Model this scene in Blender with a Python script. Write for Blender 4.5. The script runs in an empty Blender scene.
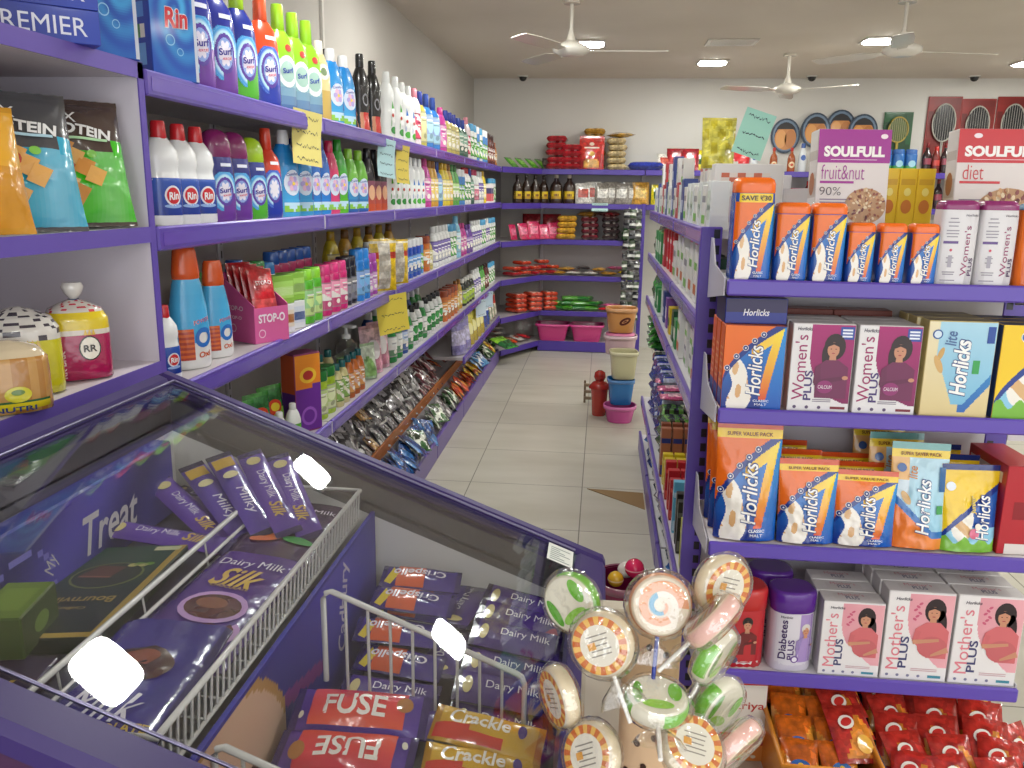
import bpy, math, random
from mathutils import Vector, Matrix, Euler, noise
RND = random.Random(11)
PI = math.pi
SC = bpy.context.scene
COL = SC.collection

# ------------------------------------------------------------------ colour and materials
_lc = {}
def L(h):
    if isinstance(h, tuple):
        return h
    c = _lc.get(h)
    if c is None:
        v = [int(h[i:i + 2], 16) / 255 for i in (1, 3, 5)]
        c = _lc[h] = tuple((x / 12.92 if x <= .04045 else ((x + .055) / 1.055) ** 2.4) for x in v) + (1.0,)
    return c

def mixc(a, b, t):
    a, b = L(a), L(b)
    return tuple(a[i] * (1 - t) + b[i] * t for i in range(3)) + (1.0,)

def new_mat(name):
    m = bpy.data.materials.new(name)
    m.use_nodes = True
    nt = m.node_tree
    return m, nt, nt.nodes['Principled BSDF']

def print_mat(name, rough, spec=.5, coat=0, bump=0, bscale=60, metal=0, grain=None):
    m, nt, b = new_mat(name)
    a = nt.nodes.new('ShaderNodeAttribute'); a.attribute_name = 'Col'
    if grain:
        # fine printed detail: patches of lighter and darker ink
        tc = nt.nodes.new('ShaderNodeTexCoord'); out = a.outputs['Color']
        for kind, sc, lo, hi in grain:
            if kind == 'noise':
                n = nt.nodes.new('ShaderNodeTexNoise'); n.inputs['Detail'].default_value = 3; o = n.outputs['Fac']
            else:
                n = nt.nodes.new('ShaderNodeTexVoronoi'); n.distance = 'CHEBYCHEV'; o = n.outputs['Color']
            n.inputs['Scale'].default_value = sc
            nt.links.new(tc.outputs['Object'], n.inputs['Vector'])
            sp = nt.nodes.new('ShaderNodeSeparateColor') if kind != 'noise' else None
            if sp:
                nt.links.new(o, sp.inputs[0]); o = sp.outputs[0]
            mr = nt.nodes.new('ShaderNodeMapRange'); mr.inputs[1].default_value = .3 if kind == 'noise' else 0; mr.inputs[2].default_value = .7 if kind == 'noise' else 1
            mr.inputs[3].default_value = lo; mr.inputs[4].default_value = hi
            nt.links.new(o, mr.inputs[0])
            vm = nt.nodes.new('ShaderNodeVectorMath'); vm.operation = 'SCALE'
            nt.links.new(out, vm.inputs[0]); nt.links.new(mr.outputs[0], vm.inputs['Scale']); out = vm.outputs[0]
        nt.links.new(out, b.inputs['Base Color'])
    else:
        nt.links.new(a.outputs['Color'], b.inputs['Base Color'])
    b.inputs['Roughness'].default_value = rough
    b.inputs['Specular IOR Level'].default_value = spec
    b.inputs['Metallic'].default_value = metal
    b.inputs['Coat Weight'].default_value = coat
    b.inputs['Coat Roughness'].default_value = .08
    if bump:
        n = nt.nodes.new('ShaderNodeTexNoise'); n.inputs['Scale'].default_value = bscale
        n.inputs['Detail'].default_value = 2
        t = nt.nodes.new('ShaderNodeTexCoord')
        nt.links.new(t.outputs['Object'], n.inputs['Vector'])
        bu = nt.nodes.new('ShaderNodeBump'); bu.inputs['Strength'].default_value = bump
        bu.inputs['Distance'].default_value = .004
        nt.links.new(n.outputs['Fac'], bu.inputs['Height'])
        nt.links.new(bu.outputs['Normal'], b.inputs['Normal'])
    return m

MAT = {
    'carton': print_mat('printed_carton', .42, .45, .15),
    'plastic': print_mat('moulded_plastic', .25, .5, .3),
    'film': print_mat('printed_film', .2, .6, .5, .55, 38),
    'crinkle': print_mat('crinkled_film', .2, .6, .5, .8, 45, 0, [('noise', 30, .55, 1.3), ('cells', 55, .75, 1.2)]),
    'bottleprint': print_mat('bottle_plastic', .22, .5, .35, .12, 30, 0, [('noise', 22, .82, 1.12), ('cells', 70, .86, 1.1)]),
    'paper': print_mat('paper', .75, .3),
    'enamel': print_mat('painted_metal', .33, .5, .1),
    'board': print_mat('laminated_board', .5, .4),
    'wood': print_mat('wood', .6, .3, 0, .3, 25),
    'frame': print_mat('dark_frame_plastic', .42, .3),
    'steel': print_mat('steel', .3, .5, 0, 0, 0, 1),
}

def clear_mat(name, tint, gl, rough, ior=1.45, bump=0, glossc=(1, 1, 1, 1)):
    m = bpy.data.materials.new(name); m.use_nodes = True
    nt = m.node_tree; nt.nodes.clear()
    o = nt.nodes.new('ShaderNodeOutputMaterial')
    tr = nt.nodes.new('ShaderNodeBsdfTransparent'); tr.inputs['Color'].default_value = tint
    g = nt.nodes.new('ShaderNodeBsdfGlossy'); g.inputs['Roughness'].default_value = rough
    g.inputs['Color'].default_value = glossc
    geo = nt.nodes.new('ShaderNodeNewGeometry'); dt = nt.nodes.new('ShaderNodeVectorMath'); dt.operation = 'DOT_PRODUCT'
    nt.links.new(geo.outputs['Normal'], dt.inputs[0]); nt.links.new(geo.outputs['Incoming'], dt.inputs[1])
    ab = nt.nodes.new('ShaderNodeMath'); ab.operation = 'ABSOLUTE'; nt.links.new(dt.outputs['Value'], ab.inputs[0])
    om = nt.nodes.new('ShaderNodeMath'); om.operation = 'SUBTRACT'; om.inputs[0].default_value = 1; nt.links.new(ab.outputs[0], om.inputs[1])
    pw = nt.nodes.new('ShaderNodeMath'); pw.operation = 'POWER'; pw.inputs[1].default_value = 5; nt.links.new(om.outputs[0], pw.inputs[0])
    f0 = ((ior - 1) / (ior + 1)) ** 2
    fr = nt.nodes.new('ShaderNodeMath'); fr.operation = 'MULTIPLY_ADD'; fr.inputs[1].default_value = 1 - f0; fr.inputs[2].default_value = f0
    nt.links.new(pw.outputs[0], fr.inputs[0])
    mx = nt.nodes.new('ShaderNodeMixShader')
    ad = nt.nodes.new('ShaderNodeMath'); ad.operation = 'MULTIPLY_ADD'; ad.use_clamp = True
    ad.inputs[1].default_value = gl[0]; ad.inputs[2].default_value = gl[1]
    nt.links.new(fr.outputs[0], ad.inputs[0])
    nt.links.new(ad.outputs[0], mx.inputs[0]); nt.links.new(tr.outputs[0], mx.inputs[1]); nt.links.new(g.outputs[0], mx.inputs[2])
    nt.links.new(mx.outputs[0], o.inputs[0])
    if bump:
        n = nt.nodes.new('ShaderNodeTexNoise'); n.inputs['Scale'].default_value = 70
        t = nt.nodes.new('ShaderNodeTexCoord'); nt.links.new(t.outputs['Object'], n.inputs['Vector'])
        bu = nt.nodes.new('ShaderNodeBump'); bu.inputs['Strength'].default_value = bump; bu.inputs['Distance'].default_value = .004
        nt.links.new(n.outputs['Fac'], bu.inputs['Height'])
        nt.links.new(bu.outputs[0], g.inputs['Normal']); nt.links.new(bu.outputs[0], dt.inputs[0])
    return m
MAT['glass'] = clear_mat('chest_glass', (.93, .94, .94, 1), (1.0, .012), .012)
MAT['wrap'] = clear_mat('clear_wrap', (.96, .96, .95, 1), (1.0, .10), .14, 1.4, 1.0)
MAT['clearpet'] = clear_mat('clear_bottle', (.9, .93, .92, 1), (1.0, .05), .06, 1.4, .1)

def emit_mat(name, col, s):
    m, nt, b = new_mat(name)
    b.inputs['Base Color'].default_value = (1, 1, 1, 1)
    b.inputs['Emission Color'].default_value = col
    b.inputs['Emission Strength'].default_value = s
    return m

# ------------------------------------------------------------------ mesh builder
_gl = {}
def glyphs(s, shear=0.0, bold=0.0):
    k = (s, shear, bold)
    if k in _gl:
        return _gl[k]
    cu = bpy.data.curves.new('lettering', 'FONT')
    cu.body = s; cu.size = 1; cu.shear = shear; cu.offset = bold; cu.resolution_u = 3
    ob = bpy.data.objects.new('lettering', cu); COL.objects.link(ob)
    dg = bpy.context.evaluated_depsgraph_get()
    ev = ob.evaluated_get(dg); me = ev.to_mesh()
    vs = [(v.co.x, v.co.y) for v in me.vertices]; fs = [tuple(p.vertices) for p in me.polygons]
    ev.to_mesh_clear(); bpy.data.objects.remove(ob); bpy.data.curves.remove(cu)
    if not vs:
        vs, fs = [(0, 0), (1, 0), (1, 1)], [(0, 1, 2)]
    x0 = min(v[0] for v in vs); x1 = max(v[0] for v in vs); y0 = min(v[1] for v in vs); y1 = max(v[1] for v in vs)
    w, h = x1 - x0, y1 - y0
    vs = [((x - x0) / w - .5, (y - y0) / h - .5) for x, y in vs]
    _gl[k] = (vs, fs, w, h)
    return _gl[k]

class MB:
    def __init__(s):
        s.v = []; s.f = []; s.c = []; s.m = []; s.s = []
    def add(s, vs, fs, col, mat='carton', smooth=False):
        b = len(s.v); s.v.extend(vs)
        one = not isinstance(col, list)
        for i, f in enumerate(fs):
            s.f.append(tuple(b + k for k in f)); s.c.append(L(col if one else col[i])); s.m.append(mat); s.s.append(smooth)
    def box(s, x0, x1, y0, y1, z0, z1, col, mat='carton', ch=0.0, xf=None, cols=None):
        """cols: optional {face: colour} with faces -x +x -y +y -z +z"""
        if ch <= 0:
            vs = [(x, y, z) for x in (x0, x1) for y in (y0, y1) for z in (z0, z1)]
            fs = [(0, 1, 3, 2), (4, 6, 7, 5), (0, 4, 5, 1), (2, 3, 7, 6), (0, 2, 6, 4), (1, 5, 7, 3)]
            cl = [col] * 6
        else:
            ch = min(ch, (x1 - x0) * .45, (y1 - y0) * .45, (z1 - z0) * .45)
            vs = []; ix = {}
            for a in (0, 1):
                for b in (0, 1):
                    for c in (0, 1):
                        X = (x0, x1)[a]; Y = (y0, y1)[b]; Z = (z0, z1)[c]
                        xi = X + (ch if a == 0 else -ch); yi = Y + (ch if b == 0 else -ch); zi = Z + (ch if c == 0 else -ch)
                        ix[a, b, c] = len(vs)
                        vs += [(X, yi, zi), (xi, Y, zi), (xi, yi, Z)]
            q = lambda l, k: tuple(ix[p] + k for p in l)
            fs = [q([(0, 0, 0), (0, 0, 1), (0, 1, 1), (0, 1, 0)], 0), q([(1, 0, 0), (1, 1, 0), (1, 1, 1), (1, 0, 1)], 0),
                  q([(0, 0, 0), (1, 0, 0), (1, 0, 1), (0, 0, 1)], 1), q([(0, 1, 0), (0, 1, 1), (1, 1, 1), (1, 1, 0)], 1),
                  q([(0, 0, 0), (0, 1, 0), (1, 1, 0), (1, 0, 0)], 2), q([(0, 0, 1), (1, 0, 1), (1, 1, 1), (0, 1, 1)], 2)]
            cl = [col] * 6
            def e(p, r, k, l):
                fs.append((ix[p] + k, ix[r] + k, ix[r] + l, ix[p] + l)); cl.append(col)
            for a in (0, 1):
                for b in (0, 1):
                    e((a, b, 0), (a, b, 1), 0, 1); e((a, 0, b), (a, 1, b), 0, 2); e((0, a, b), (1, a, b), 1, 2)
            for p, i in ix.items():
                fs.append((i, i + 1, i + 2)); cl.append(col)
        if cols:
            for k, c in cols.items():
                cl[['-x', '+x', '-y', '+y', '-z', '+z'].index(k)] = c
        if xf:
            vs = [tuple(xf @ Vector(v)) for v in vs]
        s.add(vs, fs, cl, mat)
    def quad(s, pts, col, mat='carton'):
        s.add(pts, [tuple(range(len(pts)))], col, mat)
    def prism(s, poly, axis, a, b, col, mat='carton'):
        """poly: 2d points in the two other axes (in x,y,z order), swept along axis from a to b"""
        n = len(poly)
        def P(p, k):
            q = list(p); q.insert(axis, k); return tuple(q)
        vs = [P(p, a) for p in poly] + [P(p, b) for p in poly]
        fs = [tuple(range(n)), tuple(range(2 * n - 1, n - 1, -1))] + [(i, (i + 1) % n, n + (i + 1) % n, n + i) for i in range(n)]
        s.add(vs, fs, col, mat)
    def tube(s, pts, r, col, mat='enamel', n=8, closed=False):
        pts = [Vector(p) for p in pts]; N = len(pts); vs = []; fs = []
        for i, p in enumerate(pts):
            if closed:
                t = pts[(i + 1) % N] - pts[i - 1]
            else:
                t = pts[min(i + 1, N - 1)] - pts[max(i - 1, 0)]
            t.normalize()
            a = t.cross(Vector((0, 0, 1)) if abs(t.z) < .9 else Vector((1, 0, 0))).normalized(); b = t.cross(a)
            for k in range(n):
                an = 2 * PI * k / n
                vs.append(tuple(p + a * (r * math.cos(an)) + b * (r * math.sin(an))))
        for i in range(N if closed else N - 1):
            j = (i + 1) % N
            for k in range(n):
                fs.append((i * n + k, i * n + (k + 1) % n, j * n + (k + 1) % n, j * n + k))
        s.add(vs, fs, col, mat, True)
        if not closed:
            s.add(vs[:n], [tuple(range(n))], col, mat); s.add(vs[-n:], [tuple(range(n))], col, mat)
    def loft(s, secs, col, mat='plastic', n=20, e=2.0, capb=True, capt=True, xf=None, cx=0, cy=0):
        """secs: (z, rx, ry); col: colour or fn(xfrac -1..1, t, front)"""
        vs = []; fs = []; cl = []
        z0, z1 = secs[0][0], secs[-1][0]
        def pt(a, rx, ry):
            c, d = math.cos(a), math.sin(a)
            return (cx + rx * math.copysign(abs(c) ** (2 / e), c), cy + ry * math.copysign(abs(d) ** (2 / e), d))
        for z, rx, ry in secs:
            for k in range(n):
                x, y = pt(2 * PI * (k + .5) / n, rx, ry)
                vs.append((x, y, z))
        for i in range(len(secs) - 1):
            for k in range(n):
                fs.append((i * n + k, i * n + (k + 1) % n, (i + 1) * n + (k + 1) % n, (i + 1) * n + k))
                if callable(col):
                    a = 2 * PI * (k + 1) / n
                    zm = (secs[i][0] + secs[i + 1][0]) / 2
                    cl.append(col(math.cos(a), (zm - z0) / (z1 - z0), math.sin(a) < 0))
                else:
                    cl.append(col)
        if xf:
            vs = [tuple(xf @ Vector(v)) for v in vs]
        s.add(vs, fs, cl, mat, True)
        for on, i in ((capb, 0), (capt, len(secs) - 1)):
            if on:
                c = cl[i * n - n if i else 0]
                s.add(vs[i * n:(i + 1) * n], [tuple(range(n))], c, mat)
    # ---- printing on a surface: surf(u, v, off) -> point
    def patch(s, surf, u0, u1, v0, v1, nu, nv, colfn, off=.0006, mat='carton', smooth=True):
        vs = [surf(u0 + (u1 - u0) * i / nu, v0 + (v1 - v0) * j / nv, off) for j in range(nv + 1) for i in range(nu + 1)]
        fs = []; cl = []
        for j in range(nv):
            for i in range(nu):
                c = colfn((i + .5) / nu, (j + .5) / nv) if callable(colfn) else colfn
                if c is not None:
                    a = j * (nu + 1) + i
                    fs.append((a, a + 1, a + nu + 2, a + nu + 1)); cl.append(c)
        s.add(vs, fs, cl, mat, smooth)
    def poly(s, surf, pts, col, off=.001, mat='carton'):
        s.add([surf(u, v, off) for u, v in pts], [tuple(range(len(pts)))], col, mat)
    def blob(s, surf, cu, cv, ru, rv, col, off=.001, mat='carton', n=18, rot=0, ring=None, a0=0, a1=2 * PI):
        ca, sa = math.cos(rot), math.sin(rot)
        def P(a, k):
            x, y = ru * k * math.cos(a), rv * k * math.sin(a)
            return surf(cu + x * ca - y * sa, cv + x * sa + y * ca, off)
        full = abs(a1 - a0 - 2 * PI) < 1e-6
        an = [a0 + (a1 - a0) * i / n for i in range(n + (0 if full else 1))]
        if ring:
            vs = [P(a, 1) for a in an] + [P(a, ring) for a in an]; m = len(an)
            fs = [(i, (i + 1) % m, m + (i + 1) % m, m + i) for i in range(m if full else m - 1)]
        else:
            vs = [surf(cu, cv, off)] + [P(a, .55) for a in an] + [P(a, 1) for a in an]; m = len(an)
            r = range(m if full else m - 1)
            fs = [(0, 1 + i, 1 + (i + 1) % m) for i in r] + [(1 + i, 1 + m + i, 1 + m + (i + 1) % m, 1 + (i + 1) % m) for i in r]
        s.add(vs, fs, col, mat, True)
    def text(s, t, surf, u, v, h, col, width=None, rot=0, off=.0014, mat='carton', shear=0, bold=.015, outline=None, ow=.035):
        if 'M' in t or 'W' in t: bold = 0
        if outline:
            s.text(t, surf, u, v, h * 1.06, outline, width * 1.04 if width else None, rot, off - .0005, mat, shear, bold + ow)
        vs, fs, w, hh = glyphs(t, shear, bold)
        wd = width if width else h * w / hh
        ca, sa = math.cos(math.radians(rot)), math.sin(math.radians(rot))
        out = []
        for x, y in vs:
            x *= wd; y *= h
            out.append(surf(u + x * ca - y * sa, v + x * sa + y * ca, off))
        s.add(out, fs, col, mat)
    def mesh(s, name):
        me = bpy.data.meshes.new(name)
        me.from_pydata(s.v, [], s.f)
        keys = []
        for m in s.m:
            if m not in keys:
                keys.append(m)
        for k in keys:
            me.materials.append(MAT[k] if isinstance(k, str) else k)
        me.polygons.foreach_set('material_index', [keys.index(m) for m in s.m])
        me.polygons.foreach_set('use_smooth', s.s)
        at = me.color_attributes.new('Col', 'FLOAT_COLOR', 'CORNER')
        d = []
        for f, c in zip(s.f, s.c):
            d.extend(c * len(f))
        at.data.foreach_set('color', d)
        me.update()
        return me

# ------------------------------------------------------------------ things, parts, labels
REG = []
ORD = ('first second third fourth fifth sixth seventh eighth ninth tenth eleventh twelfth thirteenth fourteenth fifteenth sixteenth '
       'seventeenth eighteenth nineteenth twentieth').split()
def ordinal(i):
    if i < 20:
        return ORD[i]
    t, u = divmod(i + 1, 10)
    tens = ['', '', 'twenty', 'thirty', 'forty', 'fifty', 'sixty', 'seventy', 'eighty', 'ninety'][t]
    return tens + ('-' + ORD[u - 1] if u else 'th')

class Proto:
    def __init__(s, name, cat, parts):
        """parts: [(part name, MB, index of parent part or None)]; one part only: the thing is that mesh"""
        s.name, s.cat = name, cat
        s.parts = [(n, mb.mesh(n if len(parts) > 1 else name), p) for n, mb, p in parts]

def link(o):
    COL.objects.link(o); return o

def put(pr, loc, rot=(0, 0, 0), desc='', where='', end='near end', group=None, sc=1.0, plab=None):
    if len(pr.parts) == 1:
        root = link(bpy.data.objects.new(pr.name, pr.parts[0][1]))
    else:
        root = link(bpy.data.objects.new(pr.name, None)); root.empty_display_size = .05
        obs = []
        for n, me, p in pr.parts:
            o = link(bpy.data.objects.new(n, me)); o.parent = root if p is None else obs[p]
            obs.append(o)
    root.location = loc; root.rotation_euler = rot
    root.scale = (sc, sc, sc) if not isinstance(sc, tuple) else sc
    root['category'] = pr.cat
    if group:
        root['group'] = group
    REG.append((root, desc, where, end))
    return root

def finish_labels():
    d = {}
    for r in REG:
        d.setdefault((r[1], r[2]), []).append(r)
    seen = {}
    for (desc, where), rs in d.items():
        for i, (o, _, _, end) in enumerate(rs):
            lab = f'{desc}, {where}' if len(rs) == 1 else f'{ordinal(i)} {desc} from {end}, {where}'
            o['label'] = lab
            n = len(lab.replace(',', ' ').split())
            if n > 16 or n < 4:
                print('LABEL WORDS', n, lab)
            if lab in seen:
                print('LABEL TWICE', lab)
            seen[lab] = 1
            if len(rs) > 2 and 'group' not in o:
                o['group'] = f'{desc}s {where}' if False else f'{desc}, {where}'

def thing(name, label, cat, parts, loc=(0, 0, 0), rot=(0, 0, 0), group=None):
    """one-off thing. parts: [(name, MB, parent index or None[, label])]"""
    if len(parts) == 1:
        root = link(bpy.data.objects.new(name, parts[0][1].mesh(name)))
    else:
        root = link(bpy.data.objects.new(name, None)); obs = []
        for p in parts:
            o = link(bpy.data.objects.new(p[0], p[1].mesh(p[0]))); o.parent = root if p[2] is None else obs[p[2]]
            if len(p) > 3:
                o['label'] = p[3]
            obs.append(o)
    root.location = loc; root.rotation_euler = rot
    root['label'] = label; root['category'] = cat
    if group:
        root['group'] = group
    return root

def struct(name, mb, mat=None):
    o = link(bpy.data.objects.new(name, mb.mesh(name))); o['kind'] = 'structure'
    if mat:
        o.data.materials.clear(); o.data.materials.append(mat)
    return o

def flat(y):
    """front face of something standing, facing -Y"""
    return lambda u, v, o: (u, y - o, v)
def side(x):
    """face towards -X; u runs towards -Y"""
    return lambda u, v, o: (x - o, -u, v)
def topf(z):
    return lambda u, v, o: (u, v, z + o)

from mathutils.bvhtree import BVHTree
def tree_of(o, grow=0):
    bpy.context.view_layer.update()
    vs, fs = [], []
    for q in [o] + list(o.children_recursive):
        if q.type == 'MESH':
            n = len(vs); vs += [q.matrix_world @ v.co for v in q.data.vertices]; fs += [tuple(n + i for i in p.vertices) for p in q.data.polygons]
    lo = [min(v[i] for v in vs) for i in range(3)]; hi = [max(v[i] for v in vs) for i in range(3)]
    return vs, fs, BVHTree.FromPolygons(vs, fs), lo, hi
def settle(obs, statics, step=(0, 0, .006), most=14):
    """rest soft packs on one another: each is lifted in turn until it no longer cuts into those before it"""
    done = [tree_of(o) for o in statics]
    d = Vector(step)
    for o in obs:
        vs, fs, t, lo, hi = tree_of(o)
        for k in range(most + 1):
            off = d * k
            near = [q for q in done if all(q[3][i] < hi[i] + off[i] and q[4][i] > lo[i] + off[i] for i in range(3))]
            tt = t if k == 0 else BVHTree.FromPolygons([v + off for v in vs], fs)
            if not any(tt.overlap(q[2]) for q in near): break
        else:
            off = Vector((0, 0, 0)); tt = t
        o.location = Vector(o.location) + off
        done.append(([v + off for v in vs], fs, tt, [lo[i] + off[i] for i in range(3)], [hi[i] + off[i] for i in range(3)]))
def these(prefix, frm=None):
    return [r[0] for r in REG if r[0].name.split('.')[0] == prefix and (frm is None or frm(r))]
# ------------------------------------------------------------------ soft packs
def pack(mb, w, h, d, colfn, nu=12, nv=16, kind='pillow', wr=.05, seed=0, mat='film', zc=False, back=None, crimp=True):
    """soft bag standing on z=0 (or centred if zc), front to -Y. returns surf(u,v,off)"""
    def g(t):
        if kind == 'pillow':
            return max(0.0, math.sin(PI * min(max((t - .035) / .93, 0), 1))) ** .55
        if kind == 'pouch':
            return .88 + .12 * t / .2 if t < .2 else max(0.02, 1 - ((t - .2) / .72) ** 1.6) if t < .92 else .02
        return 1
    def T(s, t):
        q = abs(2 * s - 1)
        if kind == 'barx':
            a = max(0.0, 1 - abs(2 * t - 1) ** 2.6) ** .6 * max(0.0, math.sin(PI * min(max((s - .055) / .89, 0), 1))) ** .42
        elif kind == 'brick':
            a = (max(0.0, 1 - q ** 7) * max(0.0, 1 - abs(2 * t - 1) ** 7)) ** .5
        else:
            a = max(0.0, 1 - q ** 2.6) ** .62 * g(t)
        nz = noise.noise(Vector((s * 4 + seed * 7.3, t * 5, seed * 1.7))) + .5 * noise.noise(Vector((s * 9 + seed, t * 11, 3)))
        fold = 1 + wr * 1.6 * nz
        return d / 2 * a * fold + .0008
    z0 = -h / 2 if zc else 0
    def P(s, t, sg, off):
        k = 1 - .10 * g(t) * (d / w)
        zz = t * h
        fl = 0
        if crimp and kind in ('pillow',) and (t < .04 or t > .96):
            fl = .0015 * math.sin(s * 60)
        return ((s - .5) * w * k, sg * (T(s, t) + off) + fl, z0 + zz)
    for sg in (-1, 1):
        vs = [P(i / nu, j / nv, sg, 0) for j in range(nv + 1) for i in range(nu + 1)]
        fs = []; cl = []
        fn = colfn if sg < 0 or back is None else back
        for j in range(nv):
            for i in range(nu):
                a = j * (nu + 1) + i
                fs.append((a, a + 1, a + nu + 2, a + nu + 1) if sg < 0 else (a, a + nu + 1, a + nu + 2, a + 1))
                cl.append(fn((i + .5) / nu, (j + .5) / nv) if callable(fn) else fn)
        mb.add(vs, fs, cl, mat, True)
    if kind == 'pouch':
        vs = [P(i / nu, 0, -1, 0) for i in range(nu + 1)] + [P(i / nu, 0, 1, 0) for i in range(nu + 1)]
        mb.add(vs, [(i, i + nu + 1, i + nu + 2, i + 1) for i in range(nu)], fn(.5, .02) if callable(fn) else fn, mat)
    return lambda u, v, o: P(min(max(u / w + .5, 0), 1), min(max((v - z0) / h, 0), 1), -1, o + .0006)

# ------------------------------------------------------------------ bottles
SHAPES = {
    'deterg': ([(0, .88), (.02, .97), (.07, 1), (.4, .99), (.58, .93), (.68, .8), (.73, .58), (.765, .44)], [(.76, .46), (.77, .52), (.965, .48), (1, .43)]),
    'dome': ([(0, .9), (.03, 1), (.3, 1), (.5, 1), (.62, .94), (.70, .88)], [(.695, .84), (.72, .88), (.86, .84), (.95, .66), (.985, .42), (1, .15)]),
    'duck': ([(0, .92), (.02, 1), (.2, 1), (.44, 1), (.5, .9), (.55, .88), (.62, .97), (.72, .9), (.8, .62), (.84, .46)], [(.83, .46), (.85, .52), (.975, .47), (1, .4)]),
    'slim': ([(0, .92), (.03, 1), (.3, 1), (.58, .95), (.74, .74), (.84, .48)], [(.83, .48), (.85, .54), (.98, .5), (1, .44)]),
    'can': ([(0, .94), (.02, 1), (.4, 1), (.77, 1), (.8, .93)], [(.79, .92), (.81, .96), (.96, .94), (1, .84)]),
    'wave': ([(0, .9), (.03, 1), (.12, .96), (.22, .84), (.34, 1), (.46, .86), (.58, 1), (.7, .84), (.78, .62), (.83, .44)], [(.82, .44), (.84, .52), (.98, .5), (1, .44)]),
    'cup': ([(0, .9), (.02, .98), (.06, 1), (.3, .98), (.5, .9), (.62, .78), (.7, .70), (.745, .62)], [(.74, .60), (.75, .68), (.8, .69), (.97, .58), (1, .50)]),
    'jar': ([(0, .95), (.03, 1), (.5, 1), (.76, 1), (.8, .96)], [(.79, 1.0), (.81, 1.05), (.96, 1.05), (1, .98)]),
    'oil': ([(0, .95), (.02, 1), (.3, 1), (.55, .98), (.66, .8), (.76, .42), (.86, .34)], [(.855, .36), (.865, .4), (.985, .4), (1, .36)]),
}
def secs_of(prof, h, w, d, fine=True):
    o = [(t * h, k * w / 2, k * d / 2 if d else k * w / 2) for t, k in prof]
    if not fine:
        return o
    r = []
    for a, b in zip(o, o[1:]):
        m = max(1, int((b[0] - a[0]) / (h * .07)))
        for i in range(m):
            f = i / m; r.append(tuple(a[q] * (1 - f) + b[q] * f for q in range(3)))
    r.append(o[-1]); return r
def fsurf(secs, e):
    def S(u, v, o):
        v = min(max(v, secs[0][0]), secs[-1][0])
        for a, b in zip(secs, secs[1:]):
            if v <= b[0]:
                break
        f = (v - a[0]) / max(b[0] - a[0], 1e-6)
        rx = a[1] + (b[1] - a[1]) * f; ry = a[2] + (b[2] - a[2]) * f
        u = min(max(u, -rx * .985), rx * .985)
        return (u, -(ry * (1 - abs(u / rx) ** e) ** (1 / e)) - o, v)
    return S
def bottle(name, cat, h, w, d, shape, body, cap, art=None, e=2.4, n=22, mat='plastic', capmat='plastic', one=False, band=None):
    bp, cp = SHAPES[shape]
    b = MB(); c = b if one else MB()
    ss = secs_of(bp, h, w, d, not one)
    b.loft(ss, body, mat, n, e)
    if band:
        t0, t1, bc = band
        b.patch(fsurf(ss, e), -w * .46, w * .46, h * t0, h * t1, 8, 4, bc, .0006, 'carton')
    if art:
        art(b, fsurf(ss, e), w, h)
    cs = secs_of(cp, h, w, min(d, w), False)
    if shape in ('deterg', 'duck', 'slim', 'oil', 'wave'):
        cs = [(z, min(rx, ry * 1.05), min(rx, ry * 1.05)) for z, rx, ry in cs]
    c.loft(cs, cap, capmat, n, 2 if shape not in ('dome', 'jar') else e)
    return Proto(name, cat, [('bottle', b, None)] if one else [('bottle_body', b, None), ('cap', c, None)])
# ================================================================== ROOM
XL, XR, YF, YB, ZC = -1.3, 4.5, -2.2, 8.55, 2.61

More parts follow.
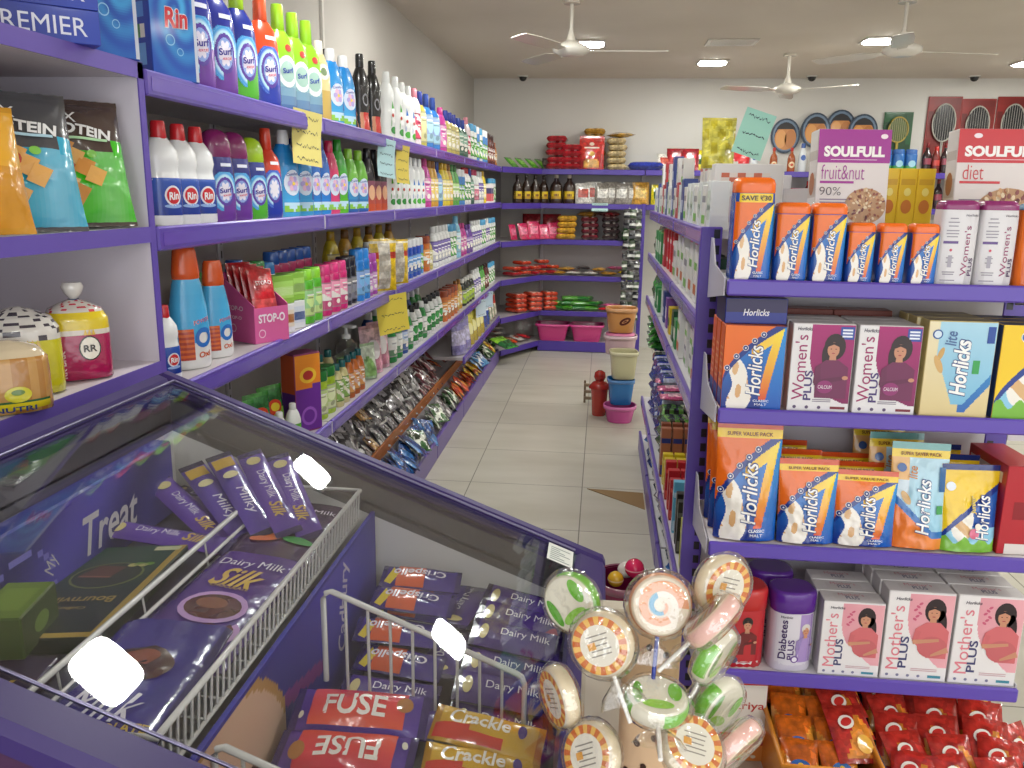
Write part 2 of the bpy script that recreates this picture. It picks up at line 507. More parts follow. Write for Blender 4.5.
def floor_mat():
    m, nt, b = new_mat('floor_tiles')
    N = nt.nodes.new; K = nt.links.new
    geo = N('ShaderNodeNewGeometry'); sp = N('ShaderNodeSeparateXYZ'); K(geo.outputs['Position'], sp.inputs[0])
    def grid(out, off):
        a = N('ShaderNodeMath'); a.operation = 'ADD'; a.inputs[1].default_value = off + 60; K(out, a.inputs[0])
        d = N('ShaderNodeMath'); d.operation = 'DIVIDE'; d.inputs[1].default_value = .6; K(a.outputs[0], d.inputs[0])
        f = N('ShaderNodeMath'); f.operation = 'PINGPONG'; f.inputs[1].default_value = .5; K(d.outputs[0], f.inputs[0])
        fl = N('ShaderNodeMath'); fl.operation = 'FLOOR'; K(d.outputs[0], fl.inputs[0])
        return f.outputs[0], fl.outputs[0]
    fx, ix = grid(sp.outputs['X'], .056); fy, iy = grid(sp.outputs['Y'], -.05)
    mn = N('ShaderNodeMath'); mn.operation = 'MINIMUM'; K(fx, mn.inputs[0]); K(fy, mn.inputs[1])
    jt = N('ShaderNodeMath'); jt.operation = 'LESS_THAN'; jt.inputs[1].default_value = .0045; K(mn.outputs[0], jt.inputs[0])
    cb = N('ShaderNodeCombineXYZ'); K(ix, cb.inputs[0]); K(iy, cb.inputs[1])
    wn = N('ShaderNodeTexWhiteNoise'); K(cb.outputs[0], wn.inputs['Vector'])
    ns = N('ShaderNodeTexNoise'); ns.inputs['Scale'].default_value = 1.7; ns.inputs['Detail'].default_value = 5
    mp = N('ShaderNodeMapping'); mp.inputs['Scale'].default_value = (1, 3, 1); K(geo.outputs['Position'], mp.inputs[0]); K(mp.outputs[0], ns.inputs['Vector'])
    r = N('ShaderNodeValToRGB'); r.color_ramp.elements[0].position = .3; r.color_ramp.elements[1].position = .75
    r.color_ramp.elements[0].color = L('#b5afa0'); r.color_ramp.elements[1].color = L('#c6c1b4'); K(ns.outputs['Fac'], r.inputs[0])
    br = N('ShaderNodeMix'); br.data_type = 'RGBA'; br.blend_type = 'MULTIPLY'; br.inputs['Factor'].default_value = .08
    K(r.outputs[0], br.inputs['A']); K(wn.outputs['Value'], br.inputs['B'])
    mx = N('ShaderNodeMix'); mx.data_type = 'RGBA'; K(jt.outputs[0], mx.inputs['Factor']); K(br.outputs['Result'], mx.inputs['A']); mx.inputs['B'].default_value = L('#6f6a5e')
    K(mx.outputs['Result'], b.inputs['Base Color'])
    b.inputs['Roughness'].default_value = .32; b.inputs['Specular IOR Level'].default_value = .35
    return m

def plaster(name, c0, c1, sc=.8):
    m, nt, b = new_mat(name)
    N = nt.nodes.new; K = nt.links.new
    geo = N('ShaderNodeNewGeometry'); ns = N('ShaderNodeTexNoise'); ns.inputs['Scale'].default_value = sc; ns.inputs['Detail'].default_value = 6
    K(geo.outputs['Position'], ns.inputs['Vector'])
    r = N('ShaderNodeValToRGB'); r.color_ramp.elements[0].position = .3; r.color_ramp.elements[1].position = .7
    r.color_ramp.elements[0].color = L(c0); r.color_ramp.elements[1].color = L(c1); K(ns.outputs['Fac'], r.inputs[0]); K(r.outputs[0], b.inputs['Base Color'])
    n2 = N('ShaderNodeTexNoise'); n2.inputs['Scale'].default_value = 140; K(geo.outputs['Position'], n2.inputs['Vector'])
    bu = N('ShaderNodeBump'); bu.inputs['Strength'].default_value = .06; bu.inputs['Distance'].default_value = .01; K(n2.outputs['Fac'], bu.inputs['Height']); K(bu.outputs[0], b.inputs['Normal'])
    b.inputs['Roughness'].default_value = .8; b.inputs['Specular IOR Level'].default_value = .25
    return m

WALLM = plaster('wall_paint', '#cfccc6', '#d8d5cf'); CEILM = plaster('ceiling_paint', '#cdc3b7', '#d6cdc2', 1.2); WALLL = plaster('wall_paint_dimmed', '#b3aea7', '#bdb8b1')  # left wall: wall paint dimmed in colour to offset the near light's glare
mb = MB(); mb.box(XL - .1, XR + .1, YF, YB + .1, -.1, 0, '#bbbbbb'); struct('floor', mb, floor_mat())
mb = MB(); mb.box(XL - .1, XR + .1, YF, YB + .1, ZC, ZC + .1, '#bbbbbb'); struct('ceiling', mb, CEILM)
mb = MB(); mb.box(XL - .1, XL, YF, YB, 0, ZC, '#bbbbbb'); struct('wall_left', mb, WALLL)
mb = MB(); mb.box(XL - .1, XR + .1, YB, YB + .1, 0, ZC, '#bbbbbb'); struct('wall_back', mb, WALLM)
mb = MB(); mb.box(XR, XR + .1, YF, YB, 0, ZC, '#bbbbbb'); struct('wall_right', mb, WALLM)
# wiring channel on the left wall
mb = MB(); mb.box(XL + .001, XL + .013, 3.93, 3.955, 2.05, ZC - .002, '#cfcac2', 'paper'); struct('trim_1', mb)

def lipped(name_ignored=None):
    pass

PUR = '#5a43a6'; PURD = '#4c3796'; DECK = '#b9b3b6'; PANEL = '#aaa39f'

# ------------------------------------------------------------------ long rack on the left wall
LZ = [1.745, 1.44, 1.10, .745]
BAYS = [1.648, 2.71, 3.65, 4.60, 5.54, 6.50, 7.55]
parts = []
for y in BAYS:
    mb = MB(); mb.box(-1.296, -1.262, y - .018, y + .018, 0, 1.79, '#bcb7bb', 'enamel', .003)
    for k in range(38):
        mb.box(-1.2622, -1.2615, y - .004, y + .004, .08 + k * .045, .105 + k * .045, '#2a2826', 'enamel')
    parts.append(('upright', mb, None))
for i, (a, b) in enumerate(zip(BAYS, BAYS[1:])):
    mb = MB(); mb.box(-1.285, -1.27, a + .02, b - .02, .05, 1.78, PANEL, 'enamel'); parts.append(('back_panel', mb, None))
    lv = list(LZ)
    if b > 5.6:
        lv.append(.425)
    for z in lv:
        mb = MB(); mb.box(-1.262, -.915, a + .004, b - .004, z - .022, z - .0005, DECK, 'enamel'); ix = len(parts); parts.append(('shelf', mb, None))
        mb = MB(); mb.box(-.914, -.90, a + .003, b - .003, z - .046, z + .004, PUR, 'enamel', .004)
        mb.box(-.8998, -.8990, a + .02, b - .02, z - .036, z - .008, '#614aae', 'plastic')
        mb.box(-.90, -.8985, b - .012, b - .004, z - .04, z + .002, '#c9c4d2', 'plastic')
        parts.append(('shelf_edge', mb, ix, 'purple shelf edge'))
    # sloped produce tray at the foot
    mb = MB()
    mb.quad([(-.93, a + .002, .10), (-.93, b - .002, .10), (-1.265, b - .002, .44), (-1.265, a + .002, .44)], '#8d8a90', 'enamel'); parts.append(('tray', mb, None))
    mb = MB(); mb.box(-.93, -.905, a + .002, b - .002, 0, .125, '#67519f', 'enamel', .006); parts.append(('kick_rail', mb, None, 'purple rail along the floor'))
mb = MB(); mb.box(-1.062, -1.05, 1.7, 7.5, .215, .285, '#c77a48', 'plastic', .002); parts.append(('divider_strip', mb, None, 'orange divider along the tray'))
thing('wall_rack', 'long purple and grey gondola rack of cleaning products along the side wall', 'shelving', parts)

# ------------------------------------------------------------------ back wall rack with the slanted corner unit
BZ = [1.747, 1.43, 1.09, .745, .40]
parts = []
cor = [(-.9, 7.56), (-.60, 8.17), (-.60, 8.54), (-1.29, 8.54), (-1.29, 7.56)]
d = Vector((.30, .61, 0)).normalized(); nn = Vector((d.y, -d.x, 0))
for z in BZ + [.10]:
    mb = MB(); mb.prism([(p[0], p[1]) for p in cor], 2, z - .022, z - .0005, DECK, 'enamel'); ix = len(parts); parts.append(('corner_shelf', mb, None))
    mb = MB()
    P0 = Vector((-.9, 7.56, 0)); P1 = Vector((-.60, 8.17, 0))
    vs = [P0, P1, P1 + nn * .012, P0 + nn * .012]
    mb.prism([(v.x, v.y) for v in vs], 2, z - .046, z + .004, PURD, 'enamel'); parts.append(('corner_shelf_edge', mb, ix, 'purple shelf edge'))
xb = [-.60, .38, 1.36, 2.34, 3.32]
mb = MB(); mb.quad([(-1.285, 8.15, 0.05), (-1.02, 8.53, .05), (-1.02, 8.53, 1.78), (-1.285, 8.15, 1.78)], '#9f9a9a', 'enamel'); parts.append(('corner_panel', mb, None))
for i, x in enumerate(xb):
    mb = MB(); mb.box(x - .018, x + .018, 8.505, 8.545, 0 if i < 2 else 1.3, 1.78, '#bcb7bb', 'enamel', .003); parts.append(('upright', mb, None))
for i, (a, b) in enumerate(zip(xb, xb[1:])):
    lo = .05 if i == 0 else 1.33
    mb = MB(); mb.box(a + .02, b - .02, 8.515, 8.53, lo, 1.78 if i == 0 else 1.72, '#a9a3a4', 'enamel'); parts.append(('back_panel', mb, None))
    lv = BZ + [.10] if i == 0 else ([1.747] if i == 1 else [1.747, 1.43])
    for z in lv:
        mb = MB(); mb.box(a + .004, b - .004, 8.184, 8.512, z - .022, z - .0005, DECK, 'enamel'); ix = len(parts); parts.append(('shelf', mb, None))
        mb = MB(); mb.box(a + .003, b - .003, 8.17, 8.183, z - .046 - (.05 if z < .2 else 0), z + .004, PURD, 'enamel', .004); parts.append(('shelf_edge', mb, ix, 'purple shelf edge'))
mb = MB(); mb.box(.362, .40, 8.165, 8.205, 0, 1.44, PURD, 'enamel', .004); parts.append(('front_post', mb, None, 'dark purple post'))
thing('back_rack', 'purple and grey rack of packets across the far wall with a slanted corner', 'shelving', parts)

# ------------------------------------------------------------------ middle gondola with the end rack facing the till
GY0, GY1 = 2.345, 5.02
GZ = [1.43, 1.19, .94, .33]
parts = []
def holed_upright(x, right):
    mb = MB(); mb.box(x - .028, x + .028, 2.3185, 2.344, 0, 1.44, PUR, 'enamel', .002)
    for k in range(33):
        z = .05 + k * .0425
        a = x + (.006 if right else -.022); mb.box(a, a + .016, 2.3175, 2.3185, z, z + .024, '#17131f', 'enamel')
    return mb
parts.append(('upright', holed_upright(.292, True), None, 'purple upright with punched slots'))
parts.append(('upright', holed_upright(1.086, False), None, 'purple upright with punched slots'))
for y in (3.3, 4.16, 5.0):
    mb = MB(); mb.box(.655, .69, y - .018, y + .018, 0, 1.6, '#bcb7bb', 'enamel', .003); parts.append(('upright', mb, None))
mb = MB(); mb.box(.665, .68, 2.345, 5.0, .05, 1.55, '#a9a4a6', 'enamel'); parts.append(('back_panel', mb, None))
for a, b in ((GY0, 3.29), (3.31, 4.15), (4.17, 5.0)):
    for z in GZ:
        mb = MB(); mb.box(.285, .66, a, b, z - .022, z - .0005, '#d2ced2', 'enamel'); ix = len(parts); parts.append(('shelf', mb, None))
        mb = MB(); mb.box(.270, .284, a, b, z - .044, z + .006, '#6a55b0', 'enamel', .004)
        mb.box(.2692, .27, a + .02, b - .02, z - .036, z - .006, '#8e80bf', 'plastic'); parts.append(('shelf_edge', mb, ix, 'purple shelf edge'))
    mb = MB(); mb.box(.285, .66, a, b, .0, .09, '#cfccd0', 'enamel'); parts.append(('base', mb, None))
    mb = MB(); mb.box(.268, .284, a, b, 0, .115, '#5c48a0', 'enamel', .004); parts.append(('kick_rail', mb, None, 'purple rail along the floor'))
EZ = [1.328, 1.018, .672, .322]
mb = MB(); mb.box(.322, 1.056, 2.3185, 2.33, .05, 1.325, '#c5c1c6', 'enamel'); parts.append(('end_panel', mb, None))
for z in EZ:
    mb = MB(); mb.box(.298, 1.078, 2.014, 2.317, z - .02, z - .0005, '#d6d3d6', 'enamel'); ix = len(parts); parts.append(('end_shelf', mb, None))
    mb = MB(); mb.box(.295, 1.08, 2.0, 2.0135, z - .034, z + .004, '#5d46ac', 'enamel', .004)
    parts.append(('shelf_edge', mb, ix, 'purple shelf edge'))
    for x in (.2915, 1.0815):
        mb = MB()
        mb.prism([(2.02, z - .036), (2.31, z - .075), (2.31, z + .085), (2.27, z + .085), (2.2, z + .022), (2.02, z + .006)], 0, x - .0018, x + .0018, '#c3bfc6', 'enamel')
        parts.append(('bracket', mb, ix, 'pale grey shelf bracket'))
thing('gondola', 'double sided purple gondola in mid aisle with an end rack of malt drink packs', 'shelving', parts)

# ------------------------------------------------------------------ white bookcase near the till
parts = []
BX0, BX1, BY0, BY1 = -1.29, -.90, .55, 1.64
W = '#cfc9d2'
def shelfboard(z, t=.028):
    mb = MB(); mb.box(BX0 + .012, BX1 - .003, BY0 + .02, BY1 - .02, z - t, z, W, 'board')
    e = MB(); e.box(BX1 - .003, BX1, BY0, BY1 if z > 1.7 else BY1 - .02, z - t - .002, z + .001, '#6450ab', 'board')
    return mb, e
for n, z in (('top_panel', 1.757), ('shelf', 1.444), ('shelf', 1.17), ('shelf', .8), ('shelf', .4), ('shelf', .1)):
    m1, m2 = shelfboard(z); ix = len(parts); parts.append((n, m1, None)); parts.append(('edge_strip', m2, ix, 'purple edge strip'))
for y in (BY0, BY1 - .02):
    mb = MB(); mb.box(BX0, BX1 - .003, y, y + .02, 0, 1.757, W, 'board'); ix = len(parts); parts.append(('side_panel', mb, None))
    mb = MB(); mb.box(BX1 - .003, BX1, y, y + .02, 0, 1.757, '#5d48a6', 'board'); parts.append(('edge_strip', mb, ix, 'purple edge strip'))
mb = MB(); mb.box(BX0, BX0 + .012, BY0 + .02, BY1 - .02, 0, 1.74, '#b3acb2', 'board'); parts.append(('back_panel', mb, None))
thing('bookcase', 'white board bookcase with purple edging holding chips and bread beside the chest', 'shelving', parts)

# ------------------------------------------------------------------ ceiling: panels, fans, cameras, vent
LIGHT = emit_mat('led_diffuser', (.99, 1, .945, 1), 1.0)
def panel_parts():
    f = MB(); D = MB()
    f.box(-.125, .125, -.125, .125, -.012, 0, '#e8e6e0', 'plastic', .005)
    pts = []
    for k in range(32):
        a = 2 * PI * k / 32; c, s_ = math.cos(a), math.sin(a)
        pts.append((.108 * math.copysign(abs(c) ** .45, c), .108 * math.copysign(abs(s_) ** .45, s_)))
    D.prism(pts, 2, -.0165, -.0122, '#ffffff', LIGHT)
    return [('frame', f, None), ('diffuser', D, 0)]
PANELP = Proto('ceiling_light', 'light', panel_parts())
for x, y, dsc in ((-.15, 6.6, 'square white ceiling light glowing beside the nearer fan'), (.86, 7.52, 'square white ceiling light glowing by itself mid ceiling'),
             (1.9, 6.52, 'square white ceiling light glowing in front of the second fan'), (-.56, 2.36, 'square ceiling light above the long rack, mirrored large in the chest glass'),
             (-.57, 4.41, 'square ceiling light above the rack, mirrored small at the chest rim'), (.59, 4.05, 'square ceiling light over the aisle, mirrored mid chest glass'),
             (2.4, 3.6, 'added fill light panel beyond the gondola'), (2.6, 1.3, 'added fill light panel at the shop front'),  # this row and the next: panels added only to fill the room with light
             (.9, -.9, 'added fill light panel behind the till'), (-.5, -1.2, 'added fill light panel in the front corner'), (3.6, 5.6, 'added fill light panel near the far side wall'), (3.4, 7.6, 'added fill light panel in the far corner beyond the fans'), (3.6, 2.6, 'added fill light panel along the far side wall'), (2.6, -.8, 'added fill light panel by the shop entrance')):
    o = put(PANELP, (x, y, ZC - .001), desc=dsc, where='in the ceiling', group='ceiling lights')
def fan_proto(angs, R_=.55):
    parts = []
    b = MB(); b.loft([(-.02, .05, .05), (0, .045, .045)], '#d8d2c6', 'plastic', 20, xf=Matrix.Translation((0, 0, ZC - .001)), capt=False); parts.append(('ceiling_rose', b, None))
    b = MB(); b.tube([(0, 0, 2.37), (0, 0, ZC - .02)], .011, '#d8d2c6'); b.loft([(2.39, .03, .03), (2.45, .012, .012)], '#d8d2c6', 'plastic', 16); parts.append(('down_rod', b, None))
    b = MB(); b.loft([(2.305, .035, .035), (2.31, .07, .07), (2.33, .105, .105), (2.355, .105, .105), (2.375, .06, .06), (2.39, .03, .03)], '#dcd7cc', 'plastic', 28); parts.append(('motor', b, None))
    for a in angs:
        b = MB(); M_ = Matrix.Rotation(a, 4, 'Z') @ Matrix.Translation((0, 0, 2.335)) @ Matrix.Rotation(math.radians(9), 4, 'X')
        vs = []
        for r, w in ((.10, .025), (.17, .03), (.2, .055), (.4, .06), (R_, .05), (R_ + .01, .03)):
            for s_ in (-1, 1):
                for t in (-.002, .002):
                    vs.append(tuple(M_ @ Vector((r, s_ * w, t))))
        fs = []
        for i in range(5):
            q = i * 4
            fs += [(q, q + 4, q + 6, q + 2), (q + 1, q + 3, q + 7, q + 5), (q, q + 1, q + 5, q + 4), (q + 2, q + 6, q + 7, q + 3)]
        fs += [(0, 2, 3, 1), (20, 21, 23, 22)]
        b.add(vs, fs, '#cfc9bd', 'plastic'); parts.append(('blade', b, None))
    return Proto('ceiling_fan', 'fan', parts)
put(fan_proto([math.radians(a) for a in (-118, 2, 122)]), (-.22, 5.2, 0), desc='white three blade ceiling fan hanging beside a light over the aisle', where='above the long rack')
put(fan_proto([math.radians(a) for a in (12, 132, 252)]), (1.65, 5.25, 0), desc='white three blade ceiling fan in front of the lit panel', where='above the gondola')
put(fan_proto([math.radians(a) for a in (200, 320, 80)]), (1.40, 7.1, 0), desc='white three blade ceiling fan farthest down the shop', where='close to the far wall')
def cam_proto():
    b = MB(); b.loft([(-.012, .05, .05), (0, .05, .05)], '#e4e1da', 'plastic', 24)
    e = MB(); e.loft([(-.05, .006, .006), (-.046, .02, .02), (-.034, .032, .032), (-.012, .038, .038)], '#15151a', 'plastic', 20)
    return Proto('security_camera', 'camera', [('base_ring', b, None), ('lens_dome', e, None)])
CAM = cam_proto()
for x, d_ in ((-.80, 'over the corner of the long rack'), (1.86, 'behind the farthest fan'), (3.28, 'above the boxed rackets')):
    put(CAM, (x, 8.36, ZC - .001), desc='small black dome camera in a white ring', where=d_)
mb = MB(); mb.box(.70, 1.06, 6.45, 6.72, ZC - .008, ZC - .001, '#c4bcb0', 'plastic', .002)
for k in range(6):
    mb.box(.73, 1.03, 6.49 + k * .036, 6.505 + k * .036, ZC - .0095, ZC - .008, '#a89f93', 'plastic')
thing('ceiling_vent', 'flat pale vent plate in the ceiling between the first two fans', 'vent', [('ceiling_vent', mb, None)])
# small socket box on the left wall
for y, z, w, h, c, nm, lb, ct in ((2.93, 2.06, .06, .09, '#8b867f', 'switch_box', 'small grey switch box on the side wall above the blue bottles', 'switch'),
                  (7.9, 2.12, .10, .09, '#77736c', 'wall_mount_box', 'small grey junction box high on the side wall near the corner', 'box')):
    f = MB(); f.box(XL + .001, XL + .03, y - w / 2, y + w / 2, z - h / 2, z + h / 2, c, 'plastic', .004)
    f.box(XL + .03, XL + .034, y - w * .3, y + w * .3, z - h * .3, z + h * .3, '#d0ccc4', 'plastic', .002)
    thing(nm, lb, ct, [(nm, f, None)])
for y, z in ((3.94, 1.99), (4.75, 2.0)):
    f = MB(); f.box(XL + .001, XL + .022, y - .012, y + .012, z - .075, z + .075, '#4a4742', 'plastic', .004); f.tube([(XL + .026, y, z - .05), (XL + .026, y, z + .05)], .006, '#24221f')
    thing('wall_hook', 'dark metal hook plate on the side wall above the ' + ('black bottles' if y < 4 else 'white bottles'), 'hook', [('wall_hook', f, None)])

# ================================================================== CAMERA, WORLD
cam = bpy.data.cameras.new('camera'); cam.sensor_width = 36; cam.lens = 838.3 / 1024 * 36; cam.clip_start = .05
co = link(bpy.data.objects.new('camera', cam))
yaw, pitch, roll = .10298, .22351, .01403
cy, sy = math.cos(yaw), math.sin(yaw)
fwd = Vector((-sy, cy, 0)); right = Vector((cy, sy, 0)); up = Vector((0, 0, 1))
f2 = fwd * math.cos(pitch) - up * math.sin(pitch); u2 = up * math.cos(pitch) + fwd * math.sin(pitch)
r3 = right * math.cos(roll) + u2 * math.sin(roll); u3 = u2 * math.cos(roll) - right * math.sin(roll)
co.matrix_world = Matrix(((r3.x, u3.x, -f2.x, 0), (r3.y, u3.y, -f2.y, 0), (r3.z, u3.z, -f2.z, 1.52), (0, 0, 0, 1)))
SC.camera = co
w = bpy.data.worlds.new('world'); SC.world = w; w.use_nodes = True
w.node_tree.nodes['Background'].inputs[0].default_value = (.95, .97, 1, 1)
w.node_tree.nodes['Background'].inputs[1].default_value = 2.4
SC.view_settings.view_transform = 'Standard'
LIGHT.node_tree.nodes['Principled BSDF'].inputs['Emission Strength'].default_value = 122
SC.cycles.max_bounces = 8; SC.cycles.diffuse_bounces = 4; SC.cycles.transparent_max_bounces = 12
SC.cycles.sample_clamp_indirect = 6
# ================================================================== GLASS TOP CHOCOLATE CHEST
CX0, CX1, CY0, CY1 = -.827, .03, .598, 1.5
ZA, ZB = 1.178, .845
TILT = math.atan2(ZA - ZB, CX1 - CX0)
def zg(x):
    return ZA - (x - CX0) * (ZA - ZB) / (CX1 - CX0)
CM = Matrix.Translation((CX0, CY1, ZA)) @ Matrix.Rotation(TILT, 4, 'Y')      # local x runs down the slope, y to the back, z off the glass
LU = math.hypot(CX1 - CX0, ZA - ZB); LV = CY1 - CY0
FR = '#33245f'
parts = []
def rail(x0, x1, y0, y1, n='lid_rail', col=FR):
    b = MB(); b.box(x0, x1, y0, y1, -.03, .006, col, 'frame', .009, CM); return b
parts.append(('lid_frame', rail(0, LU, -.036, 0), None))
i0 = 0
parts.append(('lid_rail', rail(0, .036, -LV + .058, -.036), i0)); parts.append(('lid_rail', rail(LU - .062, LU, -LV + .058, -.036), i0))
parts.append(('front_rail', rail(0, LU, -LV, -LV + .058), i0))
# pale seam line along the inside of the frame
b = MB()
for p, q in (((.038, -.038), (LU - .064, -.038)), ((.038, -.038), (.038, -LV + .06)), ((.038, -LV + .061), (LU - .064, -LV + .061))):
    b.tube([CM @ Vector((p[0], p[1], .0045)), CM @ Vector((q[0], q[1], .0045))], .0022, '#7d7a94', 'steel', 6)
parts.append(('seam_trim', b, i0))
b = MB(); b.box(.034, LU - .060, -LV + .055, -.034, -.004, 0, '#ffffff', 'glass', 0, CM); parts.append(('glass_lid', b, None, 'tilted clear glass lid'))
# outer body
b = MB()
zb_ = -.024
b.prism([(CX0 + .004, 0), (CX1 - .004, 0), (CX1 - .004, zg(CX1) + zb_), (CX0 + .004, zg(CX0) + zb_)], 1, CY1 - .012, CY1 - .006, '#3d2a66', 'enamel')
b.prism([(CX0 + .004, 0), (CX1 - .004, 0), (CX1 - .004, zg(CX1) + zb_), (CX0 + .004, zg(CX0) + zb_)], 1, CY0 + .006, CY0 + .012, '#3b1440', 'enamel')
b.box(CX0 + .004, CX0 + .01, CY0 + .012, CY1 - .012, 0, zg(CX0) + zb_, '#3d2a66', 'enamel')
b.box(CX1 - .01, CX1 - .004, CY0 + .012, CY1 - .012, 0, zg(CX1) + zb_ - .004, '#3d2a66', 'enamel')
parts.append(('body', b, None))
# liner with dark collar
IX0, IX1, IY0, IY1 = -.795, -.022, .652, 1.452
b = MB(); k = MB()
def wall(x0, y0, x1, y1):
    a, c = zg(x0) - .03, zg(x1) - .03
    k.quad([(x0, y0, a), (x1, y1, c), (x1, y1, c - .062), (x0, y0, a - .062)], '#5d5a5c', 'board')
    k.quad([(x0, y0, a - .040), (x1, y1, c - .040), (x1, y1, c - .044), (x0, y0, a - .044)], '#77757a', 'board')
    b.quad([(x0, y0, a - .062), (x1, y1, c - .062), (x1, y1, .45), (x0, y0, .45)], '#dcdad8', 'board')
wall(IX0, IY1, IX1, IY1); wall(IX0, IY0, IX0, IY1); wall(IX1, IY1, IX1, IY0); wall(IX1, IY0, IX0, IY0)
# a soft step below the collar, on the far wall
k.prism([(IY1, 0), (IY1 - .012, 0), (IY1 - .012, -.006), (IY1, -.006)], 0, 0, .001, '#6a686a', 'board')
b.quad([(IX0, IY0, .45), (IX1, IY0, .45), (IX1, IY1, .45), (IX0, IY1, .45)], '#b9b6b8', 'board')
parts.append(('liner', b, None)); parts.append(('collar', k, None, 'dark grey collar under the glass'))
b = MB(); b.box(IX0 + .003, -.612, IY0 + .01, IY1 - .01, .93, .94, '#3a3550', 'board'); parts.append(('upper_deck', b, None))
b = MB(); b.box(-.40, IX1 - .003, IY0 + .004, 1.045, .70, .71, '#57525e', 'board'); b.box(-.40, IX1 - .003, 1.06, IY1 - .004, .66, .67, '#57525e', 'board'); parts.append(('lower_deck', b, None))
# printed purple-blue divider panel under the basket
b = MB(); b.box(-.412, -.405, IY0 + .006, IY1 - .006, .47, .935, '#3533a0', 'board')
SP = lambda u, v, o: (-.405 + o, u, v)
def panelart(s, t):
    q = math.hypot((s - .18) / .26, (t - .5) / .55)
    if s < .40 and q < 1: return '#d8b59a' if q < .93 else '#b98e4d'
    if abs(t - .75 + .5 * (s - .45)) < .03 and .4 < s < .62: return '#8a2f8f'
    return mixc('#2b2a86', '#4a45c0', .5 + .5 * math.sin(s * 7 + t * 3))
b.patch(SP, IY0 + .02, IY1 - .02, .55, .93, 110, 60, panelart, .0008, 'board')
b.blob(SP, .86, .76, .05, .07, '#5a2f2a', .0016, 'board'); b.blob(SP, .865, .765, .032, .045, '#c98f74', .002, 'board')
b.text('Cadbury', SP, 1.24, .85, .05, '#d9d2ea', .15, 78, .002, 'board', .25)
parts.append(('printed_panel', b, None, 'blue printed panel below the wire basket'))
# price slip on the glass
thing('display_chest', 'purple chest with a tilted glass top full of chocolate bars', 'display chest', parts)
b = MB(); b.box(LU - .115, LU - .066, -.112, -.042, .0005, .0012, '#dfe2dc', 'paper', 0, CM)
SS = lambda u, v, o: tuple(CM @ Vector((u, v, .0013 + o)))
for i in range(7):
    b.patch(SS, LU - .110, LU - .072 - .01 * (i % 3), -.106 + i * .008, -.103 + i * .008, 1, 1, '#7d8a86', .0002, 'paper')
thing('paper_slip', 'small white printed slip stuck on the corner of the chest glass', 'paper slip', [('paper_slip', b, None)])

# ------------------------------------------------------------------ wire baskets
WW = '#dcdad8'
def wire(parts, nm, segs, r=.0028):
    b = MB()
    for s_ in segs:
        b.tube(s_, r, WW, 'plastic', 6)
    parts.append((nm, b, None))
parts = []
x0, x1, y0, y1 = -.592, -.420, .69, 1.405
zl, zr, zb = .992, .990, .945
wire(parts, 'rim', [[(x0, y0, zl), (x0, y1, zl), (x1, y1, zr), (x1, y0, zr), (x0, y0, zl)]], .0042)
wire(parts, 'bottom_rim', [[(x0 + .004, y0 + .002, zb), (x0 + .004, y1 - .002, zb), (x1 - .004, y1 - .002, zb - .01), (x1 - .004, y0 + .002, zb - .01), (x0 + .004, y0 + .002, zb)]], .003)
wire(parts, 'inner_rim', [[(x0 + .018, y0, zl - .016), (x0 + .018, y1, zl - .016)]], .003)
segs = [[(x1, y0 + .012 + i * .0155, zr), (x1 - .004, y0 + .012 + i * .0155, zb - .01)] for i in range(46)]
wire(parts, 'side_mesh', segs, .0017)
segs = [[(x0 + .004, y0 + .03 + i * .04, zb), (x1 - .004, y0 + .03 + i * .04, zb - .01)] for i in range(17)] + [[(x0, y0 + .1 + i * .18, zl), (x0 + .004, y0 + .1 + i * .18, zb)] for i in range(4)]
wire(parts, 'bottom_mesh', segs, .0016)
thing('wire_basket', 'long white wire basket hanging under the chest glass', 'basket', parts)
def divider(lab, Y, xa, xb, dz, drop, n):
    parts = []
    za, zb2 = zg(xa) - dz, zg(xb) - dz
    wire(parts, 'top_rail', [[(xa, Y, za - drop), (xa, Y, za - .012), (xa + .004, Y, za - .003), (xa + .012, Y, za), (xb - .012, Y, zb2 + .004), (xb - .004, Y, zb2 - .001), (xb, Y, zb2 - .012), (xb, Y, zb2 - drop)]], .0042)
    wire(parts, 'upright_wire', [[(xa + (xb - xa) * i / n, Y, za + (zb2 - za) * i / n), (xa + (xb - xa) * i / n, Y, za + (zb2 - za) * i / n - drop)] for i in range(1, n)], .0024)
    thing('wire_divider', lab, 'wire divider', parts)
divider('white wire divider between the front and back piles in the chest', 1.052, -.372, -.085, .03, .14, 9)
divider('white wire divider nearest the front edge of the chest', .735, -.385, -.10, .055, .10, 9)

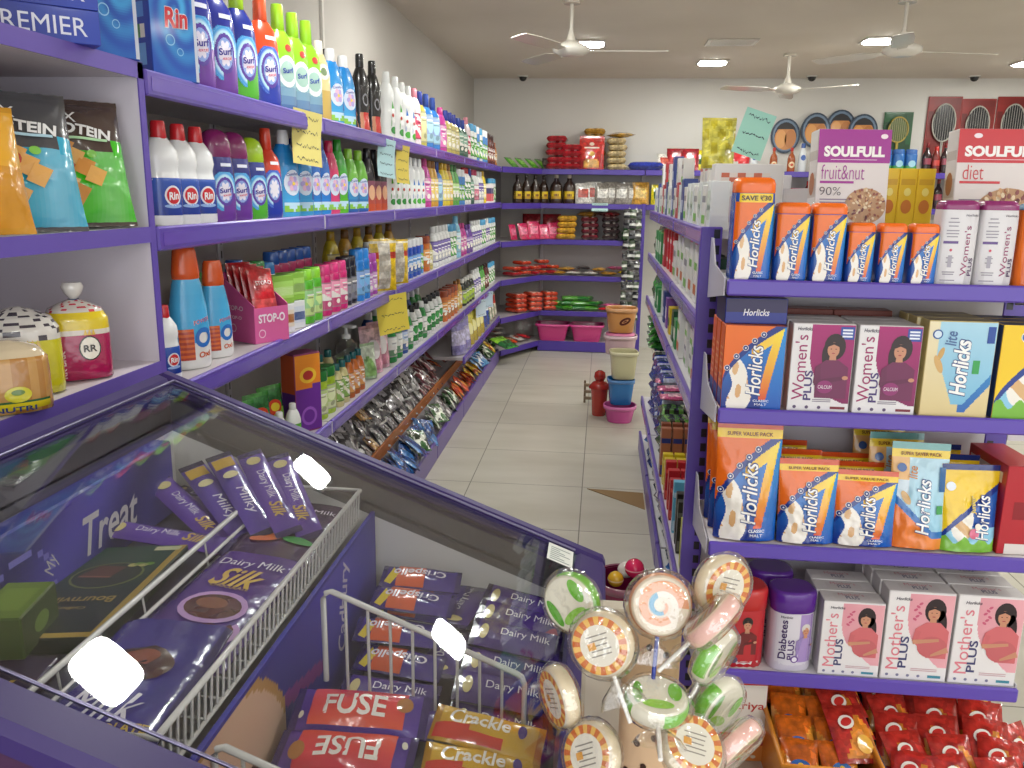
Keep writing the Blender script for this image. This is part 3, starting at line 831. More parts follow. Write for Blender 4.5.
# ------------------------------------------------------------------ chocolate
def barart(base, ends, sw=None):
    def fn(s, t):
        if s < .07 or s > .93: return ends
        return mixc(base, '#000000', .25 * abs(t - .5))
    return fn
def choc_proto(name, w, h, d, col, col2, texts, dec=None, seed=1, nu=18, nv=10, kind='barx', wr=.16):
    """flat wrapped bar: centred, lying once rotated; width along u"""
    b = MB()
    def fn(s, t):
        if s < .05 or s > .95: return col2
        k = .5 + .5 * math.sin(6 * s + 4 * t)
        return mixc(col, col2, .35 * k)
    S = pack(b, w, h, d, fn, nu, nv, kind, wr, seed, zc=True)
    if dec:
        dec(b, S, w, h)
    for t, u, v, hh, wd, c, r, sh in texts:
        b.text(t, S, u * w, v * h, hh, c, wd, r, .0022, 'film', sh, .02)
    return Proto(name, 'chocolate', [(name, b, None)])
def silkdec(b, S, w, h):
    b.blob(S, .04 * w, -.16 * h, .36 * w, .17 * h, '#c9a0d8', .0012, 'film'); b.blob(S, .04 * w, -.16 * h, .30 * w, .13 * h, '#5b3226', .0016, 'film')
    b.blob(S, .0, -.13 * h, .17 * w, .06 * h, '#8a5a40', .002, 'film')
FLAT = -PI / 2
SILK = choc_proto('silk_bar', .135, .235, .012, '#5a3590', '#3c1f66', [('Dairy Milk', 0, .34, .024, .105, '#f2ecf5', 0, 0), ('Silk', 0, .17, .05, .075, '#d9b45a', 0, .45), ('CHOCOLATE', 0, .06, .008, .06, '#c9a86a', 0, 0)], silkdec, 3, kind='bar', wr=.1)
def orangedec(b, S, w, h):
    b.blob(S, -.15 * w, -.2 * h, .2 * w, .06 * h, '#e0763a', .0015, 'film', rot=.3); b.blob(S, .22 * w, -.22 * h, .2 * w, .05 * h, '#3f9a4a', .0015, 'film', rot=-.3)
    b.blob(S, 0, .1 * h, .3 * w, .06 * h, '#6a4430', .0015, 'film')
SILK2 = choc_proto('silk_bar', .14, .235, .012, '#45264f', '#2e1640', [('Dairy Milk', .1, .30, .022, .10, '#f2ecf5', 0, 0)], orangedec, 5, kind='bar', wr=.1)
def roastdec(b, S, w, h):
    b.blob(S, -.05 * w, .10 * h, .3 * w, .14 * h, '#4a2a22', .0014, 'film'); b.blob(S, -.08 * w, .12 * h, .2 * w, .07 * h, '#8a4b3a', .0018, 'film', rot=.5)
MILKP = choc_proto('milk_chocolate_pack', .142, .24, .02, '#3a2f8c', '#251a5c', [('Milk', -.05, -.22, .05, .085, '#ece8f6', 0, .35), ('CHOCOLATE', .05, -.36, .014, .10, '#e2c25a', 0, 0)], roastdec, 9, kind='bar', wr=.35)
def dmdec(b, S, w, h):
    b.blob(S, -.36 * w, .0, .05 * w, .28 * h, '#d9c98a', .0014, 'film')
DM = choc_proto('dairy_bar', .155, .062, .012, '#4b2f86', '#27164f', [('Dairy Milk', .1, .05, .020, .085, '#f0eaf6', 0, 0)], dmdec, 2, 16, 6)
DMLONG = choc_proto('slim_chocolate_bar', .225, .044, .012, '#6a47ae', '#2d1d55', [('Dairy Milk', -.05, 0, .018, .075, '#efe8f7', 0, 0), ('Silk', .24, 0, .02, .04, '#d6b15c', 0, .4)], dmdec, 4, 18, 6)
def golddec(b, S, w, h):
    b.patch(S, -.42 * w, -.30 * w, -.4 * h, .4 * h, 2, 3, '#cda53a', .0012, 'film'); b.blob(S, -.2 * w, 0, .04 * w, .3 * h, '#e6d9a8', .0014, 'film')
DMGOLD = choc_proto('slim_chocolate_bar', .225, .044, .012, '#5f45ab', '#22183f', [('Milky', .12, 0, .02, .07, '#efe8f7', 0, .2)], golddec, 6, 18, 6)
def crdec(b, S, w, h):
    b.patch(S, -.30 * w, .05 * w, -.48 * h, .48 * h, 6, 5, '#d8603c', .0009, 'film'); b.poly(S, [(-.45 * w, -.3 * h), (-.36 * w, -.45 * h), (-.28 * w, -.05 * h), (-.36 * w, .3 * h)], '#e9cf3f', .0014, 'film')
CRISP = choc_proto('crisp_bar', .145, .058, .022, '#43308a', '#2b1c5e', [('Crispello', -.02, .08, .022, .095, '#f0e8f2', 180, .1)], crdec, 8, 16, 8)
def fusedec(b, S, w, h):
    b.patch(S, -.36 * w, .34 * w, -.42 * h, .46 * h, 10, 6, lambda s, t: mixc('#e4573e', '#d8324e', t), .0009, 'film')
    b.blob(S, .33 * w, .12 * h, .06 * w, .2 * h, '#a9713c', .0014, 'film'); b.blob(S, -.42 * w, -.2 * h, .02 * w, .09 * h, '#e9e2d2', .0014, 'film')
FUSE = choc_proto('fuse_bar', .185, .062, .034, '#5b3aa0', '#2f1c5c', [('FUSE', -.03, .02, .030, .085, '#f4eee8', 0, 0)], fusedec, 12, 18, 10)
def cracdec(b, S, w, h):
    b.patch(S, -.47 * w, .15 * w, -.45 * h, .35 * h, 8, 6, lambda s, t: '#d23a2e' if t < .55 - .25 * s else None, .0009, 'film')
    b.blob(S, .3 * w, .12 * h, .04 * w, .2 * h, '#4b2f86', .0014, 'film')
CRACK = choc_proto('crackle_bar', .155, .055, .026, '#e0b22f', '#b98522', [('Crackle', -.08, .14, .022, .085, '#f5efe4', 0, .1)], cracdec, 14, 16, 8)
STAR = choc_proto('caramel_bar', .155, .05, .024, '#e5bf2a', '#c29a20', [('5Star', -.08, .08, .026, .08, '#f6f0e2', 0, .15), ('NUTTY', .22, -.1, .013, .05, '#b5412c', 0, 0)], None, 15, 16, 8)
REDB = choc_proto('red_bar', .12, .05, .022, '#c0303a', '#7d1f5a', [], None, 17, 12, 6)
IC = 'in the chocolate chest'
def lay(pr, x, y, z, yaw=0, tx=0, ty=0, desc='', grp=None, where=IC, end='the back'):
    """lying flat (front up), text upright towards the till; tx tilts the far edge up, ty tilts the right edge down"""
    e = (Matrix.Rotation(math.radians(yaw), 4, 'Z') @ Matrix.Rotation(math.radians(ty), 4, 'Y') @ Matrix.Rotation(math.radians(tx), 4, 'X') @ Matrix.Rotation(FLAT, 4, 'X')).to_euler()
    return put(pr, (x, y, z), e, desc, where, end, grp)
# in the basket
lay(SILK2, -.507, 1.275, .960, 4, 0, 4, 'dark chocolate slab with orange and green fruit', where='far end of the wire basket')
lay(SILK, -.512, 1.04, .958, -6, 3, 3, 'purple silk chocolate slab with a round chocolate print', where='in the middle of the wire basket')
lay(MILKP, -.508, .80, .972, 4, 2, 2, 'crumpled dark blue chocolate pack with gold lettering', where='near end of the wire basket')
lay(SILK, -.507, .985, .9505, 2, 0, 3, 'purple silk chocolate slab half covered by the slab above', where='in the wire basket')
# flat boxes on the upper deck
def flatbox(name, w, h, d, art, cat='chocolate box'):
    b = MB(); b.box(-w / 2, w / 2, -h / 2, h / 2, 0, d, art[0], 'carton', .002); art[1](b, topf(d), w, h); return Proto(name, cat, [(name, b, None)])
def bourn(b, S, w, h):
    b.patch(S, -w * .49, w * .49, -h * .49, h * .49, 14, 24, lambda s, t: '#b0923a' if min(s, 1 - s) * w < .006 and True or t * h < .007 else mixc('#14261c', '#1f5240', max(0, (.95 - t)) if False else max(0, t - .35)), .0006)
    for k, c in ((1, '#6f7a3a'), (.93, '#15281d')):
        b.blob(S, 0, .13 * h, .34 * w * k, .15 * h * k, c, .001 + (1 - k) * .005)
    b.poly(S, [(-.26 * w, .13 * h), (.06 * w, .11 * h), (.12 * w, .22 * h), (-.16 * w, .24 * h)], '#5a3124', .0018)
    b.poly(S, [(-.26 * w, .13 * h), (.06 * w, .11 * h), (.06 * w, .095 * h), (-.26 * w, .11 * h)], '#8a5440', .0018)
    for i in range(4):
        b.blob(S, (.16 + .05 * i) * w, (.235 + .012 * (i % 2)) * h, .05 * w, .02 * h, '#c9c07a' if i % 2 == 0 else '#6f9a3c', .002)
    b.text('Bournville', S, .0, -.14 * h, .018, '#a58d45', .10, 180, .0016); b.text('Cadbury', S, .0, -.22 * h, .010, '#a58d45', .045, 180, .0016, shear=.2)
    b.blob(S, -.12 * w, -.3 * h, .05 * w, .03 * h, '#6d6131', .0014, ring=.7)
    b.patch(S, .2 * w, .46 * w, .42 * h, .47 * h, 1, 1, '#c9c79a', .0014); b.patch(S, -.44 * w, -.38 * w, .44 * h, .47 * h, 1, 1, '#d8d8cc', .0014)
BOURN = flatbox('dark_chocolate_box', .155, .285, .022, ('#12241b', bourn))
put(BOURN, (-.692, 1.02, .949), (0, math.radians(-4), math.radians(4)), 'flat dark green chocolate box with a gold edge', IC)
def silkb(b, S, w, h):
    b.text('Silk', S, .15 * w, 0, .045, '#cfa84a', .08, 0, .0016, shear=.45)
    b.blob(S, -.1 * w, -.25 * h, .4 * w, .12 * h, '#7d4aa0', .001)
SILKB = flatbox('silk_box', .145, .15, .02, ('#2c1240', silkb))
put(SILKB, (-.70, .775, .9425), (0, 0, math.radians(8)), 'purple silk chocolate box with gold script lettering', 'at the near edge of the chest')
def treat(b, S, w, h):
    pass
b = MB(); tw, th, td = .46, .135, .035
b.box(-tw / 2, tw / 2, 0, td, 0, th, '#2a2a80', 'carton', .003)
b.patch(flat(0), -tw * .49, tw * .49, .003, th - .003, 40, 14, lambda s, t: mixc('#23236f', '#5048b8', .5 + .5 * math.sin(9 * s - 3 * t)) if math.hypot(s - .1, (t - .3) * .4) > .16 or math.hypot(s - .1, (t - .3) * .4) < .14 else '#7a76d0', .0008)
b.text('Treat', flat(0), .03, .062, .062, '#cfcbd0', .15, 0, .0016, shear=.3)
b.text('My', flat(0), -.12, .055, .03, '#cfcbd0', .03, 60, .0016, shear=.3)
thing('treat_box', 'long blue gift box lettered Treat standing against the chest wall', 'chocolate box', [('treat_box', b, None)], (-.757, 1.145, .944), (0, 0, PI / 2))
b = MB(); b.box(-.03, .03, -.05, .05, 0, .055, '#41581a', 'carton', .002, cols={'+z': '#667f24', '+x': '#32481a'}); b.blob(lambda u, v, o: (.03 + o, u, v), .0, .026, .02, .012, '#6f8c3a', .001); b.patch(topf(.055), -.02, .02, -.03, .03, 1, 1, '#75902e', .0006)
thing('mint_box', 'small olive green box at the near end of the blue gift box', 'chocolate box', [('mint_box', b, None)], (-.71, .885, .965), (0, 0, math.radians(12)))
# fan of slim bars leaning on the far wall
for i, (px, yy, zz, yaw, ty, pr, dsc) in enumerate(((-.685, 1.285, 1.01, -33, 16, DMLONG, 'purple slim silk bar'), (-.64, 1.30, 1.02, -40, 20, DMGOLD, 'purple slim bar with gold band'),
        (-.60, 1.305, 1.03, -45, 22, DMGOLD, 'purple slim bar with gold band'), (-.555, 1.315, 1.028, -50, 22, DMLONG, 'purple slim silk bar'), (-.515, 1.325, 1.016, -54, 22, DMLONG, 'purple slim silk bar'),
        (-.675, 1.185, .978, -4, 4, DMLONG, 'purple slim silk bar'))):
    lay(pr, px, yy, zz - .026 + .004 * i if i < 5 else zz, yaw, 12, ty, dsc, where='fanned at the chest wall', end='the near side')
lay(DM, -.715, 1.39, .962, -20, 0, 4, 'purple milk chocolate bar tucked under the fan of slim bars', where=IC)
# far compartment: crisp bars and milk bars
k = 0
for i, (x, y, z, yw) in enumerate(((-.300, 1.365, .842, 4), (-.30, 1.30, .832, 0), (-.305, 1.335, .80, -4), (-.29, 1.40, .80, 3), (-.315, 1.25, .80, 3), (-.30, 1.20, .775, -3))):
    lay(CRISP, x, y, z, yw, 12, 4, 'orange and purple bar lettered upside down', where='far chest pile')
for i, (x, y, z, yw) in enumerate(((-.115, 1.39, .792, -8), (-.118, 1.335, .79, -6), (-.12, 1.28, .778, -3), (-.125, 1.225, .762, -2), (-.13, 1.17, .748, 0), (-.13, 1.12, .73, 2))):
    lay(DM, x, y, z, yw, 14, 8, 'dark purple milk chocolate bar', where='stepped chest row')
for i, (x, y, z, yw) in enumerate(((-.225, 1.375, .79, 80), (-.235, 1.26, .765, 86))):
    lay(DM, x, y, z, yw, 0, 0, 'purple chocolate bar turned end on', where='between the far chest piles')
for i, (x, y, z) in enumerate(((-.30, 1.13, .765), (-.295, 1.095, .748))):
    lay(DM, x, y, z, 0, 6, 4, 'purple milk chocolate bar', where='behind the middle wire divider')
lay(REDB, -.06, 1.36, .772, 70, 0, 8, 'red and purple wrapped bar', where='in the far corner of the chest beside the paper slip')
# near compartment
for i, (x, y, z, yw, tx) in enumerate(((-.292, 1.022, .795, -3, 4), (-.297, .968, .840, 2, 22), (-.302, .912, .818, 180, -16), (-.292, .858, .792, 3, 16), (-.29, .808, .768, -2, 14))):
    lay(FUSE, x, y, z, yw, tx, 1, 'orange red bar with purple ends', where='near chest pile')
for i, (x, y, z, yw) in enumerate(((-.128, .985, .812, -4), (-.13, .935, .795, 3))):
    lay(CRACK, x, y, z, yw, 18, 8, 'yellow and red crackle bar', where='beside the orange red bars')
for i, (x, y, z, yw) in enumerate(((-.125, .888, .775, 2), (-.12, .845, .765, -4))):
    lay(STAR, x, y, z, yw, 16, 8, 'yellow caramel bar', where='below the crackle bars')
lay(REDB, -.205, .875, .772, 40, 8, 0, 'red and purple wrapped bar', where='between the orange and yellow piles')
for i, (x, y) in enumerate(((-.30, .775), (-.15, .775))):
    lay(DM, x, y, .745, 4, 0, 0, 'dark purple milk chocolate bar', where='at the front of the chest floor')

settle(these('crisp_bar') + these('dairy_bar') + these('fuse_bar') + these('crackle_bar') + these('caramel_bar') + these('red_bar'), [o for o in COL.objects if o.name.startswith('display_chest')], (0, 0, .003), 5)
# ================================================================== ART FOR THE END RACK
OR_ = '#ee6d16'
def horl(s, t):
    c = .34 + .74 * s ** .58
    if t > c: return mixc('#e65c0a', '#ec7216', t) 
    if t > c - .085: return '#1b3583'
    xs = .66 + .26 * t ** 1.3
    wd = .055 + .02 * math.sin(PI * t)
    if t > .12 and abs(s - xs) < wd and t < c - .1: return mixc('#e0542a', '#f6d23a', (t - .12) / .7)
    if t > c - .20 and s > .45 and s < xs + wd: return mixc('#f3a52c', '#f6dc4a', s)
    m = ((s - .25 - .06 * math.sin(t * 7)) / (.17 + .03 * math.sin(t * 15))) ** 2 + ((t - .18) / .46) ** 2
    if m < 1:
        q = math.sin((t * 13 + s * 7)) * math.sin(s * 22 - t * 6)
        return mixc('#d9a56a', '#e8c89a', t) if q > .42 and t > .12 else '#f3ede2'
    if s > xs: return mixc('#1a58b4', '#2a94dc', t)
    return mixc('#1c3588', '#2277c8', min(1, max(0, t * 1.5 - .1)))
def horlick_face(b, S, w, h, mat='carton', t0=0, t1=1, fn=horl, word='Horlicks', tc='#f6f4ef', ol='#1b2f78', sub='CLASSIC MALT', v0=0, dots=True, off=0, tu=.02, nu=84, nv=120, fill=True):
    """art between heights t0*h and t1*h"""
    H = (t1 - t0) * h; z0 = v0 + t0 * h
    if fill:
        b.patch(S, -w * .495, w * .495, z0, z0 + H, nu, nv, fn, .0006 + off, mat)
    b.text(word, S, w * tu, z0 + H * .47, w * .24, tc, H * .60, 90, .0024 + off, mat, .22, .012, ol, .03)
    if dots:
        for i in range(5):
            s = .07 + i * .14; t = .34 + .74 * s ** .58 - .005
            b.blob(S, (s - .5) * w, z0 + t * H, w * .05, w * .05, '#e8e3da', .0014 + off, mat, 12); b.blob(S, (s - .5) * w, z0 + t * H, w * .04, w * .04, '#1b2f78', .0019 + off, mat, 12)
            b.blob(S, (s - .5) * w, z0 + t * H, w * .016, w * .016, '#dfe6ee', .0023 + off, mat, 8)
    if sub:
        for i, k in enumerate(sub.split()):
            b.text(k, S, w * .16, z0 + H * (.105 - .045 * i), H * .028, '#eef2f8', w * (.26 if i == 0 else .2), 0, .002 + off, mat)

def rjar(name, w, d, h, body, cap, capt=.16, facefn=None, e=5, word=True):
    """rounded rectangular plastic jar with a soft-edged lid"""
    b = MB(); c = MB()
    hb = h * (1 - capt)
    ss = [(0, w * .47, d * .46), (h * .02, w * .5, d * .5), (hb * .5, w * .5, d * .5), (hb * .9, w * .5, d * .5), (hb, w * .485, d * .485)]
    b.loft(ss, body, 'plastic', 32, e)
    facefn(b, fsurf(ss, e), w * .97, hb)
    cs = [(hb, w * .48, d * .48), (hb + .002, w * .49, d * .49), (h - h * .06, w * .485, d * .485), (h - h * .02, w * .45, d * .45), (h, w * .36, d * .36)]
    c.loft(cs, cap, 'plastic', 32, e)
    return Proto(name, 'jar', [('jar_body', b, None), ('lid', c, None)])

EY = 2.018           # front line of goods on the end rack
def rk(pr, xc, z, d, desc, where, rz=0, rx=0, dy=0, grp=None, end='the aisle'):
    return put(pr, (xc, EY + d / 2 + dy, z + .0008 + abs(math.sin(rx)) * d / 2), (rx, 0, rz), desc, where, end, grp)

def carton(name, cat, w, d, h, col, faces, cols=None):
    b = MB(); b.box(-w / 2, w / 2, -d / 2, d / 2, 0, h, col, 'carton', .0015, cols=cols)
    faces(b, w, d, h)
    return Proto(name, cat, [(name, b, None)])
Sw = 'end rack top shelf'
# big jar with the saving band
def jarface(b, S, w, h):
    horlick_face(b, S, w, h, 'plastic', .0, .99)
def jarface_save(b, S, w, h):
    horlick_face(b, S, w, h, 'plastic', .0, .90)
    b.patch(S, -w * .5, w * .5, h * .895, h * .995, 10, 2, '#f2cf22', .001, 'plastic'); b.text('SAVE \u20b930', S, .0, h * .945, h * .06, '#3a2417', w * .74, 0, .0022, 'plastic', 0, .03)
J1 = rjar('malt_drink_jar', .094, .075, .235, '#1c4aa0', OR_, .15, jarface_save)
J2 = rjar('malt_drink_jar', .078, .062, .180, '#1c4aa0', OR_, .14, jarface)
J3 = rjar('malt_drink_jar', .062, .05, .137, '#1c4aa0', OR_, .15, jarface)
z1 = 1.328
rk(J1, .348, z1, .075, 'tall blue and orange malt drink jar with a yellow saving band', Sw, .05)
for x in (.438, .520): rk(J2, x, z1, .062, 'medium blue and orange malt drink jar', Sw, .03)
for x in (.593, .663, .733): rk(J3, x, z1, .05, 'small blue and orange malt drink jar', Sw, .06)
def wpface(b, S, w, h):
    b.patch(S, -w * .49, w * .49, h * .02, h * .98, 4, 6, '#d9d6d8', .0005, 'plastic')
    b.text("Women's", S, w * .20, h * .46, w * .17, '#8f1f5a', h * .66, 90, .0016, 'plastic', 0, .02); b.text('PLUS', S, w * .37, h * .25, w * .11, '#4b2a5a', h * .24, 90, .0016, 'plastic', 0, .02)
    b.text('Horlicks', S, w * .27, h * .93, h * .03, '#5a5560', w * .34, 0, .0016, 'plastic', .2)
    for i, (v, ww) in enumerate(((.88, .22), (.83, .3), (.78, .26), (.72, .34), (.68, .34), (.64, .3), (.36, .2), (.30, .2), (.17, .34), (.14, .3), (.06, .4))):
        b.patch(S, -w * (.2 + ww / 2), -w * (.2 - ww / 2), h * v, h * (v + .014), 2, 1, '#8d8791', .0011, 'plastic')
    b.patch(S, -w * .42, -w * .02, h * .555, h * .59, 3, 1, '#5b3c80', .0011, 'plastic'); b.blob(S, -w * .2, h * .47, w * .04, w * .04, '#c23a52', .0012, 'plastic', 10)
    b.patch(S, -w * .25, -w * .14, h * .24, h * .40, 2, 3, '#9f9aa5', .0011, 'plastic')
WP = rjar('womens_drink_jar', .083, .06, .19, '#d5d2d4', '#8a2a68', .11, wpface, 6)
for x in (.803, .888): rk(WP, x, z1, .06, 'white drink jar with a plum lid', Sw, .03)
def orj(b, S, w, h):
    b.patch(S, -w * .5, w * .1, h * .02, h * .98, 4, 10, lambda s, t: '#e2651a' if int(t * 30) % 3 else '#f0924c', .0005, 'plastic'); horlick_face(b, lambda u, v, o: S(u + w * .3, v, o), w * .4, h, 'plastic', .0, .9, nu=8, nv=20, dots=False, sub=None)
J4 = rjar('malt_drink_jar', .085, .065, .185, '#e8701c', '#6fb6dc', .08, orj)
rk(J4, .982, z1, .065, 'orange malt drink jar with a pale blue lid', Sw, -.1)
# cereal boxes behind
def soul(col, sub, bowl, left):
    def f(b, w, d, h):
        S = flat(-d / 2)
        b.patch(S, -w * .5, w * .5, h * .66, h * .998, 2, 2, col, .0006)
        b.text('SOULFULL', S, .0, h * .775, h * .11, '#f5f1ee', w * .84, 0, .0014, 'carton', 0, .05); b.patch(S, -w * .32, w * .32, h * .69, h * .695, 1, 1, '#f0dfe6', .001)
        b.blob(S, w * (.4 if left else -.28), h * .93, w * .05, h * .025, '#f3e3ea', .001)
        b.text(sub, S, -w * .14 if left else -w * .3, h * .565, h * .15, col, w * (.6 if left else .24), 0, .0014, 'carton', 0, -.01); b.patch(S, -w * .45, w * .02, h * .45, h * .475, 1, 1, col, .001)
        if left:
            b.text('90%', S, -w * .30, h * .37, h * .085, '#4a4048', w * .3, 0, .0014, 'carton', 0, -.01)
        for i in range(4):
            b.patch(S, -w * .44, -w * (.0 + .06 * (i % 2)), h * (.28 - i * .03), h * (.292 - i * .03), 1, 1, '#8d7a90', .001)
        cx, cy, rx = (w * .20, h * .22, w * .29) if left else (w * .14, h * .1, w * .42)
        b.blob(S, cx, cy, rx, rx * .85, '#b98f66', .001, n=24)
        R_ = random.Random(4)
        for i in range(110):
            a, r = R_.random() * 6.28, math.sqrt(R_.random()) * .95
            u, v = cx + rx * r * math.cos(a), cy + rx * .85 * r * math.sin(a)
            if -w * .48 < u < w * .48 and v > h * .02:
                b.blob(S, u, v, rx * .08, rx * .055, R_.choice(('#d9b98e', '#8a4a44', '#e6d3b0', '#a4603a', '#6e3438', '#cfa070')), .0015 + .0004 * (i % 3), n=7, rot=a)
        SX = side(-w / 2)
        b.patch(SX, -d * .45, d * .45, h * .02, h * .98, 2, 10, lambda s, t: '#d6cfcb' if int(t * 14) % 2 else '#bdb2ac', .0006); b.blob(SX, 0, h * .45, d * .3, h * .12, '#a4643e', .0012)
    return f
SF = carton('cereal_box', 'cereal box', .176, .06, .235, '#dcd4d0', soul('#a02a90', 'fruit&nut', 0, True))
SD = carton('cereal_box', 'cereal box', .200, .06, .232, '#dcd4d0', soul('#c8343c', 'diet', 0, False))
put(SF, (.605, 2.22, 1.4475), (math.radians(-4), 0, math.radians(5)), 'white cereal box with a magenta top band', 'behind the small jars on the end rack')
put(SD, (.938, 2.2, 1.452), (math.radians(-4), 0, math.radians(2)), 'white cereal box with a red top band', 'behind the white jars on the end rack')
def plainc(name, w, d, h, col, bands, cat='carton'):
    def f(b, w_, d_, h_):
        S = flat(-d_ / 2)
        for t0, t1, c in bands:
            b.patch(S, -w_ * .46, w_ * .46, h_ * t0, h_ * t1, 1, 1, c, .0006); b.patch(side(-w_ / 2), -d_ * .46, d_ * .46, h_ * t0, h_ * t1, 1, 1, c, .0006)
    return carton(name, cat, w, d, h, col, f)
# display crates that the cereal boxes stand on (second row of the shelf)
for x, c, l in ((.605, '#cfc8cc', 'low white carton under the magenta banded cereal box'), (.938, '#d2ccd0', 'low white carton under the red banded cereal box')):
    b = MB(); b.box(-.085, .085, -.04, .04, 0, .112 if x < .7 else .117, c, 'carton', .002); b.patch(flat(-.04), -.07, .07, .03, .08, 1, 1, '#a86a9a', .0006)
    thing('carton', l, 'carton', [('carton', b, None)], (x, 2.215, 1.3285))
def yel(b, w, d, h):
    S = flat(-d / 2)
    b.blob(S, 0, h * .35, w * .3, h * .12, '#c9762a', .001); b.patch(S, -w * .4, w * .4, h * .72, h * .82, 1, 1, '#d2a21c', .0008); b.blob(S, 0, h * .6, w * .2, h * .07, '#f3e07a', .001)
YB_ = carton('noodle_pack', 'packet', .045, .04, .15, '#e6bd22', yel)
for x in (.745, .79, .835): put(YB_, (x, 2.37, 1.4475), (0, 0, .05), 'tall yellow packet between the two cereal boxes', 'behind the end rack', 'the aisle')
# ---- second shelf
z2 = 1.018; Sw2 = 'end rack second shelf'
def hface(b, w, d, h):
    horlick_face(b, flat(-d / 2), w, h)
    SX = side(-w / 2)
    b.patch(SX, -d * .48, d * .48, h * .02, h * .98, 4, 14, lambda s, t: '#e0601a' if t > .2 else '#1c3588', .0006)
    for i in range(6):
        b.patch(SX, -d * .3, d * .3, h * (.3 + .08 * i), h * (.33 + .08 * i), 1, 1, '#f0a46a', .001)
HC = carton('malt_drink_carton', 'carton', .143, .06, .203, '#d8611c', hface, {'+z': '#c9601f'})
rk(HC, .372, z2, .06, 'orange and blue malt drink refill carton at the front', Sw2, .0)
for i in (1, 2): rk(HC, .371 - .001 * i, z2, .06, 'orange and blue carton queued behind', Sw2, .0, 0, .064 * i, end='the front')
def lyf(b, w, d, h):
    S = flat(-d / 2); b.patch(S, -w * .49, w * .49, h * .45, h * .97, 1, 1, '#2c2350', .0006); b.text('Horlicks', S, .0, h * .45, h * .26, '#e8e6ee', w * .42, 0, .0016, 'carton', .2); b.patch(side(-w / 2), -d * .48, d * .48, h * .05, h * .95, 1, 1, '#231c48', .0006)
LY = carton('malt_drink_carton', 'carton', .146, .12, .062, '#29348c', lyf, {'+z': '#4a3b52'})
put(LY, (.372, 2.105, z2 + .2045), (0, 0, math.radians(2)), 'dark blue malt drink carton lying on the orange cartons', Sw2)
SKIN = '#c78c6e'
def figure(b, S, cx, cy, s, dress, hair, kind, mat='carton', o=0):
    """printed person: s = height of the picture in metres"""
    if kind != 'man':
        b.blob(S, cx + .02 * s, cy + .36 * s, .17 * s, .22 * s, hair, .0012 + o, mat); b.blob(S, cx - .10 * s if kind == 'sari' else cx + .15 * s, cy + .16 * s, .07 * s, .22 * s, hair, .0012 + o, mat, rot=.12)
    else:
        b.blob(S, cx, cy + .40 * s, .13 * s, .14 * s, hair, .0012 + o, mat)
    b.poly(S, [(cx - .05 * s, cy + .2 * s), (cx + .05 * s, cy + .2 * s), (cx + .06 * s, cy + .1 * s), (cx - .06 * s, cy + .1 * s)], SKIN, .0014 + o, mat)
    if kind == 'mother':
        b.poly(S, [(cx - .27 * s, cy + .02 * s), (cx - .1 * s, cy + .15 * s), (cx + .12 * s, cy + .15 * s), (cx + .27 * s, cy), (cx + .27 * s, cy - .5 * s), (cx - .05 * s, cy - .5 * s), (cx - .27 * s, cy - .22 * s)], dress, .0016 + o, mat)
        b.blob(S, cx + .03 * s, cy - .30 * s, .24 * s, .2 * s, mixc(dress, '#000000', .12), .0019 + o, mat)
        b.poly(S, [(cx - .27 * s, cy + .0 * s), (cx - .30 * s, cy - .20 * s), (cx - .22 * s, cy - .24 * s), (cx - .17 * s, cy - .02 * s)], mixc(dress, '#000000', .06), .0021 + o, mat)
        b.poly(S, [(cx - .30 * s, cy - .18 * s), (cx + .12 * s, cy - .14 * s), (cx + .13 * s, cy - .19 * s), (cx - .28 * s, cy - .26 * s)], SKIN, .0023 + o, mat)
        b.poly(S, [(cx + .26 * s, cy - .28 * s), (cx + .30 * s, cy - .38 * s), (cx + .02 * s, cy - .47 * s), (cx + .02 * s, cy - .43 * s)], SKIN, .0023 + o, mat)
    else:
        b.poly(S, [(cx - .26 * s, cy + .02 * s), (cx - .1 * s, cy + .14 * s), (cx + .1 * s, cy + .14 * s), (cx + .26 * s, cy + .02 * s), (cx + .26 * s, cy - .5 * s), (cx - .24 * s, cy - .5 * s)], dress, .0016 + o, mat)
        b.poly(S, [(cx - .26 * s, cy + .02 * s), (cx - .18 * s, cy + .08 * s), (cx - .16 * s, cy - .25 * s), (cx - .28 * s, cy - .25 * s)], mixc(dress, '#000000', .15), .0019 + o, mat)
        b.poly(S, [(cx - .28 * s, cy - .20 * s), (cx + .2 * s, cy - .12 * s), (cx + .22 * s, cy - .18 * s), (cx - .26 * s, cy - .29 * s)], mixc(dress, '#000000', .25), .0021 + o, mat)
        b.blob(S, cx + .22 * s, cy - .15 * s, .05 * s, .035 * s, SKIN, .0023 + o, mat, 8)
    b.blob(S, cx, cy + .31 * s, .095 * s, .125 * s, SKIN, .0017 + o, mat)
    b.poly(S, [(cx - .09 * s, cy + .36 * s), (cx - .06 * s, cy + .43 * s), (cx + .06 * s, cy + .43 * s), (cx + .09 * s, cy + .36 * s), (cx, cy + .40 * s)], hair, .0019 + o, mat)
    for q in (-1, 1): b.blob(S, cx + q * .038 * s, cy + .325 * s, .014 * s, .008 * s, '#2a1a18', .0021 + o, mat, 6)
    b.blob(S, cx, cy + .255 * s, .028 * s, .010 * s, '#a8434a', .0021 + o, mat, 8)
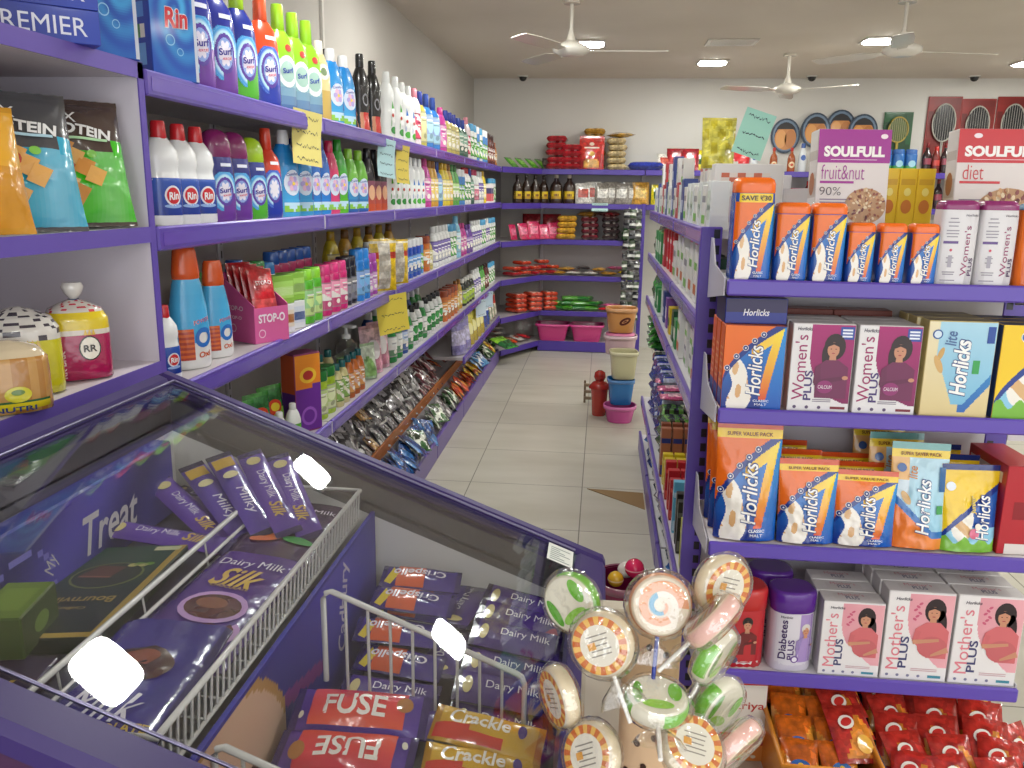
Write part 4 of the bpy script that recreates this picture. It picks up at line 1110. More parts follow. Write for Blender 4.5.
def wface(b, w, d, h):
    S = flat(-d / 2)
    def fn(s, t):
        k = .42 + .12 * math.cos(min(1, max(0, (t - .1) / .55)) * PI)
        if t < .2: k = .54 + (.2 - t) * 3.4
        return mixc('#7d1452', '#a51f6c', t) if s > k and t > .09 else '#e4e1e1'
    b.patch(S, -w * .49, w * .49, h * .01, h * .99, 70, 96, fn)
    figure(b, S, w * .17, h * .50, h * .68, '#6f2350', '#2a1618', 'sari')
    b.text("Women's", S, -w * .35, h * .5, w * .20, '#9b1d60', h * .74, 90, .0016, 'carton', 0, .015); b.text('PLUS', S, -w * .19, h * .30, w * .13, '#473372', h * .34, 90, .0016, 'carton', 0, .02); b.text('Horlicks', S, -w * .31, h * .94, h * .04, '#3e3548', w * .24, 0, .0016, 'carton', .2)
    b.patch(S, w * .26, w * .48, h * .83, h * .97, 1, 1, '#2f4ba0', .001)
    for i in range(3): b.patch(S, w * .29, w * .45, h * (.855 + i * .035), h * (.875 + i * .035), 1, 1, '#e6eaf4', .0016)
    b.blob(S, w * .08, h * .29, w * .13, w * .11, '#8f2a6c', .0028); b.text('CALCIUM', S, w * .08, h * .29, h * .04, '#f0e6ee', w * .22, 0, .0036, 'carton')
    for i in range(2): b.patch(S, -w * .1, w * .2, h * (.115 + i * .02), h * (.125 + i * .02), 1, 1, '#8f8794', .0018)
    for i in range(3): b.blob(S, w * (-.38 + .2 * i), h * .05, w * .03, w * .03, '#5a4a6a', .0014, n=8)
    b.patch(S, w * .2, w * .44, h * .035, h * .065, 1, 1, '#7a2230' if True else '', .0014)
    b.patch(side(-w / 2), -d * .48, d * .48, h * .02, h * .98, 1, 1, '#cfcacc', .0006)
WC = carton('womens_drink_carton', 'carton', .143, .05, .213, '#dcd8d8', wface, {'+z': '#cdc8c8'})
for i, x in enumerate((.529, .680)):
    rk(WC, x, z2, .05, 'front row plum carton with printed woman', Sw2, 0)
    for k in (1, 2): rk(WC, x - .003, z2, .05, 'plum and white carton in rear rows', Sw2, 0, 0, .053 * k)
BR_ = plainc('malt_drink_carton', .143, .06, .225, '#7c3a2c', ((.1, .9, '#8d3f2a'),))
for x in (.52, .665): rk(BR_, x, z2, .06, 'brown topped carton in the last row', Sw2, 0, 0, .175)
def lface(b, w, d, h):
    S = flat(-d / 2)
    def fn(s, t):
        q = (s - .12 - .2 * (1 - t)) ; lim = .30 + .62 * (1 - t) ** 1.8 * .8
        if s > .16 + .55 * max(0, .62 - t) ** .9 and t > .12 + .9 * max(0, s - .62): 
            return mixc('#6fb5d6', '#a9d3e6', t)
        if t > .10 + .9 * max(0, s - .66) - .06 and s > .55: return mixc('#2b62b0', '#2f9ad0', t)
        return mixc('#d9c58c', '#e8dcb8', t)
    b.patch(S, -w * .49, w * .49, h * .01, h * .99, 70, 96, fn)
    b.text('Horlicks', S, .02 * w, h * .52, w * .24, '#f4f4f2', h * .58, 90, .0022, 'carton', .22, .03, '#1f3f80', .04); b.text('lite', S, -w * .16, h * .82, w * .17, '#4a6a9a', h * .15, 90, .0022, 'carton', .2)
    b.blob(S, -w * .36, h * .86, w * .075, w * .075, '#2d5a9c', .0014); b.blob(S, -w * .36, h * .86, w * .055, w * .055, '#d6e4ee', .0018)
    b.patch(S, w * .36, w * .47, h * .78, h * .95, 1, 1, '#23499a', .0014); b.patch(S, w * .2, w * .3, h * .46, h * .60, 1, 1, '#37a050', .0014)
    b.blob(S, -w * .3, h * .55, w * .05, h * .1, '#d3a968', .0012, rot=.4); b.blob(S, -w * .28, h * .66, w * .04, h * .07, '#caa05c', .0012, rot=-.3)
    b.patch(side(-w / 2), -d * .48, d * .48, h * .02, h * .98, 1, 1, '#c4b070', .0006)
LC = carton('lite_drink_carton', 'carton', .153, .055, .228, '#cdb97e', lface, {'+z': '#8a7a5c'})
rk(LC, .839, z2, .055, 'cream and pale blue malt drink carton at the front', Sw2)
for k in (1, 2): rk(LC, .834 - .003 * k, z2, .055, 'cream and pale blue carton behind', Sw2, 0, 0, .058 * k, end='the front')
def junior(s, t):
    c = .18 + .75 * s ** .7
    if t < .16 + .05 * math.sin(s * 20): return '#7ab83a'
    if t > c: return '#f0c81c'
    if t > c - .09: return '#1c3a8a'
    m = ((s - .34) / .2) ** 2 + ((t - .42) / .28) ** 2
    if m < 1: return '#f0ece2' if math.sin(t * 14 + s * 9) < .5 else '#d9b07a'
    if t < .34: return '#8cc8e4'
    return mixc('#1c3f94', '#2a6ac0', t)
def jface(b, w, d, h):
    horlick_face(b, flat(-d / 2), w, h, fn=junior, sub=None, dots=False, tu=.28)
    S = flat(-d / 2); b.text('Junior', S, .08 * w, h * .52, w * .12, '#f0d23a', h * .25, 90, .0022, 'carton', .2, .02, '#1c3a8a')
    b.blob(S, -.14 * w, h * .88, .09 * w, .09 * w, '#e9e6da', .0012); b.blob(S, -.14 * w, h * .88, .075 * w, .075 * w, '#2f62b0', .0016)
JC = carton('junior_drink_carton', 'carton', .15, .055, .222, '#d8b32a', jface, {'+z': '#2b3568', '-x': '#1f3f86'})
rk(JC, 1.002, z2, .055, 'yellow and blue junior malt drink carton at the front', Sw2)
for k in (1, 2): rk(JC, .996, z2, .055, 'yellow and blue junior carton behind', Sw2, 0, 0, .058 * k, end='the front')
# ---- third shelf: pouches
z3 = .672; Sw3 = 'end rack third shelf'
def pouch(name, w, h, d, fn, word, tc, ol, band=True, sub='CLASSIC MALT', seed=1, bandtxt='SUPER VALUE PACK', tu=.02, extra=None, topc='#d6501c', bandc='#f2c91f'):
    b = MB()
    S = pack(b, w, h, d, lambda s, t: (topc if t > .93 else bandc if band and t > .855 else fn(s, min(1, t / .855))), 72, 104, 'pouch', .13, seed, back='#b95a22')
    horlick_face(b, S, w, h, 'film', 0, .855, fn=fn, word=word, tc=tc, ol=ol, sub=sub, fill=False, tu=tu, dots=fn is horl, off=.0012)
    if band:
        b.text(bandtxt, S, 0, h * .892, h * .032, '#7a3a16', w * .7, 0, .003, 'film', 0, .02)
    if extra: extra(b, S, w, h)
    return Proto(name, 'pouch', [(name, b, None)])
PA = pouch('malt_drink_pouch', .160, .302, .06, horl, 'Horlicks', '#f6f4ef', '#1b2f78', seed=2)
PB = pouch('malt_drink_pouch', .145, .212, .05, horl, 'Horlicks', '#f6f4ef', '#1b2f78', seed=5)
PC = pouch('malt_drink_pouch', .150, .188, .05, horl, 'Horlicks', '#f6f4ef', '#1b2f78', seed=8)
rk(PA, .386, z3, .06, 'largest orange and blue malt drink pouch at the front', Sw3, 0, math.radians(-4), .0)
for k in (1, 2): rk(PA, .384 - .003 * k, z3, .06, 'largest orange and blue pouch standing behind', Sw3, 0, math.radians(-4), .065 * k, end='the front')
rk(PB, .535, z3, .05, 'medium orange and blue malt drink pouch at the front', Sw3, .04, math.radians(-5))
for k in (1, 2): rk(PB, .530 - .018 * k, z3 + .0, .05, 'medium orange and blue pouch standing behind', Sw3, 0, math.radians(-4), .085 * k, end='the front')
rk(PC, .675, z3, .05, 'low orange and blue malt drink pouch at the front', Sw3, -.03, math.radians(-6))
for k in (1, 2): rk(PC, .668 - .004 * k, z3, .05, 'low orange and blue pouch standing behind', Sw3, 0, math.radians(-5), .075 * k, end='the front')
def lite(s, t):
    c = .05 + .42 * abs(s - .62) ** 1.1 * (2.2 if s < .62 else 1.6)
    if t < .12 + max(0, (.75 - s)) * .55: return mixc('#e8742a', '#ef8f3c', s)
    if t < .20 + max(0, (.75 - s)) * .58: return '#2a6fb8'
    if s < .3 and t > .55: return '#cfe0ea' if t < .75 else '#e6b26a'
    return mixc('#8cc6e0', '#b9dcea', t)
def litex(b, S, w, h):
    b.text('lite', S, -w * .14, h * .72, w * .15, '#c9803a', h * .12, 90, .004, 'film', .2); b.blob(S, -w * .33, h * .76, w * .08, w * .08, '#2d5a9c', .0035, 'film')
    b.patch(S, w * .33, w * .44, h * .55, h * .78, 1, 3, '#23629c', .003, 'film'); b.patch(S, w * .30, w * .42, h * .34, h * .42, 1, 1, '#44a05a', .003, 'film'); b.blob(S, -w * .25, h * .48, w * .06, h * .07, '#d3a968', .003, 'film', rot=.5)
PL = pouch('lite_drink_pouch', .135, .262, .055, lite, 'Horlicks', '#f4f4f2', '#1f3f80', sub=None, seed=11, bandtxt='SUPER SAVER PACK', tu=.06, extra=litex, topc='#6fa8a4', bandc='#f0cf3a')
rk(PL, .800, z3, .055, 'tall pale blue and orange lite drink pouch at the front', Sw3, -.06, math.radians(-7))
for k in (1, 2): rk(PL, .785 - .012 * k, z3, .055, 'tall pale blue lite pouch standing behind', Sw3, .03, math.radians(-4), .10 * k, end='the front')
def jx(b, S, w, h):
    b.text('Junior', S, .02 * w, h * .55, w * .10, '#f0d23a', h * .2, 90, .004, 'film', .2, .02, '#1c3a8a')
    b.blob(S, w * .05, h * .22, w * .09, h * .06, '#d86a8a', .003, 'film'); b.blob(S, w * .12, h * .3, w * .05, h * .04, '#f2e6d2', .0035, 'film'); b.blob(S, -w * .36, h * .75, w * .08, w * .08, '#e6eef6', .003, 'film')
PJ = pouch('junior_drink_pouch', .138, .215, .05, junior, 'Horlicks', '#f4f4f2', '#1c3a8a', sub=None, seed=14, band=False, tu=.2, extra=jx, topc='#1d2f74')
rk(PJ, .921, z3, .05, 'yellow and blue junior drink pouch at the front', Sw3, .05, math.radians(-6))
for k in (1, 2): rk(PJ, .915 - .01 * k, z3, .05, 'yellow and blue junior pouch behind', Sw3, 0, math.radians(-4), .09 * k, end='the front')
def redf(b, w, d, h):
    SX = side(-w / 2); S = flat(-d / 2)
    b.patch(SX, -d * .44, d * .40, h * .78, h * .9, 1, 1, '#d9c6c2', .0006)
    for i in range(7): b.patch(SX, -d * .4, d * (.3 - .05 * (i % 3)), h * (.30 + .06 * i), h * (.315 + .06 * i), 1, 1, '#e08a80', .0006)
    b.blob(SX, 0, h * .28, d * .06, h * .03, '#e8c9a8', .001); b.patch(S, -w * .3, w * .45, h * .0, h * .12, 1, 1, '#e0d8d2', .0006); b.patch(S, -w * .2, w * .4, h * .4, h * .6, 1, 1, '#8d1420', .0006)
RB = carton('red_carton', 'carton', .085, .20, .225, '#b3202c', redf, {'+z': '#c23a40'})
put(RB, (1.030, 2.135, z3 + .001), (0, 0, math.radians(2)), 'big plain red carton at the outer end', Sw3)
b = MB(); b.prism([(-.04, 0), (.04, 0), (.05, .045), (-.05, .045)], 1, -.085, .085, '#2f9a44', 'plastic'); b.box(-.038, .038, -.078, .078, .0455, .047, '#1c5a2a', 'plastic')
thing('green_tray', 'small green plastic tray on the side shelf past the red carton', 'tray', [('green_tray', b, None)], (1.182, 2.445, .8995))
b = MB(); b.loft([(0, .03, .03), (.04, .036, .036), (.06, .02, .02)], '#b8413a', 'film', 12, capt=True)
thing('red_packet', 'red packet lying in the small green tray', 'packet', [('red_packet', b, None)], (1.18, 2.42, .9475))
b = MB(); b.box(1.115, 1.42, 2.35, 3.3, .875, .8985, '#cfcacf', 'enamel'); b.box(1.42, 1.433, 2.35, 3.3, .855, .905, '#5d46ac', 'enamel'); b.box(1.115, 1.13, 2.35, 3.3, 0, 1.4, '#a9a4a6', 'enamel')
thing('side_shelf', 'shelf on the far face of the gondola holding a green tray', 'shelf', [('side_shelf', b, None)])
# ---- fourth shelf
z4 = .322; Sw4 = 'end rack fourth shelf'
def dface(b, S, w, h):
    b.patch(S, -w * .5, w * .5, h * .0, h * .97, 10, 6, lambda s, t: '#d9d4dc' if s < .62 or t < .1 else '#a68cc4', .0006, 'plastic')
    b.text('Diabetes', S, -w * .27, h * .55, w * .16, '#41285e', h * .66, 90, .0022, 'plastic', 0, .02); b.text('PLUS', S, -w * .08, h * .38, w * .15, '#4c2f70', h * .34, 90, .0022, 'plastic', 0, .02); b.text('Horlicks', S, -w * .22, h * .93, h * .04, '#3e3548', w * .26, 0, .0022, 'plastic', .2)
    figure(b, S, w * .24, h * .52, h * .55, '#9a86bd', '#d8d2cc', 'man', 'plastic', .0008); b.blob(S, w * .02, h * .22, w * .09, w * .09, '#6d4a94', .0024, 'plastic'); b.blob(S, w * .02, h * .22, w * .06, w * .06, '#e6e0ec', .0028, 'plastic')
def djar(capc, bodyc, face):
    b = MB(); c = MB(); w, d, h = .112, .095, .165
    ss = [(0, w * .48, d * .48), (.006, w * .5, d * .5), (h * .5, w * .5, d * .5), (h, w * .5, d * .5)]
    b.loft(ss, bodyc, 'plastic', 36, 2.8); face(b, fsurf(ss, 2.8), w, h)
    c.loft([(h - .004, w * .49, d * .49), (h, w * .525, d * .525), (h + .045, w * .525, d * .525), (h + .052, w * .50, d * .50), (h + .054, w * .44, d * .44)], capc, 'plastic', 36, 2.8)
    for i in range(40):
        a = 2 * PI * i / 40
    return Proto('nutrition_jar', 'jar', [('jar_body', b, None), ('lid', c, None)])
DJ = djar('#56248a', '#cfc8d4', dface)
def rface(b, S, w, h):
    b.patch(S, -w * .5, w * .5, h * .10, h * .98, 8, 5, '#b9242c', .0006, 'plastic'); figure(b, S, w * .02, h * .55, h * .62, '#6e1f22', '#1f1614', 'man', 'plastic', .0008); b.patch(S, -w * .5, w * .5, 0, h * .12, 6, 1, '#dcd6d2', .0008, 'plastic'); b.blob(S, -w * .25, h * .15, w * .1, w * .09, '#5a4a6a', .0024, 'plastic')
RJ = djar('#c02a2a', '#b9242c', rface)
rk(DJ, .524, z4, .095, 'white nutrition jar with a purple lid at the front', Sw4, .12)
rk(DJ, .490, z4, .095, 'white nutrition jar with a purple lid in the back row', Sw4, 0, 0, .115)
rk(RJ, .402, z4, .095, 'red nutrition jar printed with a man at the front', Sw4, .1)
rk(RJ, .372, z4, .095, 'red nutrition jar in the back row', Sw4, .1, 0, .115)
def mface(b, w, d, h):
    S = flat(-d / 2)
    def fn(s, t):
        k = .42 + .10 * math.cos(min(1, max(0, (t - .2) / .5)) * PI) if t > .45 else .42 + (.45 - t) * 1.5
        return mixc('#d8909c', '#e8a8b0', s) if s > k and t > .16 and t < .985 else '#e6e2e1'
    b.patch(S, -w * .49, w * .49, h * .01, h * .99, 70, 96, fn)
    figure(b, S, w * .20, h * .58, h * .62, '#d06a6e', '#2a1a1e', 'mother')
    for i in range(6): b.blob(S, w * (-.08 + .035 * (i % 3)), h * (.70 + .035 * i), w * .035, h * .014, '#c95a78', .0012, rot=.6 if i % 2 else -.6, n=8)
    b.text("Mother's", S, -w * .345, h * .48, w * .20, '#de7f8c', h * .72, 90, .0016, 'carton', 0, 0); b.text('PLUS', S, -w * .19, h * .32, w * .13, '#3f3f6e', h * .36, 90, .0016, 'carton', 0, .02); b.text('Horlicks', S, -w * .27, h * .92, h * .035, '#3e3548', w * .24, 0, .0016, 'carton', .2)
    for i in range(4): b.blob(S, w * (-.40 + .16 * i), h * .055, w * .025, w * .025, '#7a7a94', .0014, n=8)
    b.patch(S, w * .22, w * .42, h * .04, h * .07, 1, 1, '#3f8a9c', .0014)
    for i in range(2): b.patch(S, -w * .05, w * .35, h * (.115 + i * .02), h * (.123 + i * .02), 1, 1, '#c9a0a8', .0018)
    T = topf(h); b.patch(T, -w * .3, w * .3, -d * .25, d * .25, 1, 1, '#cfc8c8', .0006); b.text('PLUS', T, 0, -d * .1, d * .3, '#5a5a78', w * .22, 0, .001, 'carton'); b.text("Mother's", T, 0, d * .18, d * .25, '#c98088', w * .42, 0, .001, 'carton')
    b.patch(side(-w / 2), -d * .48, d * .48, h * .02, h * .98, 1, 1, '#d0cbcb', .0006)
def mc(w, h): return carton('mothers_drink_carton', 'carton', w, .06, h, '#dcd8d7', mface, {'+z': '#d4cfcf'})
M1, M2 = mc(.150, .205), mc(.160, .243)
Ms = 'white and pink mother carton'
rk(M1, .668, z4, .06, 'smaller ' + Ms + ', front row', Sw4)
for k in (1, 2): rk(M1, .664, z4, .06, 'smaller ' + Ms + ', queued', Sw4, 0, 0, .063 * k, end='front')
for x, nm in ((.828, 'middle stack'), (.994, 'outer stack')):
    rk(M2, x, z4, .06, Ms + ', ' + nm + ' front', Sw4)
    for k in (1, 2, 3): rk(M2, x - .003 * k, z4, .06, Ms + ', ' + nm + ' behind', Sw4, 0, 0, .063 * k, end='front')
# ---- floor in front of the end rack
def bag(name, w, h, d, c1, c2, deco=None, seed=1, kind='pillow', nu=14, nv=14, wr=.12, cat='packet', word=None, wc='#f3efe6', mat='crinkle'):
    b = MB()
    def fn(s, t):
        if t < .05 or t > .95: return mixc(c1, '#000000', .15)
        return c2 if callable(c2) is False and (t - .5 + .35 * math.sin(s * 5 + seed)) < -.08 else (c2(s, t) if callable(c2) else c1)
    S = pack(b, w, h, d, fn, nu, nv, kind, wr, seed, zc=True, mat=mat)
    if deco: deco(b, S, w, h)
    if word: b.text(word, S, 0, h * .12, h * .2, wc, w * .6, 8, .003, 'film', .2, .03)
    return Proto(name, cat, [(name, b, None)])
RC = [bag('chips_packet', .108, .155, .030, '#c23026', '#e08a2c', seed=s, word=None, deco=lambda b, S, w, h: (b.blob(S, -.1 * w, .15 * h, .2 * w, .12 * h, '#efe8dc', .0035, 'film', rot=.5), b.blob(S, -.1 * w, .15 * h, .15 * w, .07 * h, '#c9302a', .0042, 'film', rot=.5), b.blob(S, .2 * w, -.22 * h, .2 * w, .15 * h, '#e9b03a', .002, 'film'))) for s in (1, 2, 3)]
OC = [bag('chips_packet', .092, .14, .028, '#e0701c', '#f0a03a', seed=s + 4, deco=lambda b, S, w, h: (b.blob(S, 0, -.1 * h, .3 * w, .16 * h, '#2b6ab8', .002, 'film'), b.blob(S, 0, -.1 * h, .1 * w, .1 * h, '#f3d23a', .0025, 'film'))) for s in (1, 2)]
BC = [bag('chips_packet', .12, .16, .032, '#22408e', '#b8302c', seed=s + 8, deco=lambda b, S, w, h: (b.patch(S, -.35 * w, .35 * w, -.02 * h, .12 * h, 4, 1, '#e8e8f0', .002, 'film'), b.blob(S, 0, -.25 * h, .2 * w, .1 * h, '#3a7ac8', .002, 'film'))) for s in (1, 2)]
def basket(lab, x0, x1, y0, y1, h, col):
    b = MB(); t = .006
    for a0, a1, c0, c1 in ((x0, x1, y0, y0 + t), (x0, x1, y1 - t, y1), (x0, x0 + t, y0 + t, y1 - t), (x1 - t, x1, y0 + t, y1 - t)):
        b.box(a0, a1, c0, c1, .008, h, col, 'plastic', .002)
    b.box(x0, x1, y0, y1, 0, .008, col, 'plastic')
    r = MB(); r.tube([(x0, y0, h), (x1, y0, h), (x1, y1, h), (x0, y1, h)], .008, col, 'plastic', 8, True)
    thing('floor_basket', lab, 'basket', [('basket_body', b, None), ('rim', r, None)])
basket('orange plastic basket of orange chips packets on the floor by the end rack', .49, .73, 1.86, 2.27, .16, '#d98a2c')
basket('dark blue plastic basket of red chips packets on the floor by the end rack', .745, 1.10, 1.86, 2.27, .14, '#2f4560')
Wb, Wr = 'in the orange floor basket', 'in the dark blue floor basket'
R_ = random.Random(21)
def heap(pr, x, y, z, yaw, desc, where, lean=None, end='the front'):
    e = (Matrix.Rotation(math.radians(yaw), 4, 'Z') @ Matrix.Rotation(math.radians(lean if lean is not None else -50), 4, 'X')).to_euler()
    put(pr, (x, y, z), e, desc, where, end)
for j in range(5):
    for i in range(2):
        heap(OC[(i + j) % 2], .545 + .098 * i + .006 * (j % 2), 1.915 + .072 * j, .125 + .016 * j, R_.uniform(-10, 10), 'orange chips packet', Wb, -60 + 3 * j)
for i in range(4): heap(RC[i % 3], .683, 1.985 + .07 * i, .178 + .014 * i, R_.uniform(8, 24), 'red chips packet', Wb, -62)
for i in range(3): heap(BC[i % 2], .54 + .135 * i, 2.262, .20, R_.uniform(-8, 8), 'dark blue and red chips packet', 'behind the floor baskets', -14, 'the aisle')
for j in range(6):
    for i in range(3):
        heap(RC[(i + 2 * j) % 3], .815 + .11 * i + .012 * (j % 2), 1.90 + .062 * j, .115 + .012 * j, R_.uniform(-18, 18), 'red chips packet', Wr, -58 + 3 * j)
for i in range(3): heap(RC[i % 3], .85 + .115 * i, 2.245, .188 - .006 * i, R_.uniform(-8, 8), 'red chips packet', 'behind the floor baskets', -30, 'the aisle')
heap(RC[1], 1.165, 2.1, .075, 30, 'red chips packet lying on the floor past the blue basket', 'by the end rack', -40)
def iya(b, w, d, h):
    S = flat(-d / 2)
    b.patch(S, -w * .5, w * .5, h * .88, h * .97, 1, 1, '#e8e2da', .0006); b.patch(S, -w * .49, w * .49, 0, h * .86, 20, 24, lambda s, t: '#e6ded2' if t > .35 + .3 * abs(s - .5) ** 2 else ('#c8322c' if t > .28 + .3 * abs(s - .5) ** 2 else '#e08a3c' if t < .22 else '#b3342a'), .0006)
    b.text('Nutriya', S, .03 * w, h * .62, h * .11, '#b8382e', w * .86, 0, .0016, 'carton', 0, .01)
    for i in range(10): b.blob(S, w * (-.3 + .07 * i), h * (.05 + .03 * (i % 3)), w * .05, h * .02, '#e9dcc2', .0014, n=8)
IY = carton('cereal_carton', 'carton', .15, .05, .27, '#c8322c', iya, {'+z': '#b82a28'})
put(IY, (.415, 2.11, .001), (0, 0, math.radians(4)), 'red topped white carton standing on the floor by the orange basket', 'under the end rack')

settle(these('chips_packet'), [o for o in COL.objects if o.name.split('.')[0] in ('gondola', 'floor_basket')], (0, 0, .005), 5)
# ================================================================== GOODS ON THE LONG RACK
def prot_surf(s, t):      # swirl on navy / coloured base
    pass
def swirl_body(top, base):
    def f(x, t, front):
        return base if t < .42 + .18 * x else top
    return f
def surf_art(base, swl, txt=True):
    def a(b, S, w, h):
        def fn(s, t):
            x, y = (s - .5) * 2, (t - .5) * 2
            r = math.hypot(x, y * .9)
            if r < .52:
                q = math.atan2(y, x); return '#e9e4f0' if r < .30 + .16 * abs(math.sin(q * 4)) else '#8fa8e0'
            if r < .66: return '#5a3f9e'
            if .66 < r < .98 and (y > -.1 or x < -.2): return mixc(swl, '#bfe4f4', .5 + .5 * math.sin(r * 20)) if r < .92 else swl
            return None
        b.patch(S, -w * .40, w * .44, h * .12, h * .54, 48, 48, fn, .0008, 'plastic')
        if txt:
            b.text('Surf', S, w * .03, h * .345, h * .055, '#3a2f8f', w * .40, 8, .0024, 'plastic', .1, .03); b.text('excel', S, w * .06, h * .295, h * .028, '#c9506a', w * .26, 8, .0024, 'plastic', .1)
        b.patch(S, -w * .08, w * .26, h * .60, h * .635, 2, 1, '#dfe2f0', .001, 'plastic')
    return a
PFX = 'long rack'
WH = {1: 'long rack top shelf', 2: 'long rack second shelf', 3: 'long rack third shelf', 4: 'long rack fourth shelf', 5: 'long rack lowest shelf'}
LZZ = {1: 1.745, 2: 1.44, 3: 1.10, 4: .745, 5: .425}
def lk(pr, sh, y, desc, x=-.965, yaw=66, jit=6, dz=0.0, sc=1.0):
    return put(pr, (x, y, LZZ[sh] + .0006 + dz), (0, 0, math.radians(yaw + RND.uniform(-jit, jit))), desc, WH[sh], 'the till', None, sc)
TE = 'the till'
# --- Rin style refill packs
def rin(b, w, d, h):
    S = flat(-d / 2)
    def fn(s, t):
        r = math.hypot((s - .62) * 1.0, (t - .52) * 1.5)
        if s > .93: return '#cfd6e2'
        k = .5 + .5 * math.sin(22 * r - 2 * math.atan2(t - .5, s - .6))
        return mixc('#1546b4', '#49b4ec', k * max(0, 1 - r * 1.1) + .08)
    b.patch(S, -w * .49, w * .49, h * .01, h * .99, 44, 60, fn)
    b.text('Rin', S, w * .04, h * .47, h * .15, '#d2232e', w * .5, 4, .0022, 'carton', .15, .03, '#f2f3f6', .05)
    for i in range(3): b.text(('Advanced', 'MATIC', 'LIQUID')[i] if False else '', S, 0, 0, .01, '#ffffff') if False else None
    b.blob(S, -w * .1, h * .3, w * .1, w * .1, '#9fd4f2', .0012, ring=.8); b.blob(S, w * .1, h * .22, w * .07, w * .07, '#9fd4f2', .0012, ring=.8)
    SX = side(-w / 2)
    b.patch(SX, -d * .48, d * .48, h * .01, h * .99, 2, 8, lambda s, t: mixc('#16369a', '#1d48b0', t), .0006)
    b.text('Rin', SX, 0, h * .66, h * .07, '#c22430', d * .7, 4, .0018, 'carton', .15, .02, '#e4e6f0', .04); b.patch(SX, -d * .32, d * .32, h * .45, h * .56, 1, 1, '#4f8bd0', .001); b.patch(SX, -d * .32, d * .32, h * .30, h * .40, 4, 1, lambda s, t: ('#d9c83a', '#d23a2c', '#3a8a4a', '#e6e0d2')[int(s * 4)], .001); b.patch(SX, -d * .32, d * .32, h * .10, h * .26, 1, 1, '#6fa4dc', .001)
RIN = carton('detergent_pack', 'detergent pack', .115, .095, .27, '#1a43a6', rin)
put(RIN, (-.962, 1.592, 1.758), (0, 0, math.radians(64)), 'large royal blue detergent pack on the bookcase top', 'beside the tissue boxes')
put(RIN, (-.962, 1.835, 1.746), (0, 0, math.radians(64)), 'large royal blue detergent pack, nearest the till', WH[1])
# --- bottle prototypes
DB = 'detergent_bottle'
SURFP = bottle(DB, 'bottle', .30, .105, .07, 'deterg', swirl_body('#27308f', '#6d3a9a'), '#5a2f8a', surf_art('#6d3a9a', '#3f9ad8'))
SURFG = bottle(DB, 'bottle', .30, .105, .07, 'deterg', swirl_body('#1f2f86', '#4faf2e'), '#a2cf27', surf_art('#4faf2e', '#3f9ad8'))
SURFPD = bottle(DB, 'bottle', .225, .092, .065, 'dome', swirl_body('#232a7a', '#6a3796'), '#7d1f5e', surf_art('#6a3796', '#3f9ad8'))
SURFGD = bottle(DB, 'bottle', .218, .092, .065, 'dome', swirl_body('#1f2f86', '#4faf2e'), '#a5cc20', surf_art('#4faf2e', '#3f9ad8'))
SURFO = bottle(DB, 'bottle', .30, .105, .07, 'deterg', lambda x, t, f: '#de4a26' if t > .52 + .08 * x else '#2338a4', '#e2552c', surf_art('#2338a4', '#2f58c4'))
SURFOS = bottle(DB, 'bottle', .25, .09, .06, 'deterg', lambda x, t, f: '#d23c22' if t > .40 else '#2338a4', '#d23a24', surf_art('#2338a4', '#2f58c4', False))
def clearart(b, S, w, h):
    b.blob(S, w * .04, h * .38, w * .36, h * .15, '#dfe8e6', .0008, 'plastic'); b.blob(S, w * .04, h * .38, w * .26, h * .10, '#9fc0b4', .0012, 'plastic'); b.blob(S, w * .1, h * .60, w * .12, h * .035, '#c8443c', .0012, 'plastic'); b.text('Surf', S, w * .04, h * .39, h * .05, '#3a4f9f', w * .4, 8, .0022, 'plastic', .1, .03)
CLG = bottle(DB, 'bottle', .30, .10, .07, 'deterg', lambda x, t, f: mixc('#3a5a9e', '#a9d8d0', min(1, t * 1.6)) if t < .62 else '#8fd02c', '#97cf25', clearart)
def conical(b, S, w, h):
    b.blob(S, 0, h * .62, w * .3, h * .1, '#f0ead2', .0008, 'plastic'); b.blob(S, 0, h * .62, w * .16, h * .05, '#7a8f6a', .0012, 'plastic')
YEL = bottle('fabric_care_bottle', 'bottle', .26, .085, .06, 'slim', lambda x, t, f: '#d9c98e' if t > .45 else '#c9a95a', '#e6dfcd', conical)
def comf(b, S, w, h):
    b.blob(S, w * .04, h * .40, w * .33, h * .15, '#d8e4f4', .0008, 'plastic', rot=-.2)
    for k in range(6):
        a = k * PI / 3; b.blob(S, w * (.05 + .13 * math.cos(a)), h * (.39 + .055 * math.sin(a)), w * .1, h * .035, '#b7a8e0' if k % 2 else '#e6b8d2', .0012 + .0002 * k, 'plastic', 10, rot=a)
    b.blob(S, w * .05, h * .39, w * .06, h * .022, '#f0d25a', .003, 'plastic', 10)
    b.text('Comfort', S, w * .04, h * .50, h * .035, '#2a4aa0', w * .5, 6, .0026, 'plastic', .15)
    b.patch(S, -w * .3, w * .34, h * .06, h * .17, 8, 3, lambda s, t: '#8cc84a' if t < .4 + .3 * math.sin(s * 9) else '#bfe2f2', .0008, 'plastic'); b.patch(S, w * .3, w * .45, h * .2, h * .3, 2, 2, '#3f6ac0', .001, 'plastic')
COM = bottle('fabric_softener_bottle', 'bottle', .255, .10, .065, 'slim', lambda x, t, f: mixc('#49aee4', '#1a7ecb', t), '#e8e9ea', comf)
COMD = bottle('fabric_softener_bottle', 'bottle', .255, .08, .055, 'slim', lambda x, t, f: mixc('#2f8ad8', '#1d4fae', t), '#1f3f9c', comf)
COMP = bottle('fabric_softener_bottle', 'bottle', .25, .08, .055, 'slim', lambda x, t, f: mixc('#e24a7e', '#c92a5a', t), '#c9264f', comf)
